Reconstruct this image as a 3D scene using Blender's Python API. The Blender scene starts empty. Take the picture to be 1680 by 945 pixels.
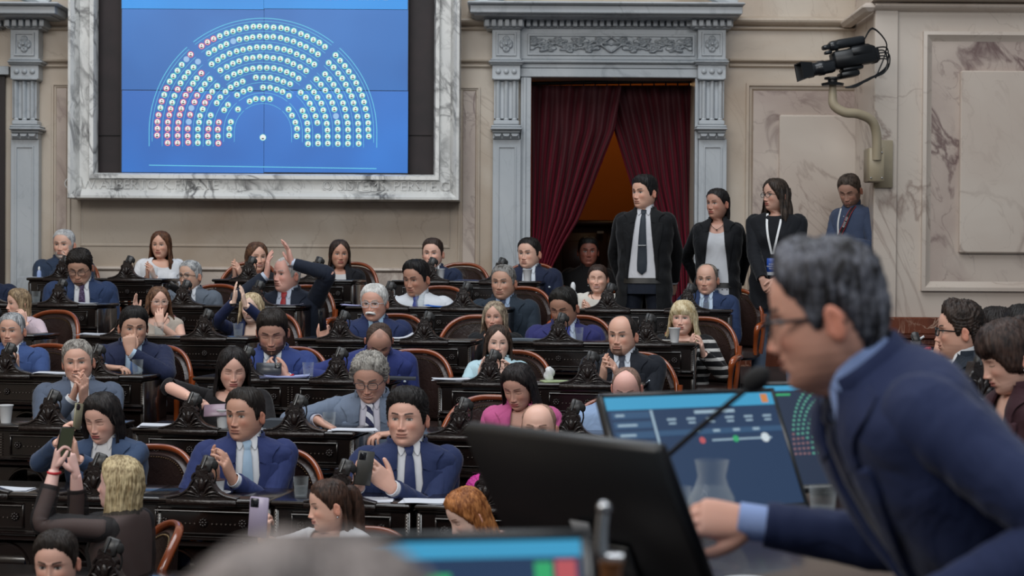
import bpy, math, random
import numpy as np
from mathutils import Vector, Matrix

random.seed(7)
SC = bpy.context.scene
COL = SC.collection
FPX = 2800.0
CAM = np.array([0.0, 0.0, 1.83])
PI = math.pi
R_ = math.radians

def rx(t):
    c, s = math.cos(t), math.sin(t); return np.array([[1,0,0],[0,c,-s],[0,s,c]])
def ry(t):
    c, s = math.cos(t), math.sin(t); return np.array([[c,0,s],[0,1,0],[-s,0,c]])
def rz(t):
    c, s = math.cos(t), math.sin(t); return np.array([[c,-s,0],[s,c,0],[0,0,1]])

CAMR = rx(PI/2 - math.atan(32.5/FPX)) @ rz(0.006)
def W(px, py, Y):
    """world point that stands at depth Y and was measured at (px, py) in the photograph"""
    d = CAMR @ np.array([(px-840)/FPX, (472.5-py)/FPX, -1.0])
    return CAM + d*(Y/d[1])

def lin(c):
    return tuple(((x/12.92) if x <= 0.04045 else ((x+0.055)/1.055)**2.4) for x in c)
def hx(h):
    return lin(tuple(int(h[i:i+2], 16)/255 for i in (0, 2, 4)))

# ------------------------------------------------------------------ geometry
class Geo:
    def __init__(s):
        s.v = []; s.f = []; s.m = []; s.c = []; s.n = 0; s.mi = 0
    def add(s, V, F, col=None):
        V = np.asarray(V, float).reshape(-1, 3)
        s.v.append(V)
        n = s.n
        s.f += [tuple(i+n for i in q) for q in F]
        s.m += [s.mi]*len(F)
        if col is None: col = np.tile(np.array([1,1,1.0]), (len(V), 1))
        s.c.append(np.asarray(col, float).reshape(-1, 3))
        s.n += len(V)
        return s
    def arr(s):
        return np.concatenate(s.v) if s.v else np.zeros((0, 3))
    # ---- shapes
    def grid(s, P, closed_u=False, closed_v=False, cap0=False, cap1=False, col=None, flip=False, keep=None):
        P = np.asarray(P, float); n, m = P.shape[:2]
        F = []
        for i in range(n if closed_v else n-1):
            i2 = (i+1) % n
            for j in range(m if closed_u else m-1):
                j2 = (j+1) % m
                if keep is not None and not keep[i, j]: continue
                q = (i*m+j, i*m+j2, i2*m+j2, i2*m+j)
                F.append(q[::-1] if flip else q)
        if cap0: F.append(tuple(range(m))[::-1] if not flip else tuple(range(m)))
        if cap1:
            t = tuple((n-1)*m+j for j in range(m)); F.append(t if not flip else t[::-1])
        return s.add(P.reshape(-1, 3), F, None if col is None else np.asarray(col).reshape(-1, 3))
    def box(s, x0, x1, y0, y1, z0, z1, bev=0.0):
        if x1 < x0: x0, x1 = x1, x0
        if y1 < y0: y0, y1 = y1, y0
        if z1 < z0: z0, z1 = z1, z0
        b = min(bev, (x1-x0)*.45, (y1-y0)*.45, (z1-z0)*.45)
        if b <= 0:
            V = [(x, y, z) for z in (z0, z1) for y in (y0, y1) for x in (x0, x1)]
            return s.add(V, [(0,2,3,1),(4,5,7,6),(0,1,5,4),(2,6,7,3),(0,4,6,2),(1,3,7,5)])
        lv = [(z0, b), (z0+b, 0), (z1-b, 0), (z1, b)]
        P = []
        for z, i in lv:
            X0, X1, Y0, Y1 = x0+i, x1-i, y0+i, y1-i
            c = b*.6
            P.append([(X0+c,Y0,z),(X1-c,Y0,z),(X1,Y0+c,z),(X1,Y1-c,z),(X1-c,Y1,z),(X0+c,Y1,z),(X0,Y1-c,z),(X0,Y0+c,z)])
        return s.grid(P, closed_u=True, cap0=True, cap1=True)
    def loft(s, rings, cap=True, col=None, flip=False):
        return s.grid(rings, closed_u=True, cap0=cap, cap1=cap, col=col, flip=flip)
    def tube(s, pts, rad, seg=10, cap=True, sm=0, flat=1.0, up=None):
        pts = np.asarray(pts, float)
        rad = np.full(len(pts), rad, float) if np.isscalar(rad) else np.asarray(rad, float)
        if sm:
            pts, rad = catmull(pts, rad, sm)
        fr = frames(pts, up)
        a = np.linspace(0, 2*PI, seg, endpoint=False)
        P = np.array([p + r*(np.outer(np.cos(a), u) + flat*np.outer(np.sin(a), w)) for p, r, (u, w) in zip(pts, rad, fr)])
        return s.grid(P, closed_u=True, cap0=cap, cap1=cap)
    def lathe(s, prof, c=(0,0,0), seg=24, R=None):
        a = np.linspace(0, 2*PI, seg, endpoint=False)
        P = np.array([[(r*math.cos(t), r*math.sin(t), z) for t in a] for r, z in prof])
        if R is not None: P = P @ np.asarray(R).T
        P = P + np.array(c)
        return s.grid(P, closed_u=True, cap0=prof[0][0] > 1e-5, cap1=prof[-1][0] > 1e-5)
    def ball(s, c, r, seg=14, rings=9, R=None):
        r = (r, r, r) if np.isscalar(r) else r
        t = np.linspace(0, PI, rings); a = np.linspace(0, 2*PI, seg, endpoint=False)
        P = np.array([[(math.sin(q)*math.cos(b)*r[0], math.sin(q)*math.sin(b)*r[1], -math.cos(q)*r[2]) for b in a] for q in t])
        if R is not None: P = P @ np.asarray(R).T
        return s.grid(P + np.array(c), closed_u=True)
    def prism(s, poly, y0, y1):
        """poly: list of (x, z), extruded from y0 to y1"""
        n = len(poly)
        V = [(x, y0, z) for x, z in poly] + [(x, y1, z) for x, z in poly]
        F = [tuple(range(n)), tuple(range(2*n-1, n-1, -1))]
        F += [(i, n+i, n+(i+1) % n, (i+1) % n) for i in range(n)]
        return s.add(V, F)
    def quad(s, a, b, c, d):
        return s.add([a, b, c, d], [(0, 1, 2, 3)])
    def xf(s, R=None, t=None, start=0):
        for i in range(start, len(s.v)):
            if R is not None: s.v[i] = s.v[i] @ np.asarray(R).T
            if t is not None: s.v[i] = s.v[i] + np.asarray(t)
        return s

def catmull(pts, rad, k):
    n = len(pts); P = []; Q = []
    for i in range(n-1):
        p0 = pts[max(i-1, 0)]; p1 = pts[i]; p2 = pts[i+1]; p3 = pts[min(i+2, n-1)]
        for j in range(k):
            t = j/k
            P.append(.5*((2*p1)+(-p0+p2)*t+(2*p0-5*p1+4*p2-p3)*t*t+(-p0+3*p1-3*p2+p3)*t**3))
            Q.append(rad[i]*(1-t)+rad[i+1]*t)
    P.append(pts[-1]); Q.append(rad[-1])
    return np.array(P), np.array(Q)

def frames(pts, up=None):
    T = np.gradient(pts, axis=0); T /= np.linalg.norm(T, axis=1)[:, None]+1e-12
    u = np.array(up if up is not None else (0, 0, 1.0), float)
    if abs(u @ T[0]) > .95: u = np.array([1.0, 0, 0])
    out = []
    for t in T:
        u = u - (u @ t)*t; u /= np.linalg.norm(u)+1e-12
        out.append((u.copy(), np.cross(t, u)))
    return out

def ss(x, a=0.0, b=1.0):
    t = np.clip((x-a)/(b-a), 0, 1); return t*t*(3-2*t)
def g(x, s): return np.exp(-(x/s)**2)
def wob(x, y, z, sd=0.0):
    """smooth pseudo noise in about -1..1"""
    return (np.sin(x*1.7+y*2.3+sd)+np.sin(y*1.9-z*2.7+1.3*sd+2)+np.sin(z*2.1+x*3.1+.7*sd+4)+np.sin((x+y+z)*1.3+sd*2.1))/4

# ------------------------------------------------------------------ objects
def props(o, label=None, cat=None, group=None, kind=None):
    if label: o['label'] = label
    if cat: o['category'] = cat
    if group: o['group'] = group
    if kind: o['kind'] = kind
    return o

def empty(name, loc=(0,0,0), label=None, cat=None, group=None, rotz=0.0):
    o = bpy.data.objects.new(name, None); COL.objects.link(o)
    o.location = tuple(map(float, loc)); o.rotation_euler = (0, 0, rotz); o.empty_display_size = .05
    return props(o, label, cat, group)

def obj(name, geo, mats, parent=None, smooth=True, world=True, auto=None, color=False):
    """links the collected geometry as ONE mesh object; world=True: vertices are in world space"""
    V = geo.arr().copy()
    q = parent if world else None
    while q is not None: V -= np.array(q.location); q = q.parent
    me = bpy.data.meshes.new(name)
    me.from_pydata(V.tolist(), [], geo.f)
    if not isinstance(mats, (list, tuple)): mats = [mats]
    for m in mats: me.materials.append(m)
    if len(mats) > 1: me.polygons.foreach_set('material_index', np.array(geo.m, dtype=np.int32))
    if color:
        ca = me.color_attributes.new('Col', 'FLOAT_COLOR', 'POINT')
        c = np.ones((len(V), 4)); c[:, :3] = np.concatenate(geo.c)
        ca.data.foreach_set('color', c.ravel())
    if smooth:
        me.polygons.foreach_set('use_smooth', np.ones(len(me.polygons), dtype=bool))
        if auto is None and not color and name not in ('hair', 'jacket', 'curtain'): auto = 50
        if auto is not None:
            try: me.set_sharp_from_angle(angle=R_(auto))
            except Exception: pass
    me.update()
    o = bpy.data.objects.new(name, me); COL.objects.link(o)
    if parent is not None: o.parent = parent
    return o

def struct(name, geo, mats, smooth=False, auto=30):
    o = obj(name, geo, mats, None, smooth=True, auto=auto); o['kind'] = 'structure'; return o

def copy_tree(o, parent=None):
    c = o.copy(); COL.objects.link(c)
    if parent is not None: c.parent = parent
    for ch in list(o.children): copy_tree(ch, c)
    return c

def text_geo(body, size, font_align='CENTER', extrude=0.001):
    """letters as flat mesh, x right, y up, centred -> Geo in XY plane"""
    cu = bpy.data.curves.new('t', 'FONT'); cu.body = body; cu.size = size; cu.extrude = extrude
    cu.align_x = font_align; cu.align_y = 'CENTER'; cu.resolution_u = 2
    o = bpy.data.objects.new('t', cu); COL.objects.link(o)
    dg = bpy.context.evaluated_depsgraph_get()
    me = bpy.data.meshes.new_from_object(o.evaluated_get(dg))
    V = np.array([v.co[:] for v in me.vertices]).reshape(-1, 3); F = [tuple(p.vertices) for p in me.polygons]
    bpy.data.objects.remove(o); bpy.data.curves.remove(cu); bpy.data.meshes.remove(me)
    return Geo().add(V, F)

def remeshed(geo, voxel, smooth=3, fac=.5):
    me = bpy.data.meshes.new('tmp'); me.from_pydata(geo.arr().tolist(), [], geo.f)
    o = bpy.data.objects.new('tmp', me); COL.objects.link(o)
    m = o.modifiers.new('r', 'REMESH'); m.mode = 'VOXEL'; m.voxel_size = voxel
    if smooth:
        k = o.modifiers.new('s', 'SMOOTH'); k.factor = fac; k.iterations = smooth
    dg = bpy.context.evaluated_depsgraph_get(); dg.update()
    e = bpy.data.meshes.new_from_object(o.evaluated_get(dg))
    n = len(e.vertices); V = np.empty(n*3); e.vertices.foreach_get('co', V)
    F = [tuple(p.vertices) for p in e.polygons]
    bpy.data.objects.remove(o); bpy.data.meshes.remove(me); bpy.data.meshes.remove(e)
    return V.reshape(-1, 3), F

# ------------------------------------------------------------------ materials
_M = {}
def nt(name):
    m = bpy.data.materials.new(name); m.use_nodes = True
    t = m.node_tree; b = t.nodes['Principled BSDF']
    return m, t, b
def mat(name, color, rough=.5, metal=0.0, emit=None, es=1.0, spec=None, coat=0.0, alpha=None, trans=0.0, ior=None, bump=None, vary=None, sheen=0.0):
    """bump=(scale, strength, distance); vary=(scale, amount, second colour)"""
    if name in _M: return _M[name]
    m, t, b = nt(name)
    b.inputs['Base Color'].default_value = (*color, 1)
    b.inputs['Roughness'].default_value = rough; b.inputs['Metallic'].default_value = metal
    if spec is not None: b.inputs['Specular IOR Level'].default_value = spec
    if coat: b.inputs['Coat Weight'].default_value = coat; b.inputs['Coat Roughness'].default_value = .12
    if emit: b.inputs['Emission Color'].default_value = (*emit, 1); b.inputs['Emission Strength'].default_value = es
    if alpha is not None: b.inputs['Alpha'].default_value = alpha
    if trans: b.inputs['Transmission Weight'].default_value = trans
    if ior: b.inputs['IOR'].default_value = ior
    if sheen: b.inputs['Sheen Weight'].default_value = sheen
    if bump or vary:
        tc = t.nodes.new('ShaderNodeTexCoord')
    if bump:
        n = t.nodes.new('ShaderNodeTexNoise'); n.inputs['Scale'].default_value = bump[0]; n.inputs['Detail'].default_value = 3
        n.inputs['Distortion'].default_value = .8
        t.links.new(tc.outputs['Object'], n.inputs['Vector'])
        k = t.nodes.new('ShaderNodeBump'); k.inputs['Strength'].default_value = bump[1]; k.inputs['Distance'].default_value = bump[2]
        t.links.new(n.outputs['Fac'], k.inputs['Height']); t.links.new(k.outputs['Normal'], b.inputs['Normal'])
    if vary:
        n = t.nodes.new('ShaderNodeTexNoise'); n.inputs['Scale'].default_value = vary[0]; n.inputs['Detail'].default_value = 4
        t.links.new(tc.outputs['Object'], n.inputs['Vector'])
        mx = t.nodes.new('ShaderNodeMix'); mx.data_type = 'RGBA'
        mx.inputs[6].default_value = (*color, 1); mx.inputs[7].default_value = (*vary[2], 1)
        mp = t.nodes.new('ShaderNodeMapRange'); mp.inputs[1].default_value = .35; mp.inputs[2].default_value = .65; mp.inputs[4].default_value = vary[1]
        t.links.new(n.outputs['Fac'], mp.inputs[0]); t.links.new(mp.outputs[0], mx.inputs[0])
        t.links.new(mx.outputs[2], b.inputs['Base Color'])
    _M[name] = m
    return m

def marble(name, base, second, vein, scale=1.2, vw=.035, vein_amt=.8, rough=.32, seed=0.0, stain=.5, vscale=1.0, bump=.05):
    if name in _M: return _M[name]
    m, t, b = nt(name); N = t.nodes.new; L = t.links.new
    tc = N('ShaderNodeTexCoord'); mp = N('ShaderNodeMapping'); mp.inputs['Location'].default_value = (seed, seed*.7, seed*1.3)
    mp.inputs['Rotation'].default_value = (.3, .5, .4)
    L(tc.outputs['Object'], mp.inputs['Vector'])
    n1 = N('ShaderNodeTexNoise'); n1.inputs['Scale'].default_value = scale; n1.inputs['Detail'].default_value = 5; n1.inputs['Distortion'].default_value = .6
    L(mp.outputs[0], n1.inputs['Vector'])
    r1 = N('ShaderNodeMapRange'); r1.inputs[1].default_value = .38; r1.inputs[2].default_value = .66; r1.inputs[4].default_value = stain
    L(n1.outputs['Fac'], r1.inputs[0])
    mx = N('ShaderNodeMix'); mx.data_type = 'RGBA'; mx.inputs[6].default_value = (*base, 1); mx.inputs[7].default_value = (*second, 1)
    L(r1.outputs[0], mx.inputs[0])
    cur = mx.outputs[2]
    for k, (sc, wd, am) in enumerate(((scale*1.4*vscale, vw, vein_amt), (scale*4.3*vscale, vw*.8, vein_amt*.45))):
        n2 = N('ShaderNodeTexNoise'); n2.inputs['Scale'].default_value = sc; n2.inputs['Detail'].default_value = 6; n2.inputs['Distortion'].default_value = 1.6
        m2 = N('ShaderNodeMapping'); m2.inputs['Location'].default_value = (seed+k*3.3, 1, 2); m2.inputs['Scale'].default_value = (1, 1, .55)
        L(mp.outputs[0], m2.inputs['Vector']); L(m2.outputs[0], n2.inputs['Vector'])
        s1 = N('ShaderNodeMath'); s1.operation = 'SUBTRACT'; s1.inputs[1].default_value = .5; L(n2.outputs['Fac'], s1.inputs[0])
        s2 = N('ShaderNodeMath'); s2.operation = 'ABSOLUTE'; L(s1.outputs[0], s2.inputs[0])
        r2 = N('ShaderNodeMapRange'); r2.inputs[1].default_value = 0; r2.inputs[2].default_value = wd; r2.inputs[3].default_value = am; r2.inputs[4].default_value = 0
        L(s2.outputs[0], r2.inputs[0])
        n3 = N('ShaderNodeTexNoise'); n3.inputs['Scale'].default_value = sc*.8; L(m2.outputs[0], n3.inputs['Vector'])
        r3 = N('ShaderNodeMapRange'); r3.inputs[1].default_value = .42; r3.inputs[2].default_value = .62; L(n3.outputs['Fac'], r3.inputs[0])
        mu = N('ShaderNodeMath'); mu.operation = 'MULTIPLY'; L(r2.outputs[0], mu.inputs[0]); L(r3.outputs[0], mu.inputs[1])
        m3 = N('ShaderNodeMix'); m3.data_type = 'RGBA'; m3.inputs[7].default_value = (*vein, 1)
        L(mu.outputs[0], m3.inputs[0]); L(cur, m3.inputs[6]); cur = m3.outputs[2]
    L(cur, b.inputs['Base Color']); b.inputs['Roughness'].default_value = rough
    if bump:
        bp = N('ShaderNodeBump'); bp.inputs['Strength'].default_value = bump; bp.inputs['Distance'].default_value = .01
        L(n1.outputs['Fac'], bp.inputs['Height']); L(bp.outputs[0], b.inputs['Normal'])
    _M[name] = m
    return m

def hair_mat(c1, c2=None, amt=.5):
    c2 = c2 or tuple(min(1, x*1.9+.004) for x in c1)
    key = 'hair_%s_%s_%.2f' % (tuple(round(x, 3) for x in c1), tuple(round(x, 3) for x in c2), amt)
    if key in _M: return _M[key]
    m, t, b = nt('hair'); N = t.nodes.new; L = t.links.new
    tc = N('ShaderNodeTexCoord'); mp = N('ShaderNodeMapping'); mp.inputs['Scale'].default_value = (150, 150, 14)
    L(tc.outputs['Object'], mp.inputs[0])
    n = N('ShaderNodeTexNoise'); n.inputs['Scale'].default_value = 1.0; n.inputs['Detail'].default_value = 3; L(mp.outputs[0], n.inputs['Vector'])
    n2 = N('ShaderNodeTexNoise'); n2.inputs['Scale'].default_value = 26; L(tc.outputs['Object'], n2.inputs['Vector'])
    ad = N('ShaderNodeMath'); ad.operation = 'ADD'; L(n.outputs['Fac'], ad.inputs[0]); L(n2.outputs['Fac'], ad.inputs[1])
    mr = N('ShaderNodeMapRange'); mr.inputs[1].default_value = .8; mr.inputs[2].default_value = 1.2; mr.inputs[3].default_value = 0; mr.inputs[4].default_value = 1
    L(ad.outputs[0], mr.inputs[0])
    pw = N('ShaderNodeMath'); pw.operation = 'POWER'; pw.inputs[1].default_value = .5/max(amt, .05); L(mr.outputs[0], pw.inputs[0])
    mx = N('ShaderNodeMix'); mx.data_type = 'RGBA'; mx.inputs[6].default_value = (*c1, 1); mx.inputs[7].default_value = (*c2, 1)
    L(pw.outputs[0], mx.inputs[0]); L(mx.outputs[2], b.inputs['Base Color'])
    b.inputs['Roughness'].default_value = .5; b.inputs['Specular IOR Level'].default_value = .25
    bp = N('ShaderNodeBump'); bp.inputs['Strength'].default_value = .55; bp.inputs['Distance'].default_value = .004
    L(n.outputs['Fac'], bp.inputs['Height']); L(bp.outputs[0], b.inputs['Normal'])
    _M[key] = m
    return m

def cloth(c, kind='plain', c2=None, rough=.82, wr=.45):
    key = 'cloth_%s_%s_%s' % (tuple(round(x, 3) for x in c), kind, None if c2 is None else tuple(round(x, 3) for x in c2))
    if key in _M: return _M[key]
    m, t, b = nt('fabric'); N = t.nodes.new; L = t.links.new
    _l = sum(c)/3; c = tuple(x*.80+_l*.20 for x in c)
    b.inputs['Base Color'].default_value = (*c, 1); b.inputs['Roughness'].default_value = rough
    b.inputs['Specular IOR Level'].default_value = .25; b.inputs['Sheen Weight'].default_value = .12; b.inputs['Sheen Roughness'].default_value = .4
    tc = N('ShaderNodeTexCoord')
    mp = N('ShaderNodeMapping'); mp.inputs['Scale'].default_value = (1, 1, .55); mp.inputs['Rotation'].default_value = (0, .5, 0); L(tc.outputs['Object'], mp.inputs[0])
    n = N('ShaderNodeTexNoise'); n.inputs['Scale'].default_value = 9; n.inputs['Detail'].default_value = 2.5; n.inputs['Distortion'].default_value = 1.2
    L(mp.outputs[0], n.inputs['Vector'])
    bp = N('ShaderNodeBump'); bp.inputs['Strength'].default_value = wr; bp.inputs['Distance'].default_value = .03
    L(n.outputs['Fac'], bp.inputs['Height']); L(bp.outputs[0], b.inputs['Normal'])
    if kind in ('stripe', 'hstripe', 'dots'):
        w = N('ShaderNodeTexWave'); w.bands_direction = 'DIAGONAL' if kind == 'stripe' else 'Z'
        w.inputs['Scale'].default_value = 9 if kind == 'stripe' else 5.5
        if kind == 'hstripe': w.inputs['Distortion'].default_value = 1.0
        if kind == 'dots':
            w = N('ShaderNodeTexVoronoi'); w.inputs['Scale'].default_value = 130
        L(tc.outputs['Object'], w.inputs['Vector'])
        cr = N('ShaderNodeValToRGB'); cr.color_ramp.interpolation = 'CONSTANT' if kind != 'dots' else 'LINEAR'
        e = cr.color_ramp.elements
        if kind == 'dots': e[0].position = .15; e[0].color = (*c2, 1); e[1].position = .4; e[1].color = (*c, 1)
        else: e[0].position = 0; e[0].color = (*c, 1); e[1].position = .5 if kind == 'stripe' else .72; e[1].color = (*c2, 1)
        L(w.outputs[0], cr.inputs[0]); L(cr.outputs[0], b.inputs['Base Color'])
    _M[key] = m
    return m

def skin_mat():
    if 'skin' in _M: return _M['skin']
    m, t, b = nt('skin'); N = t.nodes.new; L = t.links.new
    a = N('ShaderNodeAttribute'); a.attribute_name = 'Col'
    L(a.outputs['Color'], b.inputs['Base Color'])
    b.inputs['Roughness'].default_value = .46; b.inputs['Specular IOR Level'].default_value = .4
    b.inputs['Subsurface Weight'].default_value = .06; b.inputs['Subsurface Radius'].default_value = (1, .35, .2); b.inputs['Subsurface Scale'].default_value = .006
    tc = N('ShaderNodeTexCoord')
    n = N('ShaderNodeTexNoise'); n.inputs['Scale'].default_value = 160; L(tc.outputs['Object'], n.inputs['Vector'])
    bp = N('ShaderNodeBump'); bp.inputs['Strength'].default_value = .12; bp.inputs['Distance'].default_value = .002
    L(n.outputs['Fac'], bp.inputs['Height']); L(bp.outputs[0], b.inputs['Normal'])
    _M['skin'] = m
    return m

def glass_mat():
    if 'glass' in _M: return _M['glass']
    m, t, b = nt('glass'); N = t.nodes.new; L = t.links.new
    out = [n for n in t.nodes if n.type == 'OUTPUT_MATERIAL'][0]
    b.inputs['Base Color'].default_value = (.75, .80, .83, 1); b.inputs['Roughness'].default_value = .08; b.inputs['Specular IOR Level'].default_value = .8
    tr = N('ShaderNodeBsdfTransparent'); tr.inputs[0].default_value = (.97, .98, .98, 1)
    lw = N('ShaderNodeLayerWeight'); lw.inputs[0].default_value = .35
    ad = N('ShaderNodeMath'); ad.operation = 'MULTIPLY_ADD'; ad.inputs[1].default_value = .22; ad.inputs[2].default_value = .02; L(lw.outputs['Facing'], ad.inputs[0])
    mx = N('ShaderNodeMixShader'); L(ad.outputs[0], mx.inputs[0]); L(tr.outputs[0], mx.inputs[1]); L(b.outputs[0], mx.inputs[2]); L(mx.outputs[0], out.inputs[0])
    _M['glass'] = m
    return m

# ------------------------------------------------------------------ camera and light
cd = bpy.data.cameras.new('camera'); cam = bpy.data.objects.new('camera', cd); COL.objects.link(cam)
M4 = np.eye(4); M4[:3, :3] = CAMR; M4[:3, 3] = CAM
cam.matrix_world = Matrix(M4.tolist())
cd.sensor_width = 36; cd.lens = FPX*36/1680; cd.clip_start = .05; cd.clip_end = 200
cd.dof.use_dof = True; cd.dof.focus_distance = 10.0; cd.dof.aperture_fstop = 4.4
SC.camera = cam
SC.view_settings.view_transform = 'Standard'; SC.view_settings.look = 'None'
SC.view_settings.gamma = 1; SC.view_settings.use_curve_mapping = False; SC.view_settings.exposure = -0.12
wd = bpy.data.worlds.new('world'); SC.world = wd; wd.use_nodes = True
wd.node_tree.nodes['Background'].inputs[0].default_value = (.80, .90, 1.0, 1)
wd.node_tree.nodes['Background'].inputs[1].default_value = .24
def area(name, loc, tgt, size, power, color):
    l = bpy.data.lights.new(name, 'AREA'); l.shape = 'RECTANGLE'; l.size = size[0]; l.size_y = size[1]; l.energy = power; l.color = color
    o = bpy.data.objects.new(name, l); COL.objects.link(o); o.location = loc
    d = Vector(tgt)-Vector(loc); o.rotation_euler = d.to_track_quat('-Z', 'Y').to_euler()
    return o
area('skylight_lamp', (-1.5, 8.5, 10.5), (-1, 10.5, 1), (9, 7), 840, (.92, .96, 1.0))
area('front_fill_lamp', (-4.5, .5, 6.5), (-.5, 10, 1.2), (6, 3), 400, (1.0, .97, .93))  # unseen front light, raised to soften overhead shading on faces
area('front_fill_lamp', (3.0, .5, 7.0), (1.0, 11, 1.2), (4, 2.5), 230, (.96, .98, 1.0))  # unseen fill lamp added to brighten cups and faces at right
# ================================================================== the hall
WY = 15.7
M_cream = marble('cream_marble', hx('c4b8a9'), hx('a8937e'), hx('7d6654'), scale=.9, vw=.011, vein_amt=.3, seed=2, stain=.85)
M_panel = marble('pink_marble', hx('c4b6aa'), hx('a38f87'), hx('5f4645'), scale=1.0, vw=.04, vein_amt=.85, seed=5, stain=.8)
M_pale = marble('pale_marble', hx('cdc1b5'), hx('b8a699'), hx('74594e'), scale=.6, vw=.016, vein_amt=.6, seed=9, stain=.7)
M_white = marble('white_veined_marble', hx('d9d9d6'), hx('bfc0bf'), hx('4c4c4e'), scale=1.7, vw=.055, vein_amt=.95, seed=4, stain=.5, vscale=1.1)
M_grey = marble('grey_marble', hx('b6bbbf'), hx('9fa6ac'), hx('6e757c'), scale=1.1, vw=.03, vein_amt=.45, seed=7, stain=.8)
M_red = marble('red_marble', hx('6e3a26'), hx('4a2418'), hx('c9a892'), scale=2.2, vw=.012, vein_amt=.9, seed=3, stain=.8, rough=.2)
M_redmold = marble('red_marble_dark', hx('5a3024'), hx('3b1d16'), hx('94705c'), scale=2.2, vw=.010, vein_amt=.5, seed=6, stain=.8, rough=.2)
M_black = mat('black_board', hx('2b2022'), .6, vary=(6, .7, hx('1b1517')))
M_dark = mat('plain_black', hx('0c0a0a'), .8)  # near black, for the thin strips beside the screen

def rect(x0, y0, x1, y1, Y):
    c = W((x0+x1)/2, (y0+y1)/2, Y); k = Y/FPX
    return c[0]-abs(x1-x0)*k/2, c[0]+abs(x1-x0)*k/2, c[2]-abs(y1-y0)*k/2, c[2]+abs(y1-y0)*k/2
def pbox(G, x0, y0, x1, y1, yf, yb, bev=.004):
    a, b, c, d = rect(x0, y0, x1, y1, yf); return G.box(a, b, yf, yb, c, d, bev)
def sweep(G, path, prof, closed=False):
    """path: (x,z) corners, prof: (outward, y); mitred moulding on the wall plane"""
    n = len(path); rings = []
    P = [np.array(p, float) for p in path]
    for i in range(n):
        a = P[i-1] if (i > 0 or closed) else None; c = P[(i+1) % n] if (i < n-1 or closed) else None
        def nrm(p, q): d = (q-p)/np.linalg.norm(q-p); return np.array([d[1], -d[0]])
        if a is None: m = nrm(P[i], c); k = 1
        elif c is None: m = nrm(a, P[i]); k = 1
        else:
            n1, n2 = nrm(a, P[i]), nrm(P[i], c); m = n1+n2; m /= np.linalg.norm(m); k = 1/max(.3, m @ n1)
        rings.append([(P[i][0]+m[0]*k*o, y, P[i][1]+m[1]*k*o) for o, y in prof])
    return G.grid(rings, closed_v=closed)
def rosette_relief(G, x0, x1, z0, z1, Y, depth, fn, nu, nv):
    """a carved panel: height field fn(u, v) in 0..1 over the rectangle"""
    u = np.linspace(-1, 1, nu); v = np.linspace(-1, 1, nv)
    U, V = np.meshgrid(u, v)
    H = fn(U, V)
    P = np.stack([x0+(U+1)/2*(x1-x0), Y-depth*H, z0+(V+1)/2*(z1-z0)], -1)
    return G.grid(P)
def flower(U, V):
    r = np.hypot(U, V); t = np.arctan2(V, U)
    a = ss(1.02*(.62+.36*np.abs(np.cos(2*t+PI/4*0))**.5)-r, 0, .10)*(.45+.35*np.abs(np.sin(4*t))+.2*np.cos(r*9))
    b = ss(.50+.1*np.cos(4*t)-r, 0, .1)*(.3+.2*np.cos(8*t))
    c = ss(.20-r, 0, .08)*.6
    return np.clip(a*.7+b+c, 0, 1.4)
def leaves(U, V):
    s = np.sign(U)+(U == 0); x = np.abs(U)*4.2
    H = np.zeros_like(U)
    rr = random.Random(4)
    for k in range(7):
        cx = .55+k*.56; cy = .35*(-1)**k
        dx = x-cx; dy = (V-cy)*1.0
        r = np.hypot(dx*1.5, dy*1.1); t = np.arctan2(dy, dx)
        H = np.maximum(H, ss(.62+.14*np.cos(5*t+k)-r, 0, .12)*(.75+.25*np.cos(r*14)*np.cos(5*t)))
        cy2 = -cy*1.2; r = np.hypot((x-cx-.2)*2, (V-cy2)*1.6); H = np.maximum(H, ss(.4-r, 0, .1)*.6)
    H = np.maximum(H, ss(.13-np.abs(V-.45*np.sin(x*2.6)), 0, .06)*.5)
    H = np.maximum(H, ss(.16-np.abs(np.abs(V)-(.9-np.abs(U)*7)), 0, .07)*.9*(np.abs(U) < .16))
    H = np.maximum(H, ss(.12-np.hypot(U*4.5, V+.82), 0, .05)*1.2)
    return H*ss(1-np.abs(V), 0, .06)*ss(1-np.abs(U), 0, .012)

# ---- back wall (opening for the curtained door)
a0, a1, _, ztop = rect(870, 127, 1139, 400, WY)
door_x0, door_x1 = a0, a1; door_top = rect(870, 127, 1139, 400, WY)[3]
Zf = 0.85                                # floor of the walkway at the foot of the wall
G = Geo()
G.box(-7.5, door_x0, WY, WY+.5, -.4, 8.0); G.box(door_x1, 5.2, WY, WY+.5, -.4, 8.0); G.box(door_x0, door_x1, WY, WY+.5, door_top, 8.0)
struct('wall_back', G, M_cream)
G = Geo(); G.box(-7.6, -7.4, -1, WY, -1.0, 8.0); struct('wall_left', G, M_cream)

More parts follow.
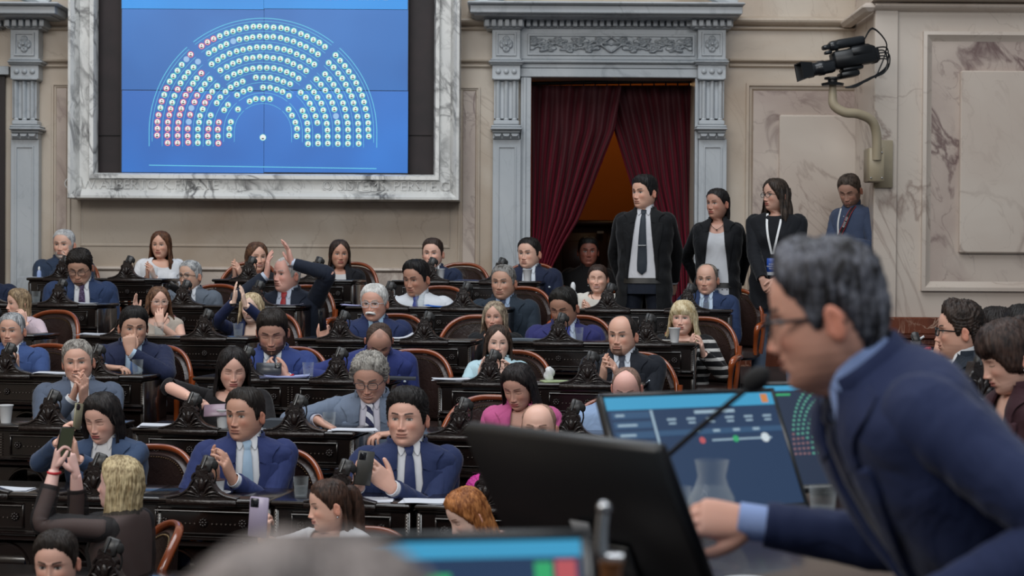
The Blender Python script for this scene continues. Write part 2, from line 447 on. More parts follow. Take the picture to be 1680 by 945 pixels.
# panels and mouldings of the back wall
def horiz(G, x0, x1, y0, y1, out, Y=WY):
    """rounded horizontal string course between photo rows y0..y1"""
    X0, X1, z0, z1 = rect(x0, y0, x1, y1, Y)
    n = 7; prof = [(Y-out*math.sin(PI*i/(n-1))**.6, z1-(z1-z0)*i/(n-1)) for i in range(n)]
    P = [[(X, y, z) for y, z in prof] for X in (X0, X1)]
    G.grid(P, flip=True)
def course(G, x0, x1, Y=WY):
    horiz(G, x0, x1, 27, 44, .09, Y); horiz(G, x0, x1, 45, 51, .05, Y); horiz(G, x0, x1, 97, 104, .06, Y); horiz(G, x0, x1, 105, 112, .035, Y)
G = Geo()
for a, b in ((62, 122), (756, 812), (1196, 1424)): course(G, a, b)
struct('trim_1', G, M_cream)
def panel(G, x0, y0, x1, y1, w, d, Y=WY):
    """stepped frame around a recessed field"""
    X0, X1, z0, z1 = rect(x0, y0, x1, y1, Y); k = w*Y/FPX
    path = [(X0, z0), (X0, z1), (X1, z1), (X1, z0)]
    prof = [(0, Y+.0), (0, Y-d), (k*.35, Y-d), (k*.45, Y-d*.4), (k*.75, Y-d*.4), (k, Y-.002)]
    P2 = [(X0, z0), (X1, z0), (X1, z1), (X0, z1)]
    sweep(G, P2, [(-o, y) for o, y in prof], closed=True)
    return X0+k, X1-k, z0+k, z1-k
GF = Geo(); GP = Geo()
# narrow panels left of the screen frame, right of it, and the big one right of the door
for (x0, y0, x1, y1) in ((86, 138, 116, 640), (752, 143, 786, 640)):
    r = panel(GF, x0, y0, x1, y1, 7, .03); GP.box(r[0], r[1], WY-.012, WY+.01, r[2], r[3])
r = panel(GF, 1222, 138, 1452, 640, 12, .045); GP.box(r[0], r[1], WY-.012, WY+.01, r[2], r[3])
struct('trim_2', GF, M_cream); struct('trim_3', GP, M_panel)
G = Geo(); X0, X1, z0, z1 = rect(1276, 190, 1460, 640, WY); G.box(X0, X1, WY-.06, WY, z0, z1, .014); struct('trim_4', G, M_pale)
# apron panel under the screen
G = Geo(); r = panel(G, 132, 300, 738, 405, 4, .012); struct('trim_5', G, M_cream)
G = Geo(); horiz(G, 100, 790, 438, 446, .05); X0, X1, z0, z1 = rect(100, 446, 790, 640, WY); G.box(X0, X1, WY-.03, WY, z0, z1, .006); struct('trim_6', G, M_pale)

# ---- marble frame of the screen
FY = WY-.34
X0, X1, z0, z1 = rect(157, -260, 712, 284, WY-.3)
o = 42*FY/FPX; k = o/42
G = Geo()
path = [(X0, z0), (X1, z0), (X1, z1), (X0, z1)]
prof = [(-.0, WY-.18), (0, WY-.26), (k*3, WY-.30), (k*9, WY-.31), (k*10, WY-.27), (k*12, WY-.262), (k*27, WY-.262), (k*28, WY-.29), (k*33, WY-.33), (k*38, WY-.36), (k*42, WY-.36), (k*43, WY-.34), (k*43, WY)]
sweep(G, path, prof, closed=True)
G.n = G.n
struct('trim_7', G, M_white, auto=25)
for i, (txt, px, py) in enumerate((('\u24CD W ALBERTO K.FIDATE', 232, 303), ('\u25CE SISTEMS. PERSTE.C.S', 640, 306))):
    t = text_geo(txt, .125, extrude=.013); t.xf(R=rx(PI/2)); p = W(px, py, WY-.262); t.xf(t=(p[0], p[1]-.0, p[2]))
    oo = obj('carved_inscription', t, M_white, None, smooth=False)
    props(oo, ('raised letters carved in the left part of the marble frame sill below the screen' if i == 0 else 'raised letters carved in the right part of the marble frame sill below the screen'), 'inscription')
G = Geo(); G.box(X0-.02, X1+.02, WY-.12, WY-.02, z0-.02, z1+.02); struct('trim_8', G, M_black)
G = Geo()
for sx in (160, 708):
    c = W(sx, 222, WY-.13)
    G.box(c[0]-(.0 if sx < 400 else .22), c[0]+(.22 if sx < 400 else 0), WY-.128, WY-.12, c[2]-.003, c[2]+.003)
struct('trim_9', G, M_dark)

# ---- video wall: eight panels, seat diagram
screen = empty('video_wall', W(433, 284, WY-.2), 'large blue wall screen showing a half circle seating diagram inside the marble frame', 'screen')
SY = WY-.24
M_bezel = mat('bezel', hx('101418'), .4)
def scr_mat(name, c, es, c2=None):
    if name in _M: return _M[name]
    m, t, b = nt(name); N = t.nodes.new; L = t.links.new
    tc = N('ShaderNodeTexCoord'); n = N('ShaderNodeTexNoise'); n.inputs['Scale'].default_value = .8; L(tc.outputs['Object'], n.inputs['Vector'])
    mx = N('ShaderNodeMix'); mx.data_type = 'RGBA'; mx.inputs[6].default_value = (*c, 1); mx.inputs[7].default_value = (*(c2 or c), 1)
    r = N('ShaderNodeMapRange'); r.inputs[1].default_value = .4; r.inputs[2].default_value = .6; L(n.outputs['Fac'], r.inputs[0]); L(r.outputs[0], mx.inputs[0])
    b.inputs['Base Color'].default_value = (.01, .01, .012, 1); b.inputs['Roughness'].default_value = .35
    L(mx.outputs[2], b.inputs['Emission Color']); b.inputs['Emission Strength'].default_value = es
    _M[name] = m; return m
M_blueA = scr_mat('screen_blue', hx('1f66b4'), 1.0, hx('2a74c4'))
M_blueB = scr_mat('screen_blue_bright', hx('1b8ade'), 1.0, hx('1f94ea'))
M_blueC = scr_mat('screen_blue_low', hx('2468bd'), 1.0, hx('2a7ad6'))
cols = ((200, 432.5), (433.5, 669)); rows = ((-118, 14.3, M_blueB), (15.7, 147.6, M_blueA), (149.2, 283, M_blueC))
G = Geo(); X0, X1, z0, z1 = rect(199, -119, 670, 284, SY+.012); G.box(X0, X1, SY+.008, WY-.12, z0, z1); obj('bezel', G, M_bezel, screen, smooth=False)
for (xa, xb) in cols:
    for (ya, yb, mm) in rows:
        G = Geo(); X0, X1, z0, z1 = rect(xa, ya, xb, yb, SY); G.box(X0, X1, SY, SY+.01, z0, z1); obj('display_panel', G, mm, screen, smooth=False)
kS = SY/FPX
cS = W(431.5, 217, SY)
def scr(px, py): return cS[0]+(px-431.5)*kS, cS[2]-(py-217)*kS
def disc(G, px, py, r, y, n=14):
    x, z = scr(px, py); V = [(x+r*kS*math.cos(2*PI*i/n), y, z+r*kS*math.sin(2*PI*i/n)) for i in range(n)]
    G.add(V, [tuple(range(n))])
def ribbon(G, pts, w, y):
    P = []
    for i in range(len(pts)):
        a = np.array(pts[max(0, i-1)]); b = np.array(pts[min(len(pts)-1, i+1)]); d = (b-a)/(np.linalg.norm(b-a)+1e-9); nn = np.array([-d[1], d[0]])
        p = np.array(pts[i]); P.append([(*scr(*(p+nn*w/2)),), (*scr(*(p-nn*w/2)),)])
    G.grid([[(a[0], y, a[1]), (b[0], y, b[1])] for a, b in P])
M_teal = mat('mark_teal', (0, 0, 0), .5, emit=hx('5fe0d0'), es=1.0); M_redm = mat('mark_red', (0, 0, 0), .5, emit=hx('e8506e'), es=1.0)
M_wh = mat('mark_white', (0, 0, 0), .5, emit=hx('f2f8f8'), es=1.0); M_gb = mat('mark_pale', (0, 0, 0), .5, emit=hx('9fc6ee'), es=1.0)
M_fig = mat('mark_dark', (0, 0, 0), .5, emit=hx('27343c'), es=1.0); M_line = mat('mark_line', (0, 0, 0), .5, emit=hx('6fd3ef'), es=1.0)
pat = ['RRRRtRtRttttgR|RRRRtttt', 'RRRRRRttRtttt' + 'g|gttttgt', 'RRRRRRRRRttRR|tt', 'RRRgRgRRttt|tt', 'ttttttRRt|tt', 'tRRttttt|tt', 'RtRR ttt', 'tttttt']
radii = [173, 156.5, 139.5, 123, 106, 90, 73.5, 55.5]
GT, GR, GW, GG, GD = Geo(), Geo(), Geo(), Geo(), Geo()
rr = random.Random(3)
for ri, R0 in enumerate(radii):
    base = 223 if ri in (0, 7) else 235
    str_ = base-217; total = 2*str_+PI*R0
    n = round(total/11.3); seq = [c for c in pat[ri] if c not in '| ']
    for i in range(n+1):
        s = total*i/n
        if s < str_: x, y, th = 431.5-R0, base-s, 0
        elif s > total-str_: x, y, th = 431.5+R0, 217+(s-(total-str_)), PI
        else:
            th = (s-str_)/R0; x, y = 431.5-R0*math.cos(th), 217-R0*math.sin(th)
        dg = math.degrees(th)
        if any(abs((dg-q)*PI/180*R0) < 5.2 for q in (50, 130)): continue
        if R0 < 100 and (ri+i) % 7 == 3: continue
        c = seq[i] if i < len(seq) else ('g' if rr.random() < .006 else 't')
        x += rr.uniform(-.7, .7); y += rr.uniform(-.7, .7)
        if c == 'g': disc(GG, x, y, 4.9, SY-.004); continue
        disc(GR if c == 'R' else GT, x, y, 5.2, SY-.004)
        disc(GW, x, y, 4.1, SY-.006)
        disc(GD, x+rr.uniform(-.5, .5), y-1.0, 1.1, SY-.008, 6)
        ribbon(GD, [(x-1.9, y+2.4), (x+1.9, y+2.4)], 2.0, SY-.008)
disc(GT, 431.5, 225.5, 5.5, SY-.004); disc(GW, 431.5, 225.5, 4.8, SY-.006); ribbon(GD, [(429.6, 227.6), (433.4, 227.6)], 2, SY-.008)
GL = Geo()
for R0, w, b in ((186.5, 1.1, 241), (181.5, .7, 233), (165, .6, 241), (148, .6, 241), (131.5, .6, 241), (114.5, .6, 241), (98, .6, 241), (81.5, .6, 241), (64.5, .7, 233), (47, .6, 233)):
    for t0, t1, st in ((0, 48, 1), (52, 128, 0), (132, 180, 2)):
        P = []
        if st == 1: P.append((431.5-R0, b))
        for q in np.linspace(t0, t1, 26): P.append((431.5-R0*math.cos(R_(q)), 217-R0*math.sin(R_(q))))
        if st == 2: P.append((431.5+R0, b))
        ribbon(GL, P, w, SY-.003)
ribbon(GL, [(245, 272), (618, 275.5)], 1.3, SY-.003)
for ga, mm, nm in ((GL, M_line, 'diagram_line'), (GT, M_teal, 'green_seat_mark'), (GR, M_redm, 'red_seat_mark'), (GG, M_gb, 'empty_seat_mark'), (GW, M_wh, 'portrait_disc'), (GD, M_fig, 'portrait_figure')):
    q = obj(nm, ga, mm, screen, smooth=False)
for txt, px, mm in (('AFIRMATIVOS', 494, mat('txt_green', (0,0,0), .5, emit=hx('2bb58a'))), ('NEGATIVOS', 549, M_redm), ('ABSTENCIONES', 609, mat('txt_pale', (0,0,0), .5, emit=hx('9fb6c8')))):
    t = text_geo(txt, .042); t.xf(R=rx(PI/2)); x, z = scr(px, -2.4); t.xf(t=(x, SY-.004, z)); obj('screen_caption', t, mm, screen, smooth=False)

# ---- door surrounds: pilasters, lintel, cornice
def pilaster(cx, Y, base_py=640):
    def B(x0, y0, x1, y1, d, bev=.006): pbox(G, cx+x0, y0, cx+x1, y1, Y-d, WY, bev)
    G = Geo()
    B(-23, 45, 23, 100, .16); 
    a, b, c, d = rect(cx-17, 53, cx+17, 92, Y-.16)
    # square sunk field with a flower
    sweep(G, [(a, c), (b, c), (b, d), (a, d)], [(0, Y-.162), (-.004, Y-.175), (-.018, Y-.175), (-.022, Y-.162)], closed=True)
    rosette_relief(G, a+.03, b-.03, c+.03, d-.03, Y-.161, .035, flower, 44, 44)
    for i, (y0, y1, w, dd) in enumerate(((96, 99, 26, .17), (99, 103, 29, .20), (103, 106, 27, .18))): B(-w, y0, w, y1, dd, .01)
    B(-23, 106, 23, 130, .15)
    for q in (-13, 0, 13):
        p = W(cx+q, 117, Y-.155); G.ball(p, (.025, .018, .025), 14, 9)
    B(-21, 127, 21, 131, .17)
    B(-20, 131, 20, 195, .10)
    for q in (-13.5, 0, 13.5):                      # fluted console
        X0, X1, z0, z1 = rect(cx+q-4.6, 133, cx+q+4.6, 194, Y-.1)
        P = []
        for z in np.linspace(z0, z1, 6):
            P.append([(X0+(X1-X0)*u, Y-.1-.035*math.sin(PI*u)**.7, z) for u in np.linspace(0, 1, 9)])
        G.grid(P)
        p = W(cx+q, 196, Y-.12); G.ball(p, (.024, .02, .018), 12, 7)
    for y0, y1, w, dd in ((197, 205, 21, .15), (205, 209, 25, .19), (209, 213, 26, .21), (213, 218, 23, .17)): B(-w, y0, w, y1, dd, .01)
    B(-22, 218, 22, 228, .13)
    for q in (-14, 0, 14):
        X0, X1, z0, z1 = rect(cx+q-6, 219, cx+q+6, 227, Y-.13)
        c = ((X0+X1)/2, (z0+z1)/2)
        G.add([(X0, Y-.13, z0), (X1, Y-.13, z0), (X1, Y-.13, z1), (X0, Y-.13, z1), (X0+.012, Y-.17, z0+.018), (X1-.012, Y-.17, z0+.018), (X1, Y-.17, z1-.004), (X0, Y-.17, z1-.004)],
              [(4,5,6,7), (0,1,5,4), (1,2,6,5), (2,3,7,6), (3,0,4,7)])
    B(-23, 228, 23, base_py, .10)
    a, b, c, d = rect(cx-15, 240, cx+15, base_py-10, Y-.1)
    sweep(G, [(a, c), (b, c), (b, d), (a, d)], [(.0, Y-.101), (.0, Y-.112), (-.012, Y-.112), (-.016, Y-.101)], closed=True)
    return G
for i, cx in enumerate((830.5, 1168, 40)):
    struct('pilaster', pilaster(cx, WY), M_grey)
G = Geo()                                             # lintel with carved leaf frieze
def B(x0, y0, x1, y1, d, bev=.006): pbox(G, x0, y0, x1, y1, WY-d, WY+.02, bev)
B(853, 44, 1146, 98, .08); B(853, 98, 1146, 104, .12, .012); B(853, 104, 1146, 112, .08); B(853, 112, 1146, 127, .07)
a, b, c, d = rect(867, 58, 1138, 90, WY-.08)
sweep(G, [(a, c), (b, c), (b, d), (a, d)], [(.01, WY-.082), (.006, WY-.098), (-.012, WY-.098), (-.016, WY-.082)], closed=True)
rosette_relief(G, a+.012, b-.012, c+.012, d-.012, WY-.081, .045, leaves, 260, 34)
B(853, 127, 870, 640, .06); B(1139, 127, 1146, 640, .06)
B(857, 127, 862, 640, .075); B(1142, 127, 1144, 640, .075)
struct('trim_10', G, M_grey)
def cornice(x0, x1, dents):
    G = Geo()
    def B(x0, y0, x1, y1, d, bev=.006): pbox(G, x0, y0, x1, y1, WY-d, WY+.02, bev)
    B(x0, 7, x1, 22, .46, .008); B(x0-5, 2, x1+5, 7, .52, .012); B(x0+6, 22, x1-6, 26, .40); B(x0+20, 26, x1-20, 31, .26)
    for (a, b, d) in dents:
        B(a-1, 26, b+1, 31, d-.03)
        n = max(2, round((b-a)/11)); s = (b-a)/n
        for i in range(n): B(a+i*s+1.5, 31, a+(i+.66)*s+1.5, 43, d)
        B(a, 31, b, 44, d-.06); B(a+4, 43, b-4, 47, d-.07)
    # scrolled pediment foot above
    for sgn, xx in ((1, x0+28), (-1, x1-28)):
        pts = [W(xx+sgn*t*70, 2-26*t, WY-.36) for t in np.linspace(-.25, 1, 8)]
        G.tube(pts, .045, 8)
        pts = [W(xx+sgn*t*70, -6-22*t, WY-.30) for t in np.linspace(-.3, 1, 8)]
        G.tube(pts, .035, 8)
    return G
struct('trim_11', cornice(772, 1218, ((794, 860, .27), (862, 1136, .17), (1134, 1203, .27))), M_grey)
struct('trim_12', cornice(-160, 90, ((-60, 4, .17), (6, 74, .27))), M_grey)
# flat dark panel in place of the opening at the left edge
G = Geo(); a, b, c, d = rect(-140, 122, 8, 640, WY-.03); G.box(a, b, WY-.04, WY-.02, c, d)
struct('door_1', G, mat('dark_panel', hx('1a0e10'), .5))
G = Geo(); pbox(G, -145, 108, 14, 122, WY-.10, WY); struct('trim_13', G, M_grey)

# ---- room behind the curtains
G = Geo()
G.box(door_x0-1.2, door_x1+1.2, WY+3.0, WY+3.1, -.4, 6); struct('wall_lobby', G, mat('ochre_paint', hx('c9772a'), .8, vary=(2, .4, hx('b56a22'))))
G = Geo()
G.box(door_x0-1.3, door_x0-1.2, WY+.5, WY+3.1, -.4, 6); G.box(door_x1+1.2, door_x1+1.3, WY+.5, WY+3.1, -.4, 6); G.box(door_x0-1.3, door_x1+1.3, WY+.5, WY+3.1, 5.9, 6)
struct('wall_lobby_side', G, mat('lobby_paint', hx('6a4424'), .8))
l = bpy.data.lights.new('lobby_lamp', 'POINT'); l.energy = 9; l.color = (1, .62, .28); l.shadow_soft_size = .25
o = bpy.data.objects.new('lobby_lamp', l); COL.objects.link(o); o.location = (W(1010, 150, WY+1.8))
cab = empty('wardrobe', (W(1000, 380, WY+2.6)[0], WY+2.6, Zf), 'dark wooden wardrobe standing in the lobby behind the red curtains', 'wardrobe')
M_wd = mat('dark_wood', hx('2e1710'), .45, vary=(5, .6, hx('1d0d09')))
def rx_box(G, p0, p1, Y, yb, bev=.006): pbox(G, p0[0], p0[1], p1[0], p1[1], Y, yb, bev)
G = Geo(); zc = W(1000, 372, WY+2.4)[2]; xc = cab.location[0]
G.box(xc-.62, xc+.62, WY+2.4, WY+2.95, Zf, zc, .01); G.box(xc-.68, xc+.68, WY+2.34, WY+2.96, zc, zc+.07, .02)
obj('carcass', G, M_wd, cab)
for s in (-1, 1):
    G = Geo(); G.box(xc+s*.31-.28, xc+s*.31+.28, WY+2.375, WY+2.4, Zf+.1, zc-.06, .01); G.box(xc+s*.31-.2, xc+s*.31+.2, WY+2.36, WY+2.38, Zf+.9, zc-.15, .01)
    dd = obj('door', G, M_wd, cab)
    G = Geo(); G.ball((xc+s*.06, WY+2.35, Zf+.9), .018); obj('knob', G, mat('brass', hx('8a6a2c'), .3, 1), dd)
G = Geo(); p = W(985, 381, WY+2.34); G.box(p[0]-.035, p[0]+.035, p[1]-.004, p[1]+.02, p[2]-.012, p[2]+.012); obj('paper_tag', G, mat('tag', hx('8b8a86'), .7), cab, smooth=False)

# ---- curtains
M_velvet = mat('red_velvet', hx('3f0712'), .8, sheen=.0, vary=(3, .5, hx('2a040c')))
_b = M_velvet.node_tree.nodes['Principled BSDF']; _b.inputs['Sheen Weight'].default_value = .7; _b.inputs['Sheen Tint'].default_value = (.55, .03, .08, 1); _b.inputs['Sheen Roughness'].default_value = .35
def curtain(left):
    kx = (WY+.25)/FPX
    rows_ = 70; cols_ = 150; P = []
    zt = W(1000, 134, WY+.25)[2]; zb = Zf+.02
    for i in range(rows_):
        py = 140+(640-140)*i/(rows_-1)
        if left:
            xl = 872
            xr = np.interp(py, [140, 215, 300, 360, 400, 440, 640], [1020, 1008, 975, 950, 925, 905, 895])
        else:
            xl = np.interp(py, [140, 215, 300, 340, 400, 640], [985, 1008, 1034, 1050, 1072, 1090])
            xr = 1139
        row = []
        for j in range(cols_):
            u = j/(cols_-1)
            px = xl+(xr-xl)*u
            uu = u if left else 1-u
            nf = 7.5
            amp = .055*(.35+.65*min(1, (py-130)/140))
            ph = uu*nf*2*PI+.5*math.sin(uu*5+py*.006)+.25*math.sin(py*.02+uu*9)
            f = math.sin(ph); f = math.copysign(abs(f)**.75, f)
            y = WY+.26-amp*f+.02*math.sin(uu*31+py*.03)+(0 if left else .13)
            p = W(px, py, y)
            row.append((p[0], y, max(p[2], zb)))
        P.append(row)
    G = Geo(); G.grid(P)
    P2 = [[(x, y+.012, z) for x, y, z in r] for r in P]; G.grid(P2, flip=True)
    return G
for left in (True, False):
    t = obj('curtain', curtain(left), M_velvet)
    props(t, 'dark red velvet curtain drawn to the left side of the doorway' if left else 'dark red velvet curtain hanging on the right side behind the standing man', 'curtain', 'doorway curtains')
rod = Geo(); p0 = W(872, 137, WY+.32); p1 = W(1139, 133, WY+.32); rod.tube([p0, p1], .018, 10)
for t in np.linspace(.03, .97, 14):
    c = p0*(1-t)+p1*t; a = np.linspace(0, 2*PI, 13)
    rod.tube([(c[0], c[1]+.03*math.cos(q), c[2]-.02+.03*math.sin(q)) for q in a], .004, 6)
props(obj('curtain_rod', rod, M_bezel), 'black rod with rings across the top of the curtained doorway', 'rod')

# ---- pier on the right
PY = 14.7
G = Geo()
X0, X1, z0, z1 = rect(1440, -260, 1800, 522, PY)
G.box(X0, 5.2, PY, WY+.1, 0.2, 8, .012)
G.box(X0-.03, X0+.17, PY-.03, PY+.05, 0.2, 8, .012)
struct('wall_right', G, M_pale)
G = Geo()
horiz(G, 1432, 1800, 6, 20, .12, PY); horiz(G, 1428, 1800, 0, 6, .18, PY)
a, b, c, d = rect(1432, 6, 1438, 20, PY); G.box(a-.10, a+.03, PY-.08, WY, c, d, .03)
a, b, c, d = rect(1512, 54, 1905, 478, PY)
sweep(G, [(a, c), (b, c), (b, d), (a, d)], [(0, PY), (0, PY-.045), (-.03, PY-.05), (-.05, PY-.03), (-.07, PY-.012), (-.085, PY-.002)], closed=True)
struct('trim_14', G, M_pale)
G = Geo(); a, b, c, d = rect(1526, 66, 1900, 468, PY); G.box(a, b, PY-.004, PY+.01, c, d); struct('trim_15', G, M_panel)
G = Geo(); a, b, c, d = rect(1573, 118, 1850, 416, PY); G.box(a, b, PY-.06, PY, c, d, .012)
struct('trim_16', G, M_pale)
G = Geo(); a, b, c, d = rect(1440, 521, 1900, 549, PY)
G.box(a, b+.5, PY-.10, PY, c, d, .01); G.box(a-.06, a+.0, PY-.05, WY-.1, c, d, .01)
struct('trim_17', G, M_red)
G = Geo()
for y0, y1, dd in ((549, 556, .14), (556, 566, .11), (566, 570, .16), (570, 700, .12)):
    a, b, c, d = rect(1436, y0, 1900, y1, PY); G.box(a, b+.5, PY-dd, PY, c, d, .008); G.box(a-dd*.6, a+.01, PY-dd, WY-.1, c, d, .008)
struct('baseboard_right', G, M_redmold)
G = Geo(); a, b, c, d = rect(1140, 497, 1440, 700, WY); G.box(a, b, WY-.12, WY-.02, c-.4, d, .01); struct('baseboard_back', G, M_red)

# ---- floors: one flat terrace per row of desks
M_floor = mat('dark_carpet', hx('2a1513'), .9, bump=(60, .4, .01), vary=(2.5, .5, hx('1b0f0e')))
# ================================================================== rows of desks
ROWD = dict(A=14.0, B=12.73, C=11.45, D=10.18, E=8.9, F=7.63, G=6.45, H=5.3)
ROWTOP = {}                                   # height of the desk tops
_k = 0
for r in 'ABCDEFGH':
    ROWTOP[r] = 1.83-.105-.188*_k; _k += 1
YAW = .17
def row_y(r, px):
    """depth of the camera-side edge of a row of desks where it crosses photo column px"""
    d = ROWD[r]; t = (px-840)/FPX
    # Y = d - YAW*(X+1), X = t*Y
    return (d-YAW)/(1+YAW*t)
M_desk = mat('ebonised_wood', hx('120d0c'), .24, vary=(7, .7, hx('1d1310')), bump=(40, .08, .003), coat=.6)
M_carve = mat('carved_wood', hx('1c1210'), .36, bump=(55, .5, .008), coat=.3)
M_bead = mat('worn_bead', hx('4a3f38'), .3, coat=.4)
M_cons = mat('console_grey', hx('2c2b2b'), .38); M_consl = mat('console_face', hx('3a3c3e'), .2)
M_rail = mat('varnished_rail', hx('96481f'), .22, coat=.7, vary=(6, .6, hx('5e2813')))
M_leather = mat('brown_leather', hx('33231f'), .38, bump=(30, .4, .01), coat=.15, vary=(4, .6, hx('241917')))
M_stud = mat('brass_stud', hx('8c7455'), .35, 1.0)
M_chairdk = mat('chair_dark_wood', hx('23120d'), .3, coat=.4)
HT = .78                                       # desk top above its floor
FLOOR = {r: ROWTOP[r]-HT for r in ROWTOP}
G = Geo()
_rs = 'ABCDEFGH'
for i, r in enumerate(_rs):
    y1 = (ROWD[r]+1.0); y0 = ROWD[r]-.27-.02
    if i == 0: y1 = WY
    X0, X1 = -7.4, 5.0
    def yy(y, X): return y-YAW*(X+1)
    zf = FLOOR[r]-.02*0
    zt = FLOOR[r]; zb = -1.2
    if i == 0: y1a, y1b = WY+3.2, WY+3.2
    else: y1a, y1b = yy(ROWD[_rs[i-1]]-.27-.02, X0), yy(ROWD[_rs[i-1]]-.27-.02, X1)
    a, b = yy(y0, X0), yy(y0, X1)
    G.add([(X0, a, zb), (X1, b, zb), (X1, y1b, zb), (X0, y1a, zb), (X0, a, zt), (X1, b, zt), (X1, y1b, zt), (X0, y1a, zt)],
          [(0,3,2,1), (4,5,6,7), (0,1,5,4), (2,3,7,6), (0,4,7,3), (1,2,6,5)])
o = struct('floor_terraces', G, M_floor); o.name = 'floor'
G = Geo(); G.box(-7.4, 5.0, -1.5, 6.9, -1.25, FLOOR['H']-.19); struct('floor_lower', G, M_floor).name = 'floor.001'

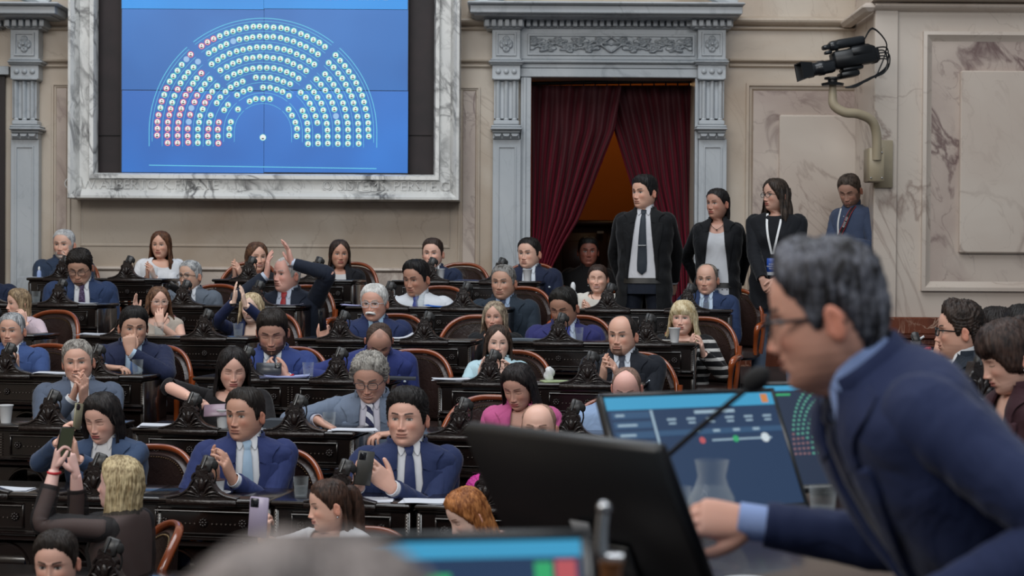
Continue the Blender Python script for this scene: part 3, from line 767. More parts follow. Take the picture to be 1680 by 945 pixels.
MOD = .578
def desk_proto(nm):
    """nm seats wide; local frame: x right, y=0 camera-side edge, +y towards the sitter, z=0 floor"""
    root = empty('bench_desk', (0, 0, 0))
    Wd = MOD*nm+.06; h = Wd/2; T = HT
    G = Geo()
    G.box(-h, h, -.03, .40, T-.024, T, .007); G.box(-h+.015, h-.015, -.015, .385, T-.038, T-.022, .006)
    obj('desktop', G, M_desk, root, world=False)
    G = Geo()
    # frieze
    G.box(-h+.03, h-.03, .0, .03, T-.185, T-.036)
    def sill(x0, x1, zt_, hgt, d, sl=.6):
        # moulding with a sloping upper face
        P = [[(x, .005, zt_), (x, -d*(1-sl)-.001, zt_-.001), (x, -d, zt_-d*sl*.55-.002), (x, -d-.001, zt_-hgt*.7), (x, -d*.6, zt_-hgt), (x, .005, zt_-hgt)] for x in (x0, x1)]
        G.grid(P, closed_u=False, flip=False)
        for x, fl_ in ((x0, False), (x1, True)):
            q = [p_ for p_ in (P[0] if x == x0 else P[1])]; G.add(q, [tuple(range(6)) if fl_ else tuple(range(6))[::-1]])
    for zt_, hg, d in ((T-.176, .016, .026), (T-.198, .020, .042), (T-.222, .010, .014)): sill(-h+.01, h-.01, zt_, hg, d)
    for k in range(nm):
        cx = -h+.03+MOD*(k+.5)
        sill(cx-.225, cx+.225, T-.048, .018, .020); sill(cx-.225, cx+.225, T-.160, .007, .010)
        for sx in (-1, 1): G.box(cx+sx*.225-.004, cx+sx*.225+.004, -.01, .01, T-.166, T-.056, .002)
    # lower plate with two open arches per seat
    zt, zb = T-.222, .06
    def plate(x0, x1, a0, a1): G.box(x0, x1, .0, .026, a0, a1)
    r = .108; spring = T-.35
    xs = []
    for k in range(nm):
        cx = -h+.03+MOD*(k+.5); xs += [cx-.137, cx+.137]
    x = -h+.03
    for c in xs:
        plate(x, c-r, zb, zt); x = c+r
        t = np.linspace(0, PI, 17)
        top = [(c-r*math.cos(q), spring+r*math.sin(q)) for q in t]
        P = [[(a, y, b) for a, b in top] for y in (0, .026)]
        G.grid(P)
        G.grid([[(a, 0, b) for a, b in top], [(a, 0, zt) for a, b in top]]); G.grid([[(a, .026, b) for a, b in top], [(a, .026, zt) for a, b in top]], flip=True)
        G.tube([(c-(r+.006)*math.cos(q), -.004, spring+(r+.006)*math.sin(q)) for q in t], .008, 6)
        plate(c-r, c+r, zb, zb+.16)
        G.box(c-r-.01, c-r+.006, -.01, .01, zb+.16, spring, .003); G.box(c+r-.006, c+r+.01, -.01, .01, zb+.16, spring, .003)
    plate(x, h-.03, zb, zt)
    G.box(-h, h, -.02, .05, 0, .07, .006)
    for s in (-1, 1):
        G.box(s*h-s*.03, s*h-s*.004, 0, .37, .0, T-.038, .004)
    if nm > 1: G.box(-.015, .015, .02, .30, .0, T-.05)
    obj('front_panel', G, M_desk, root, world=False)
    # bead columns
    Gb = Geo(); posts = []
    for k in range(nm+1):
        e = -h+.03+MOD*k
        posts += [e-.012, e+.012] if 0 < k < nm else ([e-.012] if k == 0 else [e+.012])
    for px_ in posts:
        for j in range(9): Gb.ball((px_, -.012, T-.055-.014*j), .0042, 6, 5)
    for k in range(nm):
        cx = -h+.03+MOD*(k+.5)
        for base in (-.178, .012):
            for j in range(6): Gb.ball((cx+base+.03+.0215*j, -.004, T-.118), .0045, 6, 5)
    obj('beading', Gb, M_bead, root, world=False)
    for k in range(nm):
        cx = -h+.03+MOD*(k+.5)
        for q in (-.185, 0, .185):
            Gr = Geo()
            for j in range(8):
                a = j*PI/4; Gr.ball((cx+q+.014*math.cos(a), -.006, T-.112+.014*math.sin(a)), (.007, .007, .007), 6, 5)
            Gr.ball((cx+q, -.010, T-.112), .009, 8, 6)
            obj('rosette', Gr, M_carve, root, world=False)
        # crest: carved bracket that carries the voting console
        Gc = Geo()
        half = [(0, .150), (.022, .150), (.028, .135), (.030, .118), (.040, .108), (.044, .096), (.040, .086), (.050, .070), (.060, .050), (.078, .032), (.104, .018), (.135, .010), (.165, .004), (.165, 0), (0, 0)]
        poly = [(cx+x, T+z-.004) for x, z in half] + [(cx-x, T+z-.004) for x, z in half[::-1][1:-1]]
        top = half[:13]
        P = []
        for sgn in (-1, 1):
            rows = []
            for x, z in (top if sgn > 0 else top):
                rows.append((cx+sgn*x, T+z))
            ys = ((-.028, 0), (-.034, -.006), (.0, -.006), (.022, 0))
            front = [[(a, -.028, b) for a, b in rows], [(a, -.028, T-.03 if i_ else T-.03) for i_, (a, b) in enumerate(rows)]]
            Gc.grid(front, flip=sgn > 0)
            back = [[(a, .020, b) for a, b in rows], [(a, .020, T-.0) for a, b in rows]]
            Gc.grid(back, flip=sgn < 0)
            Gc.grid([[(a, -.028, b) for a, b in rows], [(a, .020, b) for a, b in rows]], flip=sgn < 0)
            # scroll edge and leaves
            Gc.tube([(a, -.030, b-.004) for a, b in rows[3:]], .006, 6, sm=2)
            for (a0, b0, a1, b1, w) in ((.008, .012, .055, .055, .012), (.008, .010, .075, .030, .011), (.012, .008, .09, .012, .008), (.006, .03, .03, .085, .012)):
                Gc.tube([(cx+sgn*a0, -.030, T+b0), (cx+sgn*(a0*.45+a1*.55), -.036, T+b0*.3+b1*.7+.006), (cx+sgn*a1, -.030, T+b1)], [.003, w*.55, .002], 7, sm=3)
        Gc.ball((cx, -.032, T+.062), (.014, .008, .03), 8, 7); Gc.ball((cx, -.030, T-.008), .005, 6, 5)
        Gc.box(cx-.165, cx+.165, -.040, -.024, T-.032, T-.004, .004)
        obj('crest', Gc, M_carve, root, world=False)
        # voting console on the crest, tilted towards the sitter
        Gk = Geo(); Gk.box(-.028, .028, -.014, .014, -.036, .036, .007); Gk.xf(ry(.30) @ rx(-.35), (cx+.020, -.006, T+.155))
        kk = obj('voting_console', Gk, M_cons, root, world=False)
        Gk = Geo(); Gk.box(-.020, .020, .0135, .0165, -.026, .026, .003); Gk.tube([(-.012, -.016, -.03), (-.012, -.018, .03)], .004, 6); Gk.xf(ry(.30) @ rx(-.35), (cx+.020, -.006, T+.155))
        obj('console_face', Gk, M_consl, kk, world=False)
        Gk = Geo(); Gk.tube([(cx+.045, .0, T+.05), (cx+.06, .0, T+.10), (cx+.055, -.01, T+.145)], [.004, .004, .004], 6, sm=3); Gk.ball((cx+.058, -.012, T+.150), (.015, .015, .022), 10, 8)
        obj('microphone', Gk, mat('mic_foam', hx('1a1a1b'), .9, bump=(300, .5, .002)), root, world=False)
    return root
protoD, protoS = desk_proto(2), desk_proto(1)
DESKS = [  # row, photo column of the middle, photo row of the top edge, seats, label
 ('A', 156, 459, 2, 'black carved two-seat desk at the left end of the backmost row'),
 ('A', 464, 466, 2, 'black carved two-seat desk in the backmost row below the middle of the wall screen'),
 ('A', 762, 469, 2, 'black carved two-seat desk in the backmost row beside the door pilaster'),
 ('B', 40, 504, 2, 'black carved two-seat desk, second row before the curly haired man with glasses'),
 ('B', 361, 510, 2, 'black carved two-seat desk, second row before the man with the red tie'),
 ('B', 698, 514, 2, 'black carved two-seat desk, second row before the man in white shirt sleeves'),
 ('B', 1062, 523, 2, 'black carved two-seat desk, second row, nearest the standing people'),
 ('C', -75, 554, 2, 'black carved desk of the third row cut by the left edge before the pink blazer'),
 ('C', 270, 558, 2, 'black carved two-seat desk, third row before the woman covering her mouth'),
 ('C', 628, 566, 2, 'black carved two-seat desk, third row before the man with the white moustache'),
 ('C', 988, 574, 2, 'black carved two-seat desk, third row before the blonde in the striped sweater'),
 ('D', 84, 620, 2, 'black carved two-seat desk, fourth row before the smiling grey haired man clapping'),
 ('D', 477, 631, 2, 'black carved two-seat desk, fourth row before the bearded man reading his phone'),
 ('D', 884, 641, 2, 'black carved two-seat desk, fourth row before the woman in the pale blue jacket'),
 ('E', -0, 699, 2, 'black carved desk of the fifth row at the left edge, paper cup on top'),
 ('E', 398, 707, 2, 'black carved two-seat desk, fifth row before the man in striped tie'),
 ('E', 846, 719, 2, 'black carved two-seat desk, fifth row before the pink jacket'),
 ('F', 60, 813, 2, 'black carved desk of the sixth row behind the blonde taking a picture'),
 ('F', 334, 826, 1, 'black carved single desk of the sixth row with the coffee cup on it'),
 ('F', 560, 832, 1, 'black carved single desk of the sixth row before the young man with the tilted phone'),
 ('F', 798, 843, 1, 'black carved single desk of the sixth row partly hidden by the dark monitor'),
 ('G', 60, 940, 2, 'black carved desk of the seventh row at the bottom left corner'),
]
first = {2: protoD, 1: protoS}; used = {2: 0, 1: 0}
DESKN = []
for r, cx, cy, nm, lab in DESKS:
    Y = row_y(r, cx); p = W(cx, cy, Y)
    o = first[nm] if not used[nm] else copy_tree(first[nm])
    used[nm] = 1
    z = p[2]-HT
    z = max(z, FLOOR[r]) if abs(z-FLOOR[r]) > .045 else FLOOR[r]
    o.location = (p[0], p[1], FLOOR[r]+max(-.0, min(.0, 0))); o.rotation_euler = (0, 0, -math.atan(YAW))
    props(o, lab, 'desk', 'carved bench desks')
    DESKN.append((r, cx, FLOOR[r]+HT))

# ---- armchairs
def chair_proto():
    root = empty('armchair', (0, 0, 0))
    # barrel back: local +y is behind the sitter
    def back(off, z0f, z1f, a0=-1.15, a1=1.15, n=26, rows=9, w=.250, d=.19):
        P = []
        for i in range(rows):
            v = i/(rows-1); row = []
            for j in range(n):
                a = a0+(a1-a0)*j/(n-1)
                zt = z1f(a); zb = z0f(a); z = zb+(zt-zb)*v
                k = 1+.10*v
                row.append(((w+off)*k*math.sin(a), (d+off)*math.cos(a)*k-.02, z))
            P.append(row)
        return P
    ztop = lambda a: .905-.17*(abs(a)/1.15)**2.6-.0
    G = Geo()
    Pi = back(-.028, lambda a: .50, lambda a: ztop(a)-.02); Po = back(.006, lambda a: .46, lambda a: ztop(a)-.01)
    G.grid(Pi, flip=False); G.grid(Po, flip=True)
    G.grid([Pi[-1], Po[-1]]); G.grid([Po[0], Pi[0]]); G.grid([[r[0] for r in Pi], [r[0] for r in Po]], flip=True); G.grid([[r[-1] for r in Pi], [r[-1] for r in Po]])
    obj('backrest', G, M_leather, root, world=False)
    G = Geo(); pts = []
    for a in np.linspace(-1.32, 1.32, 31):
        k = 1.10; z = ztop(min(1.15, abs(a)))+.012 if abs(a) < 1.15 else ztop(1.15)-(abs(a)-1.15)*.9
        pts.append((.257*k*math.sin(a), .197*k*math.cos(a)-.02, z))
    G.tube(pts, .0155, 10, flat=1.3)
    for s in (-1, 1):
        G.tube([(s*.283, .04, .74), (s*.275, .03, .60), (s*.255, .02, .44)], [.019, .016, .018], 8, sm=3)
    obj('back_rail', G, M_rail, root, world=False)
    G = Geo()
    for a in np.linspace(-1.1, 1.1, 40):
        k = 1.085; G.ball(((.220)*k*math.sin(a), .160*k*math.cos(a)-.02, ztop(a)-.034), .0045, 5, 4)
        G.ball((.262*k*math.sin(a), .202*k*math.cos(a)-.02, ztop(a)-.03), .0045, 5, 4)
    for z in np.linspace(.5, .74, 12):
        for s in (-1, 1): G.ball((s*.268, .085, z), .0045, 5, 4)
    obj('studs', G, M_stud, root, world=False)
    G = Geo()
    P = []
    for z, i in ((.40, .03), (.42, 0), (.455, 0), (.475, .02), (.48, .06)):
        P.append([((.25-i)*math.copysign(abs(math.sin(t))**.6, math.sin(t)), -.05+(.24-i)*math.copysign(abs(math.cos(t))**.6, math.cos(t)), z) for t in np.linspace(0, 2*PI, 28, endpoint=False)])
    G.loft(P, flip=True); obj('seat', G, M_leather, root, world=False)
    for s in (-1, 1):
        G = Geo(); G.tube([(s*.283, .10, .66), (s*.285, -.03, .665), (s*.275, -.16, .655), (s*.262, -.19, .62), (s*.25, -.17, .54), (s*.245, -.16, .44)], [.018, .021, .024, .022, .017, .018], 8, sm=3)
        obj('armrest', G, M_rail, root, world=False)
    G = Geo(); G.lathe([(.0, .41), (.10, .41), (.09, .37), (.035, .34), (.03, .20), (.045, .14), (.05, .10), (.0, .10)], seg=14); obj('pedestal', G, M_chairdk, root, world=False)
    for k in range(4):
        a = PI/4+k*PI/2; c, s = math.cos(a), math.sin(a)
        G = Geo(); G.tube([(c*.03, s*.03, .13), (c*.14, s*.14, .10), (c*.24, s*.24, .022)], [.026, .022, .02], 8, sm=3)
        obj('leg', G, M_chairdk, root, world=False)
    return root
chair0 = chair_proto(); chair_used = [False]
def chair(row, px, lab, dy=.74, rot=0.0, group='armchairs of the desk rows'):
    Y = row_y(row, px)+dy; p = W(px, 500, Y)
    o = copy_tree(chair0) if chair_used[0] else chair0; chair_used[0] = True
    o.location = (p[0], Y, FLOOR[row]); o.rotation_euler = (0, 0, -math.atan(YAW)+R_(rot)); props(o, lab, 'chair', group)
    return o
CH = [  # row, photo column, label, dy, rotation
 ('A', 112, 'brown leather armchair behind the grey bearded man in the back row', .80, 0), ('A', 258, 'brown leather armchair under the woman in white in the back row', .74, 0),
 ('A', 404, 'brown leather armchair behind the smiling brown haired woman in the back row', .7, 0), ('A', 568, 'studded armchair behind the long haired woman with white top and black jacket', .7, 0),
 ('A', 752, 'dark studded armchair, empty side showing right of the young man with teal tie', .82, 0), ('A', 868, 'armchair behind the heavy dark haired man by the pilaster', .7, 0),
 ('B', 138, 'armchair of the curly haired man with glasses', .7, 0), ('B', 345, 'brown leather armchair behind the grey suited man with round glasses', .62, 0),
 ('B', 492, 'armchair behind the white haired man with red tie', .62, 0), ('B', 715, 'armchair behind the man in white shirt sleeves', .72, 0),
 ('B', 850, 'armchair behind the man in dark teal suit', .6, 0), ('B', 1034, 'wide brown leather armchair right of the smiling woman in cream', .66, 0),
 ('B', 1192, 'brown armchair with varnished rail behind the bald old man, beside the jeans', .6, -8),
 ('C', 70, 'brown leather armchair with tall back behind the woman in pink blazer', .66, -10), ('C', 238, 'orange railed armchair beneath the woman with clear glasses', .66, 0),
 ('C', 432, 'armchair behind the blonde woman clapping high', .72, 0), ('C', 640, 'armchair behind the man with white moustache', .62, 0),
 ('C', 778, 'light seated studded armchair beside the woman with fair long hair', .55, 0), ('C', 945, 'armchair of the man in purple blue suit looking down', .7, 0),
 ('C', 1145, 'red brown armchair behind the woman in striped sweater', .62, -6),
 ('D', 62, 'brown leather armchair behind the man in mid blue suit at the left edge', .62, 0), ('D', 245, 'varnished rail armchair behind the man resting his face on his fist', .62, 0),
 ('D', 470, 'orange railed armchair behind the bearded man reading a phone', .66, 0), ('D', 672, 'brown armchair behind the bald man bending down', .58, 0),
 ('D', 836, 'red varnished armchair beneath the woman in pale blue jacket', .62, 0), ('D', 1040, 'armchair behind the bald man with goatee', .58, 0),
 ('E', 118, 'armchair behind the smiling grey haired man clapping', .66, 0), ('E', 372, 'armchair behind the woman with very long black hair', .62, 0),
 ('E', 622, 'armchair of the man in light grey blue suit', .6, 0), ('E', 800, 'orange railed studded armchair beside the woman in pink jacket', .56, 0),
 ('E', 1010, 'armchair of the bald man in pale blue linen shirt', .6, 0),
 ('F', 232, 'studded brown armchair behind the dark haired woman in denim blue jacket', .62, 0), ('F', 440, 'orange varnished armchair behind the clapping man in bright navy suit', .6, 0),
 ('F', 655, 'orange varnished armchair behind the young man holding a phone', .6, 0), ('F', 880, 'armchair of the bald man whose face is half hidden by the monitor', .6, 0),
 ('G', 216, 'studded brown armchair seen from its side behind the blonde in sheer black sleeves', .62, -58), ('G', 585, 'orange railed armchair behind the young woman with half ponytail', .55, 0),
 ('G', 800, 'armchair under the red haired woman', .55, 0),
]
for r, px, lab, dy, rot in CH: chair(r, px, lab, dy, rot)
# ================================================================== people
def spl(tab, z, col):
    zs = tab[::-1, 0]; return np.interp(z, zs, tab[::-1, col])
HEAD_T = np.array([  # z, half width, front, back
 (.030, .0795, .0875, .096), (.015, .0795, .0872, .097), (.0, .079, .085, .097), (-.02, .0775, .0835, .094), (-.038, .0755, .083, .088),
 (-.055, .0725, .0825, .079), (-.072, .067, .0815, .068), (-.088, .0595, .079, .059), (-.100, .051, .0755, .054), (-.109, .042, .070, .052),
 (-.1155, .035, .060, .051), (-.119, .038, .044, .051), (-.123, .047, .036, .052), (-.135, .054, .037, .057), (-.142, .057, .042, .062), (-.155, .062, .050, .068)])
TOR_T = np.array([  # z, half width, front, back (dressed adult, 0 = neck base)
 (.0, .064, .050, .066), (-.016, .095, .058, .080), (-.030, .140, .070, .092), (-.044, .178, .080, .098), (-.062, .202, .092, .102), (-.10, .208, .105, .106),
 (-.16, .206, .120, .110), (-.24, .197, .128, .110), (-.34, .186, .128, .107), (-.44, .186, .134, .112), (-.52, .196, .140, .122), (-.60, .20, .142, .128)])

def tone(h):
    c = np.array(hx(h)); l = c.mean(); c = c*.74+l*.26; return np.clip(c*1.62, 0, .8)
def col_angles():
    u = np.linspace(-1, 1, 112, endpoint=False); return PI*(.4*u+.6*u**3)
A_COL = col_angles()
Z_HEAD = np.array([.1175, .1170, .1158, .114, .1115, .108, .104, .099, .093, .086, .079, .072, .065, .058, .051, .044, .038] + list(np.arange(.033, -.1125, -.0022)) + [-.1145, -.117, -.119, -.1215, -.124, -.126, -.1275, -.129, -.131])
def head_base(a, z, wide=1.0, off=0.0):
    """smooth skull surface; a = angle from the face, z = height; arrays broadcast"""
    zc = np.minimum(z, .03)
    w, f, b = spl(HEAD_T, zc, 1), spl(HEAD_T, zc, 2), spl(HEAD_T, zc, 3)
    q = np.where(z > .03, np.clip(1-(np.clip(z-.03, 0, .0875)/.0875)**2.35, 0, 1)**(1/2.35), 1.0)
    w, f, b = w*q*wide, f*q, b*q
    s, c = np.sin(a), np.cos(a)
    e = 2/2.25
    X = np.sign(s)*np.abs(s)**e*(w+off)
    Yv = np.where(c > 0, -np.abs(c)**e*(f+off), np.abs(c)**e*(b+off))
    return X, Yv, z

def build_head(sp):
    A, Z = np.meshgrid(A_COL, Z_HEAD)
    X, Y, Zz = head_base(A, Z, sp.get('wide', 1.0))
    Zz = Zz.copy()
    fem = sp.get('fem', 0); smile = sp.get('smile', 0); jaw = sp.get('jaw', 1.0); nose = sp.get('nose', 1.0); old = sp.get('old', 0)
    front = ss(np.cos(A), .05, .55)
    if fem: X = X*np.where(Z < -.03, 1-.07*ss(-Z, .03, .1), 1.0)*.975
    X = X*np.where(Z < -.03, 1+(jaw-1)*ss(-Z, .03, .09)*ss(.14+Z, 0, .03), 1.0)
    ax = np.abs(X); d = np.zeros_like(X)
    d += -.0105*g(ax-.030, .0160)*g(Z-.004, .0110)+.0055*g(ax-.0315, .0115)*g(Z-.001, .0072)     # socket, eyeball
    d += -.004*g(ax-.020, .008)*g(Z+.002, .012)
    d += .0038*(1-.6*fem)*g(Z-.0205, .0065)*g(ax-.025, .026)+.002*g(Z-.045, .025)*g(ax, .04)
    nb = np.interp(Z, [-.053, -.0475, -.0425, -.038, -.030, -.016, .0, .014, .024], [0, .006, .0195, .0235, .0195, .0125, .0065, .0025, 0])*nose
    nw = np.interp(Z, [-.05, -.038, -.016, .01], [.0125, .0105, .0078, .0075])
    d += nb*g(X, nw)
    d += .0075*nose*g(ax-.0130, .0058)*g(Z+.0415, .0065)-.003*g(ax-.0215, .004)*g(Z+.043, .008)
    d += .0045*g(ax-.043, .017)*g(Z+.028, .016)*(1+.9*smile)
    d -= (.0012+.0022*smile+.0018*old)*g(ax-(.024+(-.035-Z)*.32), .0035)*ss(-Z, .036, .045)*ss(.078+Z, 0, .012)
    d += .0055*g(X, .026)*g(Z+.064, .017)
    mz = -.0665+smile*.010*(ax/.026)**2*(ax < .034)          # mouth line
    mw = .0225+.005*smile
    mm = ss(mw+.003-ax, 0, .008)
    d += mm*(.0030*g(Z-mz-.0055, .0042)*(1+.3*fem)+.0036*g(Z-mz+.0060, .0048)-.0040*g(Z-mz, .0019))
    d -= .0012*g(X, .003)*g(Z+.056, .004)
    d -= .0040*g(X, .022)*g(Z+.0835, .0060)
    d += .0055*g(X, .016)*g(Z+.101, .010)*(1-.3*fem)
    d -= .0035*g(ax-.05, .018)*g(Z+.062, .02)*(1-.5*sp.get('fat', 0))
    d += .006*sp.get('fat', 0)*g(Z+.085, .03)*g(ax-.035, .03)
    if sp.get('beard'): d += .0035*sp['beard'][1]*ss(-Z, .05, .075)*ss(.121+Z, 0, .01)
    if sp.get('moustache'): d += .006*g(Z+.0545, .006)*g(ax-.012, .017)
    d *= front
    d += np.where(Z > -.11, old*.0006*np.sin(Z*520)*g(Z-.052, .018)*front, 0)
    Y = Y-d; X = X+d*np.sin(A)*.25
    # ---- colours
    sk = tone(sp['skin'])
    C = np.tile(sk, (*X.shape, 1))
    def mixc(c, m):
        nonlocal C
        m = np.clip(m, 0, 1)[..., None]; C = C*(1-m)+np.array(c)*m
    red = sk*np.array([1.0, .68, .62])
    mixc(red, .55*front*(g(ax-.042, .018)*g(Z+.03, .018)+g(X, .013)*g(Z+.04, .012)+.4*g(Z+.1, .02)*g(X, .02)))
    mixc(sk*.62, .55*front*g(ax-.031, .017)*g(Z-.004, .011))  # eye socket shading painted into the skin colour
    hc = np.array(hx(sp.get('hairc', '2a1d16')))
    # beard / stubble
    st = sp.get('stubble', 0)
    if sp.get('beard'):
        bc = np.array(hx(sp['beard'][0])); amt = sp['beard'][1]
        zone = ss(-Z-(.050-.0*ax), -.004, .012)
        if sp['beard'][2] == 'full': zone = np.maximum(zone*ss(ax, .0, .001), ss(ax-.058, 0, .008)*ss(.008-Z, 0, .02)*ss(np.cos(A), -.05, .1))*ss(np.cos(A)+.25, 0, .2)
        else: zone = zone*ss(.034-ax, 0, .008)*(np.cos(A) > 0)
        lip = mm*g(Z-mz, .0085); zone = zone*(1-np.clip(lip*1.4, 0, 1))
        if sp['beard'][2] == 'chin': zone = zone*ss(-Z-.076, 0, .006)
        zone = zone*ss(.135+Z, 0, .02)
        mixc(bc, zone*amt)
    if st: mixc(sk*.45+hc*.15, st*ss(-Z-.045, 0, .02)*ss(np.cos(A)+.1, 0, .2)*ss(.14+Z, 0, .02)*(1-np.clip(mm*g(Z-mz, .008)*1.3, 0, 1)))
    if sp.get('moustache'): mixc(np.array(hx(sp['moustache'])), 1.2*front*ss(.032-ax, 0, .006)*g(Z+.0555-.10*np.maximum(0, ax-.012)*-1, .0065))
    lipc = np.array(hx(sp.get('lips', 'a4574f' if fem else '96584c')))
    lz = (Z-mz)
    mixc(lipc*.9+sk*.1, front*mm*ss(.0105-np.abs(lz-.0002), 0, .003)*(.95 if fem else .7))
    if smile > .55: mixc((.62, .60, .56), front*ss(mw-.004-ax, 0, .004)*ss(.0034*smile-np.abs(lz+.0002-.0005), 0, .0012))
    else: mixc(lipc*.25, front*mm*ss(.0017-np.abs(lz), 0, .001)*.9)
    mixc(sk*.25, front*g(ax-.0085, .0035)*g(Z+.0475, .0022)*.9)
    # brows
    bz = .0215+.0045*np.sin(np.clip((ax-.012)/.040, 0, 1)*PI*.75)+sp.get('browup', 0)
    mixc(np.array(hx(sp.get('brow', sp.get('hairc', '2a1d16')))), front*ss(.0048-.0014*fem-np.abs(Z-bz), 0, .0022)*ss(ax-.010, 0, .005)*ss(.052-ax, 0, .008)*.95)
    # eyes
    dn = sp.get('down', 0)                                   # 1 = lids lowered
    ex = ax-.0315; gz = sp.get('gaze', 0)*.0045
    ez = .0008
    hh = .0056*(1-.22*smile)
    if dn < .7:
        hh *= (1-.5*dn)
        eye = ss(1.05-(ex/.0148)**2-((Z-ez)/hh)**2, 0, .25)
        mixc((.36, .33, .31), front*eye)
        irx = np.sign(X)*ax-np.sign(X)*.0315-gz
        mixc((.02, .013, .010), front*eye*ss(.0074-np.hypot(irx, (Z-ez-.0004)*1.05), 0, .0018))
        lash = ss(.0022-np.abs(Z-(ez+hh*np.sqrt(np.clip(1-(ex/.0165)**2, 0, 1))+.0006)), 0, .0012)*(np.abs(ex) < .0165)
        mixc(np.array([.02, .014, .012]), front*lash*(1.0 if fem else .9))
        low = ss(.0014-np.abs(Z-(ez-hh*np.sqrt(np.clip(1-(ex/.0155)**2, 0, 1)))), 0, .001)*(np.abs(ex) < .0155)
        mixc(sk*.35, front*low*.55)
    else:
        lash = ss(.0020-np.abs(Z-(ez-.0035-.0022*np.sqrt(np.clip(1-(ex/.0155)**2, 0, 1)))), 0, .0012)*(np.abs(ex) < .0155)
        mixc(np.array([.02, .014, .012]), front*lash)
        mixc(sk*.55, front*ss(.0012-np.abs(Z-ez-.0065), 0, .001)*(np.abs(ex) < .015)*.6)
    mixc(sk*.5, front*.5*old*ss(.0012-np.abs(Z-(-.012-.002*(ex/.012)**2*-1)), 0, .001)*(np.abs(ex) < .014))
    hk = sp.get('hkind')
    if hk: mixc(hc*1.0+sk*.05, .85*hair_mask(A, Z+.006, hk, .011))
    if sp.get('buzz'):       # cropped scalp shows as colour only
        bz2 = hair_mask(A, Z, 'receding'); mixc(np.array(hx(sp['buzz'])), bz2*.4)
    P = np.stack([X, Y, Zz], -1)
    return P, C

def hair_line(a, kind):
    """lowest height of the hair at angle a (degrees from the face)"""
    t = {
     'short':    [(0, .084), (20, .082), (38, .070), (52, .050), (62, .040), (70, .020), (76, -.012), (84, -.018), (92, .006), (104, .010), (116, -.030), (135, -.066), (180, -.076)],
     'low':      [(0, .073), (20, .071), (38, .062), (52, .048), (62, .028), (70, .006), (76, -.016), (84, -.022), (92, .002), (104, .0), (116, -.040), (135, -.074), (180, -.084)],
     'receding': [(0, .092), (12, .094), (26, .104), (40, .098), (52, .070), (62, .040), (70, .014), (76, -.012), (84, -.014), (92, .008), (104, .010), (116, -.030), (135, -.064), (180, -.072)],
     'bald':     [(0, .2), (50, .2), (62, .055), (72, .020), (78, -.006), (84, -.010), (92, .010), (104, .012), (116, -.025), (135, -.060), (180, -.068)],
     'woman':    [(0, .078), (14, .076), (30, .066), (46, .050), (58, .030), (68, .000), (76, -.02), (90, -.03), (110, -.05), (135, -.07), (180, -.08)],
     'centre':   [(0, .094), (10, .084), (22, .068), (36, .048), (50, .024), (60, .000), (70, -.03), (90, -.05), (110, -.06), (135, -.07), (180, -.08)],
     'fringe':   [(0, .030), (14, .029), (30, .029), (44, .024), (54, .000), (64, -.03), (76, -.04), (90, -.05), (110, -.06), (135, -.07), (180, -.08)],
     'tied':     [(0, .076), (20, .073), (38, .062), (52, .048), (64, .030), (74, .010), (82, -.008), (90, .012), (104, .014), (118, -.035), (140, -.066), (180, -.076)],
    }[kind]
    return np.interp(a, [p[0] for p in t], [p[1] for p in t])
def hair_mask(A, Z, kind, soft=.010):
    ad = np.degrees(np.abs((A+PI) % (2*PI)-PI)); return ss(Z-hair_line(ad, kind), -soft*.3, soft)

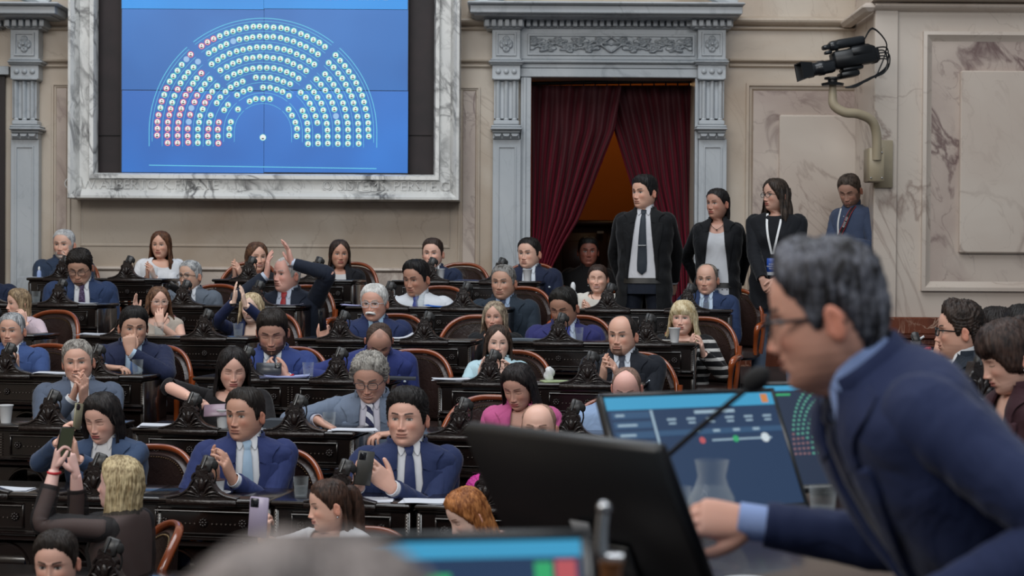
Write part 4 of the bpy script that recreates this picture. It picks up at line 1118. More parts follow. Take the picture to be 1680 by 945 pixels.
def hair_shell(G, kind, th=.014, top=1.0, rough=.003, seed=0, wide=1.0, curl=0.0, quiff=0.0, side=0, sidebulge=0.0, ragged=.004):
    na, zs = 130, np.concatenate([.1175-.1175*np.linspace(0, 1, 17)**2*.28, np.linspace(.082, -.09, 54)])
    A, Z = np.meshgrid(np.linspace(-PI, PI, na, endpoint=False), zs)
    ad = np.degrees(np.abs(A)); X0, Y0, _ = head_base(A, Z, wide)
    nz = wob(X0*90, Y0*60, Z*30, seed)
    hl = hair_line(ad, kind)-.004*g(ad, 60)+ragged*np.sin(np.degrees(A)*.9+seed)*.6+ragged*nz
    fr_ = g(ad, 62)
    m = ss(Z-hl, 0, .014+.020*fr_)*.85+.15*ss(Z-hl, 0, .006)
    th = th*(.62 if kind not in ('woman', 'centre', 'fringe') else .8); quiff = quiff*.6
    T = th*m
    topw = ss(Z, .03, .10)
    if kind in ('short', 'low', 'receding', 'bald'): T = T*(.55+.45*ss(Z, .035, .085))
    T = T*(1+(top-1)*topw)+sidebulge*m*g(Z-.02, .05)*np.abs(np.sin(A))
    T += quiff*m*ss(Z, .05, .085)*g(ad, 55)*(1+.5*np.sign(side)*np.sin(A))
    stre = np.sin(A*34+wob(X0*30, Y0*30, Z*20, seed)*3+Z*40)*.5+np.sin(A*61+Z*90+seed)*.3+wob(X0*160, Y0*160, Z*60, seed+3)*.8
    T += rough*m*stre
    if curl: T += curl*m*(wob(X0*230, Y0*230, Z*230, seed+1)+.6*wob(X0*420, Y0*420, Z*420, seed+5))
    T = np.maximum(T, .0004)
    X, Y, _ = head_base(A, Z, wide)
    nx, ny = np.sin(A), -np.cos(A); up = ss(Z, .035, .115)
    P = np.stack([X+nx*T*(1-.55*up)+(side*.004*topw*m), Y+ny*T*(1-.55*up)-quiff*.35*m*g(ad, 45)*topw, Z+T*(.25+.85*up)-.004*(1-m)*(1-up)], -1)
    inn = m <= .001
    P[inn] = np.stack([X*.96, Y*.96, Z], -1)[inn]
    keep = np.zeros((len(zs), na), bool)
    mm = m > .001
    k = mm[:-1] | mm[1:]; k = k | np.roll(k, -1, axis=1); keep[:-1] = k
    G.grid(P, closed_u=True, keep=keep, flip=True)
    # crown lid
    top_r = P[0]; c = top_r.mean(axis=0); 
    G.add(np.vstack([top_r, c[None]+[[0, 0, .001]]]), [(i, (i+1) % na, na) for i in range(na)])
    return G

def hair_curtain(G, a0=62, L=.20, vol=.02, flare=.02, seed=0, wave=.004, z0=.055, front=0.0, asym=0.0, inward=0.0, Lf=None):
    """long hair that falls from the sides and back of the head"""
    n, m = 84, 34
    P = np.zeros((m, n, 3)); Q = np.zeros((m, n, 3))
    ang = np.radians(np.linspace(a0, 360-a0, n))
    for i in range(m):
        s = i/(m-1)
        Ll = L if Lf is None else L+(Lf-L)*g((np.degrees(ang)-180)/(180-a0)*1.0, 9)*0
        z = z0-(z0+L)*s
        zz = max(z, -.035)
        X, Y, _ = head_base(ang, np.full(n, zz), 1.0)
        fall = ss(-z, .0, .18)
        bell = vol*(.5+.5*ss(z0-z, 0, .07))*(1-inward*ss(-z, .06, L))
        nx, ny = np.sin(ang), -np.cos(ang)
        lk = wave*(np.sin(ang*13+z*14+seed)+.7*np.sin(ang*29-z*22+seed*2))+.0022*np.sin(ang*67+z*8)
        r = bell+flare*fall+lk
        # below the jaw keep the width of the skull rather than of the neck
        fx = front*ss(-z, .05, .2)
        P[i, :, 0] = X+nx*r*np.where(np.abs(nx) > .3, 1, .9); P[i, :, 1] = Y+ny*r*.8-fx*np.abs(nx)
        P[i, :, 2] = z+(.016*np.sin(ang*9+seed)+.010*np.sin(ang*23))*ss(s, .7, 1)
        tk = np.minimum(.020, .004+.030*s)*np.sin(np.linspace(0, PI, n))**.3
        Q[i, :, 0] = P[i, :, 0]-nx*tk; Q[i, :, 1] = P[i, :, 1]-ny*tk; Q[i, :, 2] = P[i, :, 2]
    G.grid(P, flip=True); G.grid(Q)
    G.grid([P[-1], Q[-1]], flip=True); G.grid([Q[0], P[0]], flip=True)
    G.grid([P[:, 0], Q[:, 0]]); G.grid([P[:, -1], Q[:, -1]], flip=True)
    return G

# ---- hands: palm faces -Z, fingers +X, thumb +Y (a right hand); voxel-joined once per pose
_H = {}
POSES = {'flat': ((6, 8, 6), .0, 18), 'soft': ((18, 22, 16), .02, 12), 'relax': ((28, 38, 26), .02, 8), 'grip': ((42, 62, 38), .0, -12), 'fist': ((70, 88, 55), .0, -28), 'phone': ((30, 50, 30), .02, -8), 'spread': ((8, 12, 8), .07, 30), 'point': ((60, 75, 45), .0, -10)}
def hand(pose):
    if pose in _H: return _H[pose]
    curl, spread, thumb = POSES[pose]
    G = Geo(); K = 12
    rings = []
    for x, w, t, zc in ((-.075, .027, .022, 0), (-.03, .0265, .020, 0), (0, .027, .019, 0), (.02, .032, .0185, -.001), (.045, .038, .0165, -.002), (.068, .0405, .0145, -.001), (.086, .0395, .0115, .0005), (.094, .033, .008, .001)):
        rings.append([(x, w*math.copysign(abs(math.cos(q))**.75, math.cos(q)), zc+t*math.copysign(abs(math.sin(q))**.8, math.sin(q))) for q in np.linspace(0, 2*PI, 18, endpoint=False)])
    G.loft(rings, flip=True)
    for k, (y, L, r, dx) in enumerate(((.0295, .072, .0088, .084), (.0100, .080, .0090, .088), (-.0095, .074, .0086, .086), (-.0275, .058, .0076, .078))):
        an = 0; p = np.array([dx-.018, y*.93, -.001]); pts = [p.copy()]; rad = [r*1.05]
        sp_ = (1.5-k)*spread*1.6+(1.5-k)*.02
        p = np.array([dx, y, 0.0]); pts.append(p.copy()); rad.append(r)
        for j, (seg, c) in enumerate(zip((.46, .30, .24), curl)):
            if pose == 'point' and k == 0: c = 6
            c = c*(1+.10*(k-1))
            an += math.radians(c)
            d = np.array([math.cos(an)*math.cos(sp_), math.cos(an)*math.sin(sp_), -math.sin(an)])
            p = p+d*L*seg; pts.append(p.copy()); rad.append(r*(.96, .88, .70)[j])
        G.tube(pts, rad, 10, sm=3); G.ball(pts[-1], rad[-1]*.98, 8, 6)
    th = math.radians(thumb)
    o = np.array([.018, .022, -.006]); d1 = np.array([.66, .62, -.42 if thumb < 0 else -.25]); d1 /= np.linalg.norm(d1)
    d2 = np.array([math.cos(th*.6+.45), math.sin(th*.6+.45), -.35 if thumb < 0 else -.12]); d2 /= np.linalg.norm(d2)
    d3 = np.array([math.cos(th+.12), math.sin(th+.12), -.35 if thumb < 0 else -.08]); d3 /= np.linalg.norm(d3)
    pts = [o, o+d1*.028, o+d1*.028+d2*.034, o+d1*.028+d2*.034+d3*.028]
    G.tube(pts, [.0155, .0135, .0112, .0085], 10, sm=3); G.ball(pts[-1], .0084, 8, 6)
    V, F = remeshed(G, .0034, 3, .5)
    _H[pose] = (V*1.04, F); return _H[pose]

def nrm(v): v = np.asarray(v, float); return v/(np.linalg.norm(v)+1e-12)

class Body: pass

PEOPLE = []
def person(h, row=None, Y=None, dy=.5, yaw=0, pitch=0, roll=0, byaw=None, lean=8, blean=0, label='', skin='c08f74', hair=None, hairc='2a1d16', hairc2=None, hamt=.5,
           top='suit', c1='1b2440', c2='d8dade', tie=None, tiek='plain', tie2='ffffff', cuff=None, arms=None, glasses=None, standing=False, girth=1.0, pants='171a24',
           scale=None, extras=None, belly=0.0, zbot=None, group=None, vneck=None, c1k='plain', pin=False, fem=0, mask=None, shw=1.0, sleeve=1.0, cat='person', neckturn=.0, tor_off=(0, 0, 0), open_=None, root_y=None, **kw):
    cx, ytop, ychin = h; hh = ychin-ytop
    sp = dict(skin=skin, hairc=hairc, fem=fem, hkind=(hair[0] if hair and hair[0] != 'bald' else None), **kw)
    if Y is None: Y = row_y(row, cx)+dy
    real = .245
    s = scale or float(np.clip(hh*Y/(FPX*real), .86, 1.14))
    phi = math.degrees(math.atan((840-cx)/FPX))
    if standing and lean < 20: shw = shw*.93; tor_off = (0, 0, -.022)
    Hc = W(cx, (ytop+ychin)/2, Y)
    byaw = yaw*.35 if byaw is None else byaw
    Rh = rz(R_(yaw+phi)) @ rx(R_(pitch)) @ ry(R_(roll))
    Rt = rz(R_(byaw+phi)) @ rx(R_(lean)) @ ry(R_(blean))
    T0 = Hc+s*(Rh @ np.array([0, .010, -.066])+Rt @ np.array([0, .010, -.032]))+s*(Rt @ np.array(tor_off, float))
    def tw(P): return T0+s*(np.asarray(P) @ Rt.T)
    def hw(P): return Hc+s*(np.asarray(P) @ Rh.T)
    # base of the person = where an Empty sits on the floor below the hips
    hip = tw([[0, 0, -.60]])[0]
    fl = FLOOR[row] if row else (Zf if standing else hip[2]-.45*s)
    if standing: fl = hip[2]-.88*s
    if zbot is not None: fl = zbot
    root = empty('person', (hip[0], hip[1], fl), label, cat, group)
    FT = TOR_T.copy(); FT[:, 1] *= (1-.08*fem)*shw*1.05*(1+.35*(girth-1)); FT[:, 2:] *= girth
    if fem: FT[:, 1] = np.where(FT[:, 0] < -.3, FT[:, 1]*.96, FT[:, 1])
    def tp(a, z, off=0.0):
        w, f, b = spl(FT, z, 1)+off, spl(FT, z, 2)+off, spl(FT, z, 3)+off
        f = f+belly*g(z+.40, .14)
        sn, c = np.sin(a), np.cos(a); e = 2/2.5
        X = np.sign(sn)*np.abs(sn)**e*w
        Yv = np.where(c > 0, -np.abs(c)**e*f, np.abs(c)**e*b)
        if fem: Yv = Yv-.030*fem*g(np.abs(X)-.075, .045)*g(z+.20, .055)*(c > 0)
        return np.stack([X, Yv, z+0*X], -1)
    def tz(a0, a1, ztop_f, zb, n, m, off, rip=0.0):
        a = np.linspace(a0, a1, m); P = []
        for i in range(n):
            t = i/(n-1); zt = ztop_f(a); z = zt+(zb-zt)*t
            q = tp(a, z, off); 
            if rip: q[:, 1] += rip*np.sin(a*9+z*30)*ss(-z, .1, .3); q[:, 0] += rip*np.sin(z*55+a*3)*ss(-z, .12, .3)
            P.append(q)
        return np.array(P)
    skinc = tone(skin)
    # ---------- body: head, neck, trunk in one surface, then arms and hands
    G = Geo()
    P, C = build_head(sp)
    nr = len(Z_HEAD); PW = hw(P.reshape(-1, 3)).reshape(P.shape)
    PT = tw((P-np.array([0, .020, -.098])).reshape(-1, 3)).reshape(P.shape)
    k = ss(-Z_HEAD, .112, .128)[:, None, None]; PW = PW*(1-k)+PT*k
    zt = np.array([-.032, -.05, -.08, -.12, -.16, -.20, -.25, -.32, -.40, -.50, -.60])
    TR = np.array([tw(tp(A_COL, np.full(len(A_COL), z), -.012)) for z in zt])
    allP = np.concatenate([PW, TR]); allC = np.concatenate([C, np.tile(skinc, (len(zt), len(A_COL), 1))])
    G.grid(allP, closed_u=True, cap1=True, col=allC, flip=True)
    c = allP[0].mean(axis=0); n_ = len(A_COL)
    for sgn in (-1, 1):                                      # ears
        t = np.linspace(0, PI, 11); a = np.linspace(0, 2*PI, 16, endpoint=False); E = []
        for q in t:
            row_ = []
            for b in a:
                x, y, z = math.cos(q)*.0085, math.sin(q)*math.cos(b)*.017, math.sin(q)*math.sin(b)*.031
                if x > 0: x -= .0075*math.exp(-((y+.003)/.009)**2-((z-.002)/.017)**2)
                z2 = z; y2 = y-z*.25+(.004 if z > 0 else -.002)
                row_.append((sgn*(.079*(1-.03*fem)*kw.get('wide', 1)+x+.006+max(0, y2)*.35), y2+.012, z2-.010))
            E.append(row_)
        if sgn < 0: E = [r_[::-1] for r_ in E]
        E = np.array(E); EC = np.tile(skinc*np.array([.95, .72, .66]), (11, 16, 1))
        G.grid(hw(E.reshape(-1, 3)).reshape(E.shape), closed_u=True, col=EC)
    # ---------- arms
    slv = Geo(); cuf = Geo(); acc = []
    arms = dict(arms or {})
    suit = top in ('suit', 'blazer', 'shirt', 'jacket', 'sweater')
    handpos = {}
    for side in ('r', 'l'):                                   # r = the person's right = image left when facing us
        sx = -1 if side == 'r' else 1
        S = tw([[sx*(FT[5, 1]-.040), .004, -.088]])[0]
        spec = arms.get(side)
        if spec is None:
            if standing: tgt = tw([[sx*.27, -.06, -.66]])[0]; fd = Rt @ np.array([0, -.15, -1.0]); nd = Rt @ np.array([-sx, 0, 0.0]); pose = 'relax'; pole = Rt @ np.array([sx*.5, .6, 0])
            else: tgt = tw([[sx*.15, -.34, -.46]])[0]; fd = Rt @ np.array([-sx*.6, -.7, .05]); nd = np.array([0, 0, -1.0]); pose = 'relax'; pole = None
        else:
            tgt = np.asarray(spec['p'], float); fd = np.asarray(spec.get('f', (0, -.3, 1.0)), float); nd = np.asarray(spec.get('n', (-sx, 0, 0)), float); pose = spec.get('pose', 'soft'); pole = spec.get('pole')
        if pole is None: pole = Rt @ np.array([sx*.75, .35, -1.0])
        pole = nrm(pole)
        l1, l2 = .285*s, .262*s
        v = tgt-S; d = np.linalg.norm(v)
        if d > (l1+l2)*.985:
            if d > (l1+l2)*1.12: ext = d/(l1+l2)*1.0; l1 *= min(ext, 1.12); l2 *= min(ext, 1.12)
            dm = (l1+l2)*.985
            if d > dm: tgt = S+v/d*dm; d = dm; v = tgt-S
        u = v/d; co = np.clip((l1*l1+d*d-l2*l2)/(2*l1*d), -1, 1); pp = nrm(pole-(pole@u)*u)
        E = S+u*l1*co+pp*l1*math.sqrt(max(0, 1-co*co))
        handpos[side] = (tgt, nrm(fd), nrm(nd))
        # skin forearm and upper arm
        seg = np.array([S, S*.5+E*.5, E, E*.45+tgt*.55, tgt-nrm(tgt-E)*.01*s])
        k0 = G.n
        kk = (.88 if fem else 1.0)
        pts, rad = catmull(seg, np.array([.054, .047, .041, .038, .027])*s*kk, 5)
        fr = frames(pts); an = np.linspace(0, 2*PI, 14, endpoint=False)
        TT = np.array([p+r*(np.outer(np.cos(an), a_)+np.outer(np.sin(an), b_)) for p, r, (a_, b_) in zip(pts, rad, fr)])
        G.grid(TT, closed_u=True, cap0=True, cap1=True, col=np.tile(skinc, (*TT.shape[:2], 1)))
        if pose != 'none':
            V, F = hand(pose)
            V = V.copy()*(.90 if fem else 1.0)*s
            if side == 'l': V[:, 1] *= -1; F = [f[::-1] for f in F]
            X_ = nrm(fd); Z_ = -nrm(nd); Z_ = nrm(Z_-(Z_@X_)*X_); Y_ = np.cross(Z_, X_)
            R3 = np.stack([X_, Y_, Z_], 1)
            # forearm stub of the hand follows the forearm
            fa = nrm(tgt-E); loc = V.copy(); wgt = ss(-loc[:, 0]/s, .0, .05)[:, None]
            HW = tgt+V @ R3.T
            alt = tgt+(V[:, :1])*fa[None, :]+ (V*np.array([0, 1, 1])) @ R3.T
            HW = HW*(1-wgt)+alt*wgt
            cc = np.tile(skinc, (len(V), 1)); tipm = ss(V[:, 0]/s, .15, .18)[:, None]*.35
            cc = cc*(1-tipm)+skinc*np.array([1, .75, .7])*tipm
            if kw.get('nails'):
                nm_ = ss(V[:, 0]/s, .172, .178)[:, None]; cc = cc*(1-nm_)+np.array(hx(kw['nails']))*nm_
            G.add(HW, F, cc)
        # sleeve
        if sleeve > 0 and top != 'bare':
            rs = dict(suit=(.067, .059, .053, .047, .041), blazer=(.064, .056, .050, .045, .040), shirt=(.066, .062, .058, .054, .040), blouse=(.066, .060, .056, .054, .040), sweater=(.070, .066, .060, .056, .044), sheer=(.064, .066, .060, .052, .046)).get(top, (.068, .060, .054, .048, .041))
            end = E*.0+tgt-nrm(tgt-E)*(.022 if top in ('suit', 'blazer') else .008)*s
            if sleeve < 1:
                end = E+(end-E)*max(0.05, (sleeve-.5)*2) if sleeve > .5 else S+(E-S)*sleeve*2
            inn = tw([[sx*(FT[5, 1]-.085), .004, -.085]])[0]
            if sleeve > .5: seg = [inn, S, S*.48+E*.52, E, E*.5+end*.5, end]; rr_ = np.array([.050, rs[0], rs[1], rs[2], rs[3], rs[4]])
            else: seg = [inn, S, end]; rr_ = np.array([.05, rs[0], rs[1]])
            if sleeve > .5: seg[3] = E+(S*.5+end*.5-E)*.06
            rr_ = rr_*s*(1-.06*fem)*(.75+.25*girth)
            pts, rad = catmull(np.array(seg), rr_, 9)
            fr = frames(pts); an = np.linspace(0, 2*PI, 24, endpoint=False); n2 = len(pts); TT = []
            bend = 1-max(-.2, nrm(E-S)@nrm(tgt-E))
            inner = nrm((S+tgt)/2-E) if bend > .02 else np.array([0, 0, 1.0])
            for i, (p, r, (a_, b_)) in enumerate(zip(pts, rad, fr)):
                t = i/(n2-1); near = math.exp(-((t-.60)/.14)**2)+.5*math.exp(-((t-.28)/.10)**2)+.35*math.exp(-((t-.92)/.07)**2)
                dirs = np.outer(np.cos(an), a_)+np.outer(np.sin(an), b_)
                fold = near*(.05+.05*bend)*np.sin(t*95+2.2*np.sin(an+side.count('r'))+Hc[0]*9)*(.55+.45*(dirs@inner))
                TT.append(p+r*(1+fold+.03*np.sin(an*3+t*11))[:, None]*dirs)
            TT = np.array(TT)
            slv.grid(TT, closed_u=True, cap0=True)
            last = TT[-1]; cen = last.mean(axis=0); slv.grid(np.array([last, cen+(last-cen)*.82, cen+(last-cen)*.80-nrm(tgt-E)*.02*s]), closed_u=True)
            if cuff or (top in ('suit',) and cuff is None):
                ax_ = nrm(tgt-E); R0 = last-cen; cr = []
                cx_ = kw.get('cuffx', 0)
                for q, kx in ((-.02, .80), (.010, .82), (.019+cx_, .82), (.020+cx_, .74), (-.01, .72)): cr.append(cen+ax_*q*s+R0*kx)
                cuf.grid(np.array(cr), closed_u=True)
    o = obj('body', G, skin_mat(), root, color=True)
    # ---------- hair
    hm = hair_mat(hx(hairc), hx(hairc2) if hairc2 else None, hamt)
    if hair:
        G = Geo(); kind, opt = hair[0], dict(hair[1]) if len(hair) > 1 else {}
        cur = opt.pop('curtain', None); bun = opt.pop('bun', None); tail = opt.pop('tail', None); hseed = opt.setdefault('seed', Hc[0]*7)
        hair_shell(G, kind, wide=kw.get('wide', 1.0), **opt)
        if cur is not None: hair_curtain(G, seed=hseed, **cur)
        if bun: G.ball(bun[0], bun[1], 18, 12)
        if tail: G.tube(tail[0], tail[1], 16, sm=5)
        V = hw(G.arr()); G2 = Geo(); G2.add(V, G.f); ho = obj('hair', G2, hm, root)
    if kw.get('beard') and kw['beard'][1] > .8 or kw.get('moustache'):
        G = Geo()
        if kw.get('moustache'):
            G.tube([(-.034, -.080, -.066), (-.022, -.096, -.058), (0, -.1035, -.0535), (.022, -.096, -.058), (.034, -.080, -.066)], [.003, .0085, .0075, .0085, .003], 8, sm=5)
            V = hw(G.arr()); G2 = Geo(); G2.add(V, G.f); obj('moustache', G2, hair_mat(hx(kw['moustache'])), root)
    # ---------- clothes
    M1 = cloth(hx(c1), c1k, hx(kw['c1b']) if 'c1b' in kw else None)
    M2 = cloth(hx(c2), wr=.25)
    if top == 'sheer': M1 = mat('sheer_mesh', hx(c1), .7, alpha=.74, bump=(220, .3, .003))
    zbt = -.60 if not standing else -.74
    if top == 'suit' or top == 'blazer':
        zb = open_ or -.40
        def ae(z):                                           # half opening angle of the jacket front
            w = spl(FT, z, 1)+.012
            if kw.get('openj'): return np.arcsin(np.clip(np.interp(z, [zbt, -.45, -.12, .0], [.115, .10, .062, .045])/w, 0, .95)**1.25)
            e = np.where(z > zb, np.interp(z, [zb, -.16, -.05, .0], [.004, .058, .052, .045]), .004+(.05*ss(zb-z, 0, .3) if standing else 0))
            return np.arcsin(np.clip((e/w), 0, .95)**1.25)
        n, m = 44, 72; P = []
        for i in range(n):
            z = .006-(.006-zbt)*(i/(n-1))**1.0; a = np.linspace(0, 1, m); A0 = float(ae(z)); aa = A0+(2*PI-2*A0)*a
            q = tp(aa, np.full(m, z), .012+.002*math.sin(z*60))
            q[:, 0] += .0035*np.sin(z*42+aa*4)*ss(-z, .12, .3); q[:, 1] += .004*np.sin(aa*7+z*26)*ss(-z, .12, .3)
            P.append(tw(q))
        P = np.array(P); G = Geo(); G.grid(P, flip=True)
        Pi = []
        for i in range(n):
            z = .006-(.006-zbt)*(i/(n-1)); A0 = float(ae(z)); aa = A0+(2*PI-2*A0)*np.linspace(0, 1, m); Pi.append(tw(tp(aa, np.full(m, z), .006)))
        Pi = np.array(Pi); G.grid(np.stack([P[:, 0], Pi[:, 0]], 1), flip=False); G.grid(np.stack([P[:, -1], Pi[:, -1]], 1), flip=True)
        G.grid(np.array([Pi[0], P[0]]), flip=True); G.grid(Pi)
        for v_, c_ in ((slv, None),):
            G.add(v_.arr(), v_.f)
        jk = obj('jacket', G, M1, root)
        # lapels and collar
        G = Geo()
        for sgn in (-1, 1):
            for (zs_, ws_) in (((.010, -.015, -.045, -.075, -.098), (.036, .046, .054, .056, .050)), ((-.104, -.108, -.14, -.19, -.25, -.31, zb+.01), (.060, .082, .078, .066, .048, .026, .006))):
                if top == 'blazer': ws_ = [w_*.85 for w_ in ws_]
                zz = np.linspace(0, 1, 16); zq = np.interp(zz, np.linspace(0, 1, len(zs_)), zs_); wq = np.interp(zz, np.linspace(0, 1, len(ws_)), ws_); rows_ = []
                for z, w_ in zip(zq, wq):
                    wl = float(spl(FT, z, 1))+.012; A0 = float(ae(z)); x0 = wl*math.sin(A0)**(2/2.5)
                    r_ = []
                    for t, of in ((-.03, .010), (0, .018), (.35, .026), (.7, .026), (.96, .023), (1.0, .012)):
                        x = min(x0+w_*t, wl*.97); aa_ = math.asin(min(.999, (max(0, x)/wl)**1.25))
                        p = tp(np.array([aa_]), np.array([z-.02*max(0, t)*(z > -.1)]), of)[0]; p[0] *= sgn; r_.append(p)
                    rows_.append(r_)
                G.grid(tw(np.array(rows_).reshape(-1, 3)).reshape(16, 6, 3), flip=sgn < 0)
        # back collar stand
        aa = np.linspace(.75, 2*PI-.75, 30); rows_ = []
        for zz, of in ((.016, .010), (.019, .014), (.013, .020), (-.012, .022), (-.014, .010)): rows_.append(tw(np.array([tp(np.array([q]), np.array([0.0]), of)[0]+np.array([0, .0, zz*(1 if True else 0)]) for q in aa])))
        G.grid(np.array(rows_))
        obj('lapels', G, M1, jk)
        if cuf.n: obj('shirt_cuffs', cuf, M2, root)
        if pin:
            G = Geo(); p = tw([tp(np.array([.62]), np.array([-.15]), .026)[0]])[0]; G.ball(p, (.010*s, .006*s, .008*s), 8, 6); obj('lapel_pin', G, mat('pin', hx('c9d4dc'), .3, .2), jk)
        if kw.get('buttons', True):
            G = Geo(); p = tw([tp(np.array([.06]), np.array([zb-.005]), .017)[0]])[0]; G.ball(p, .008*s, 8, 6); obj('button', G, mat('button', hx('16161c'), .3), jk)
    else:
        vn = vneck if vneck is not None else (.0 if top == 'shirt' else .07)
        vw_ = .5 if top != 'shirt' else .3
        zf_ = lambda a: .002-vn*np.exp(-(np.minimum(np.abs((a+PI) % (2*PI)-PI), 3)/vw_)**2)-(0 if vn == 0 else .012)
        aa0 = 0
        P = np.array([tw(r_) for r_ in tz(-PI, PI, zf_, zbt, 40, 84, .010 if top != 'sheer' else .004, rip=.004)])
        G = Geo(); G.grid(P, flip=True)
        Pi = np.array([tw(r_) for r_ in tz(-PI, PI, lambda a: zf_(a)+.0, zbt, 6, 84, .003)]); G.grid(np.array([Pi[0], P[0]]), flip=True)
        G.add(slv.arr(), slv.f)
        nm = {'shirt': 'shirt', 'sweater': 'sweater', 'blouse': 'blouse', 'sheer': 'sheer_top', 'dress': 'dress', 'bare': 'sleeveless_top', 'jacket': 'jacket'}.get(top, 'top')
        jk = obj(nm, G, kw.get('M1') or M1, root)
        if top == 'shirt':
            M2 = M1
            G = Geo(); p = [tw([tp(np.array([0.0]), np.array([z]), .0125)[0]])[0] for z in np.linspace(-.04, -.5, 12)]
            for q in p[1::2]: G.ball(q, .0045*s, 6, 5)
            obj('buttons', G, mat('shirt_button', hx('c6c8cc'), .3), jk)
    if top in ('suit', 'shirt') or (top == 'blazer' and kw.get('collar')):
        # shirt front, collar, tie
        if top != 'shirt':
            P = np.array([tw(r_) for r_ in tz(-1.0, 1.0, lambda a: 0*a-.0, -.52, 14, 26, .002)]); G = Geo(); G.grid(P, flip=True); sh = obj('shirt', G, M2, root)
        else: sh = jk
        G = Geo(); op = .16 if tie else .34
        if kw.get('collar') == 'open': op = .5
        aa = np.concatenate([np.linspace(op, 1.0, 10), np.linspace(1.15, 2*PI-1.15, 20), np.linspace(2*PI-1.0, 2*PI-op, 10)])
        ad = np.minimum(aa, 2*PI-aa)
        kx = [op, op+.22, .95, 1.35, PI]
        X3 = np.interp(ad, kx, [.010 if tie else .022, .036, .056, .064, .0]); Z3 = np.interp(ad, kx, [-.016, -.050, -.014, .002, .006])
        r1 = []; r2 = []; r3 = []
        for q, d_, x3, zz in zip(aa, ad, X3, Z3):
            b = tp(np.array([q]), np.array([0.0]), 0)[0]; zt_ = .042-.014*math.exp(-(d_/.7)**2)
            r1.append((b[0]*.93, b[1]*.93+.004, zt_)); r2.append((b[0]*.98, b[1]*.98-.001, zt_+.003))
            if d_ < 1.35:
                w_ = float(spl(FT, min(-.001, zz), 1))+.007; an_ = math.asin(min(.99, (x3/w_)**1.25))
                lo = tp(np.array([an_]), np.array([min(-.001, zz)]), .009)[0]; lo[0] = x3*(1 if q < PI else -1); lo[2] = zz
                bb = np.array([b[0]*1.01, b[1]*1.01, zz]); t_ = ss(d_, .9, 1.35); lo = lo*(1-t_)+bb*t_
            else: lo = np.array([b[0]*1.01, b[1]*1.01, zz])
            r3.append(tuple(lo))
        r25 = [tuple((np.array(a_)*.5+np.array(b_)*.5)*np.array([1.03, 1.03, 1])) for a_, b_ in zip(r2, r3)]
        r0 = [(x, y, -.03) for x, y, z in r1]
        G.grid(np.array([tw(q) for q in (r0, r1, r2, r25, r3)]), flip=False)
        obj('collar', G, M2, sh)
        if tie:
            MT = cloth(hx(tie), tiek, hx(tie2), rough=.5, wr=.15)
            G = Geo(); rows_ = []
            for z, w_, of in ((-.006, .019, .012), (-.014, .021, .020), (-.034, .0155, .022), (-.044, .012, .014), (-.048, .015, .012), (-.07, .019, .015), (-.14, .024, .012), (-.22, .029, .010), (-.30, .033, .010), (-.40, .037, .010), (-.455, .034, .012), (-.48, .004, .010)):
                c_ = tp(np.array([0.0]), np.array([z]), of)[0]
                rows_.append([(-w_, c_[1]+.006, z), (-w_*.96, c_[1]+.0, z), (-w_*.4, c_[1]-.004, z), (w_*.4, c_[1]-.004, z), (w_*.96, c_[1]+.0, z), (w_, c_[1]+.006, z)])
            G.grid(tw(np.array(rows_).reshape(-1, 3)).reshape(len(rows_), 6, 3)); obj('tie', G, MT, root)
    if top in ('suit', 'blazer') and standing:
        G = Geo(); bl = [tw(tp(np.linspace(-1.3, 1.3, 24), np.full(24, z), of)) for z, of in ((-.505, .004), (-.505, .009), (-.545, .010), (-.545, .004))]
        G.grid(np.array(bl), flip=True); obj('belt', G, mat('belt_leather', hx('141210'), .35), root)
    if top == 'blazer' and not kw.get('collar'):
        zf2 = lambda a: -.02-(kw.get('scoop', .09))*np.exp(-(np.abs(a)/.55)**2)
        P = np.array([tw(r_) for r_ in tz(-1.25, 1.25, zf2, -.6, 18, 30, .0035)]); G = Geo(); G.grid(P, flip=True); obj('top', G, M2, root)
    # ---------- legs
    G = Geo(); Sh = Geo()
    for sx in (-1, 1):
        hipj = tw([[sx*.10, 0, -.56]])[0]
        fw = rz(R_(byaw+phi)) @ np.array([0, -1.0, 0])
        rt = rz(R_(byaw+phi)) @ np.array([1.0, 0, 0])
        if standing: kn = np.array([hipj[0]*1.0, hipj[1], (hipj[2]+fl)*.5+.03])+rt*sx*.02; an_ = np.array([hipj[0], hipj[1], fl+.09])+rt*sx*.04+fw*-.02
        else:
            z_k = min(hipj[2]+.02, fl+.56*s); kn = np.array([hipj[0], hipj[1], 0])+fw*.36*s+rt*sx*.04; kn[2] = z_k; an_ = kn+fw*.02; an_[2] = fl+.09
        G.tube([hipj+np.array([0, 0, .06]), hipj, hipj*.5+kn*.5, kn, kn*.5+an_*.5, an_], np.array([.098, .102, .086, .064, .056, .050])*s*(.92 if fem else 1)*kw.get('legw', 1), 16, sm=5)
        Sh.tube([an_+fw*-.06-np.array([0, 0, .05]), an_+fw*-.04-np.array([0, 0, .04]), an_+fw*.08-np.array([0, 0, .052]), an_+fw*.17-np.array([0, 0, .062]), an_+fw*.20-np.array([0, 0, .066])], [.02, .042, .038, .028, .012], 12, sm=3)
    hp = [tw(tp(np.linspace(-PI, PI, 28, endpoint=False), np.full(28, z), of)) for z, of in ((-.50, .0), (-.56, .004), (-.62, -.004))]
    G.grid(np.array(hp), closed_u=True, cap1=True, flip=True)
    tr = obj('trousers', G, kw.get('MP') or cloth(hx(pants)), root)
    for q in range(1): obj('shoes', Sh, mat('shoe_leather', hx('17120f'), .35), root)
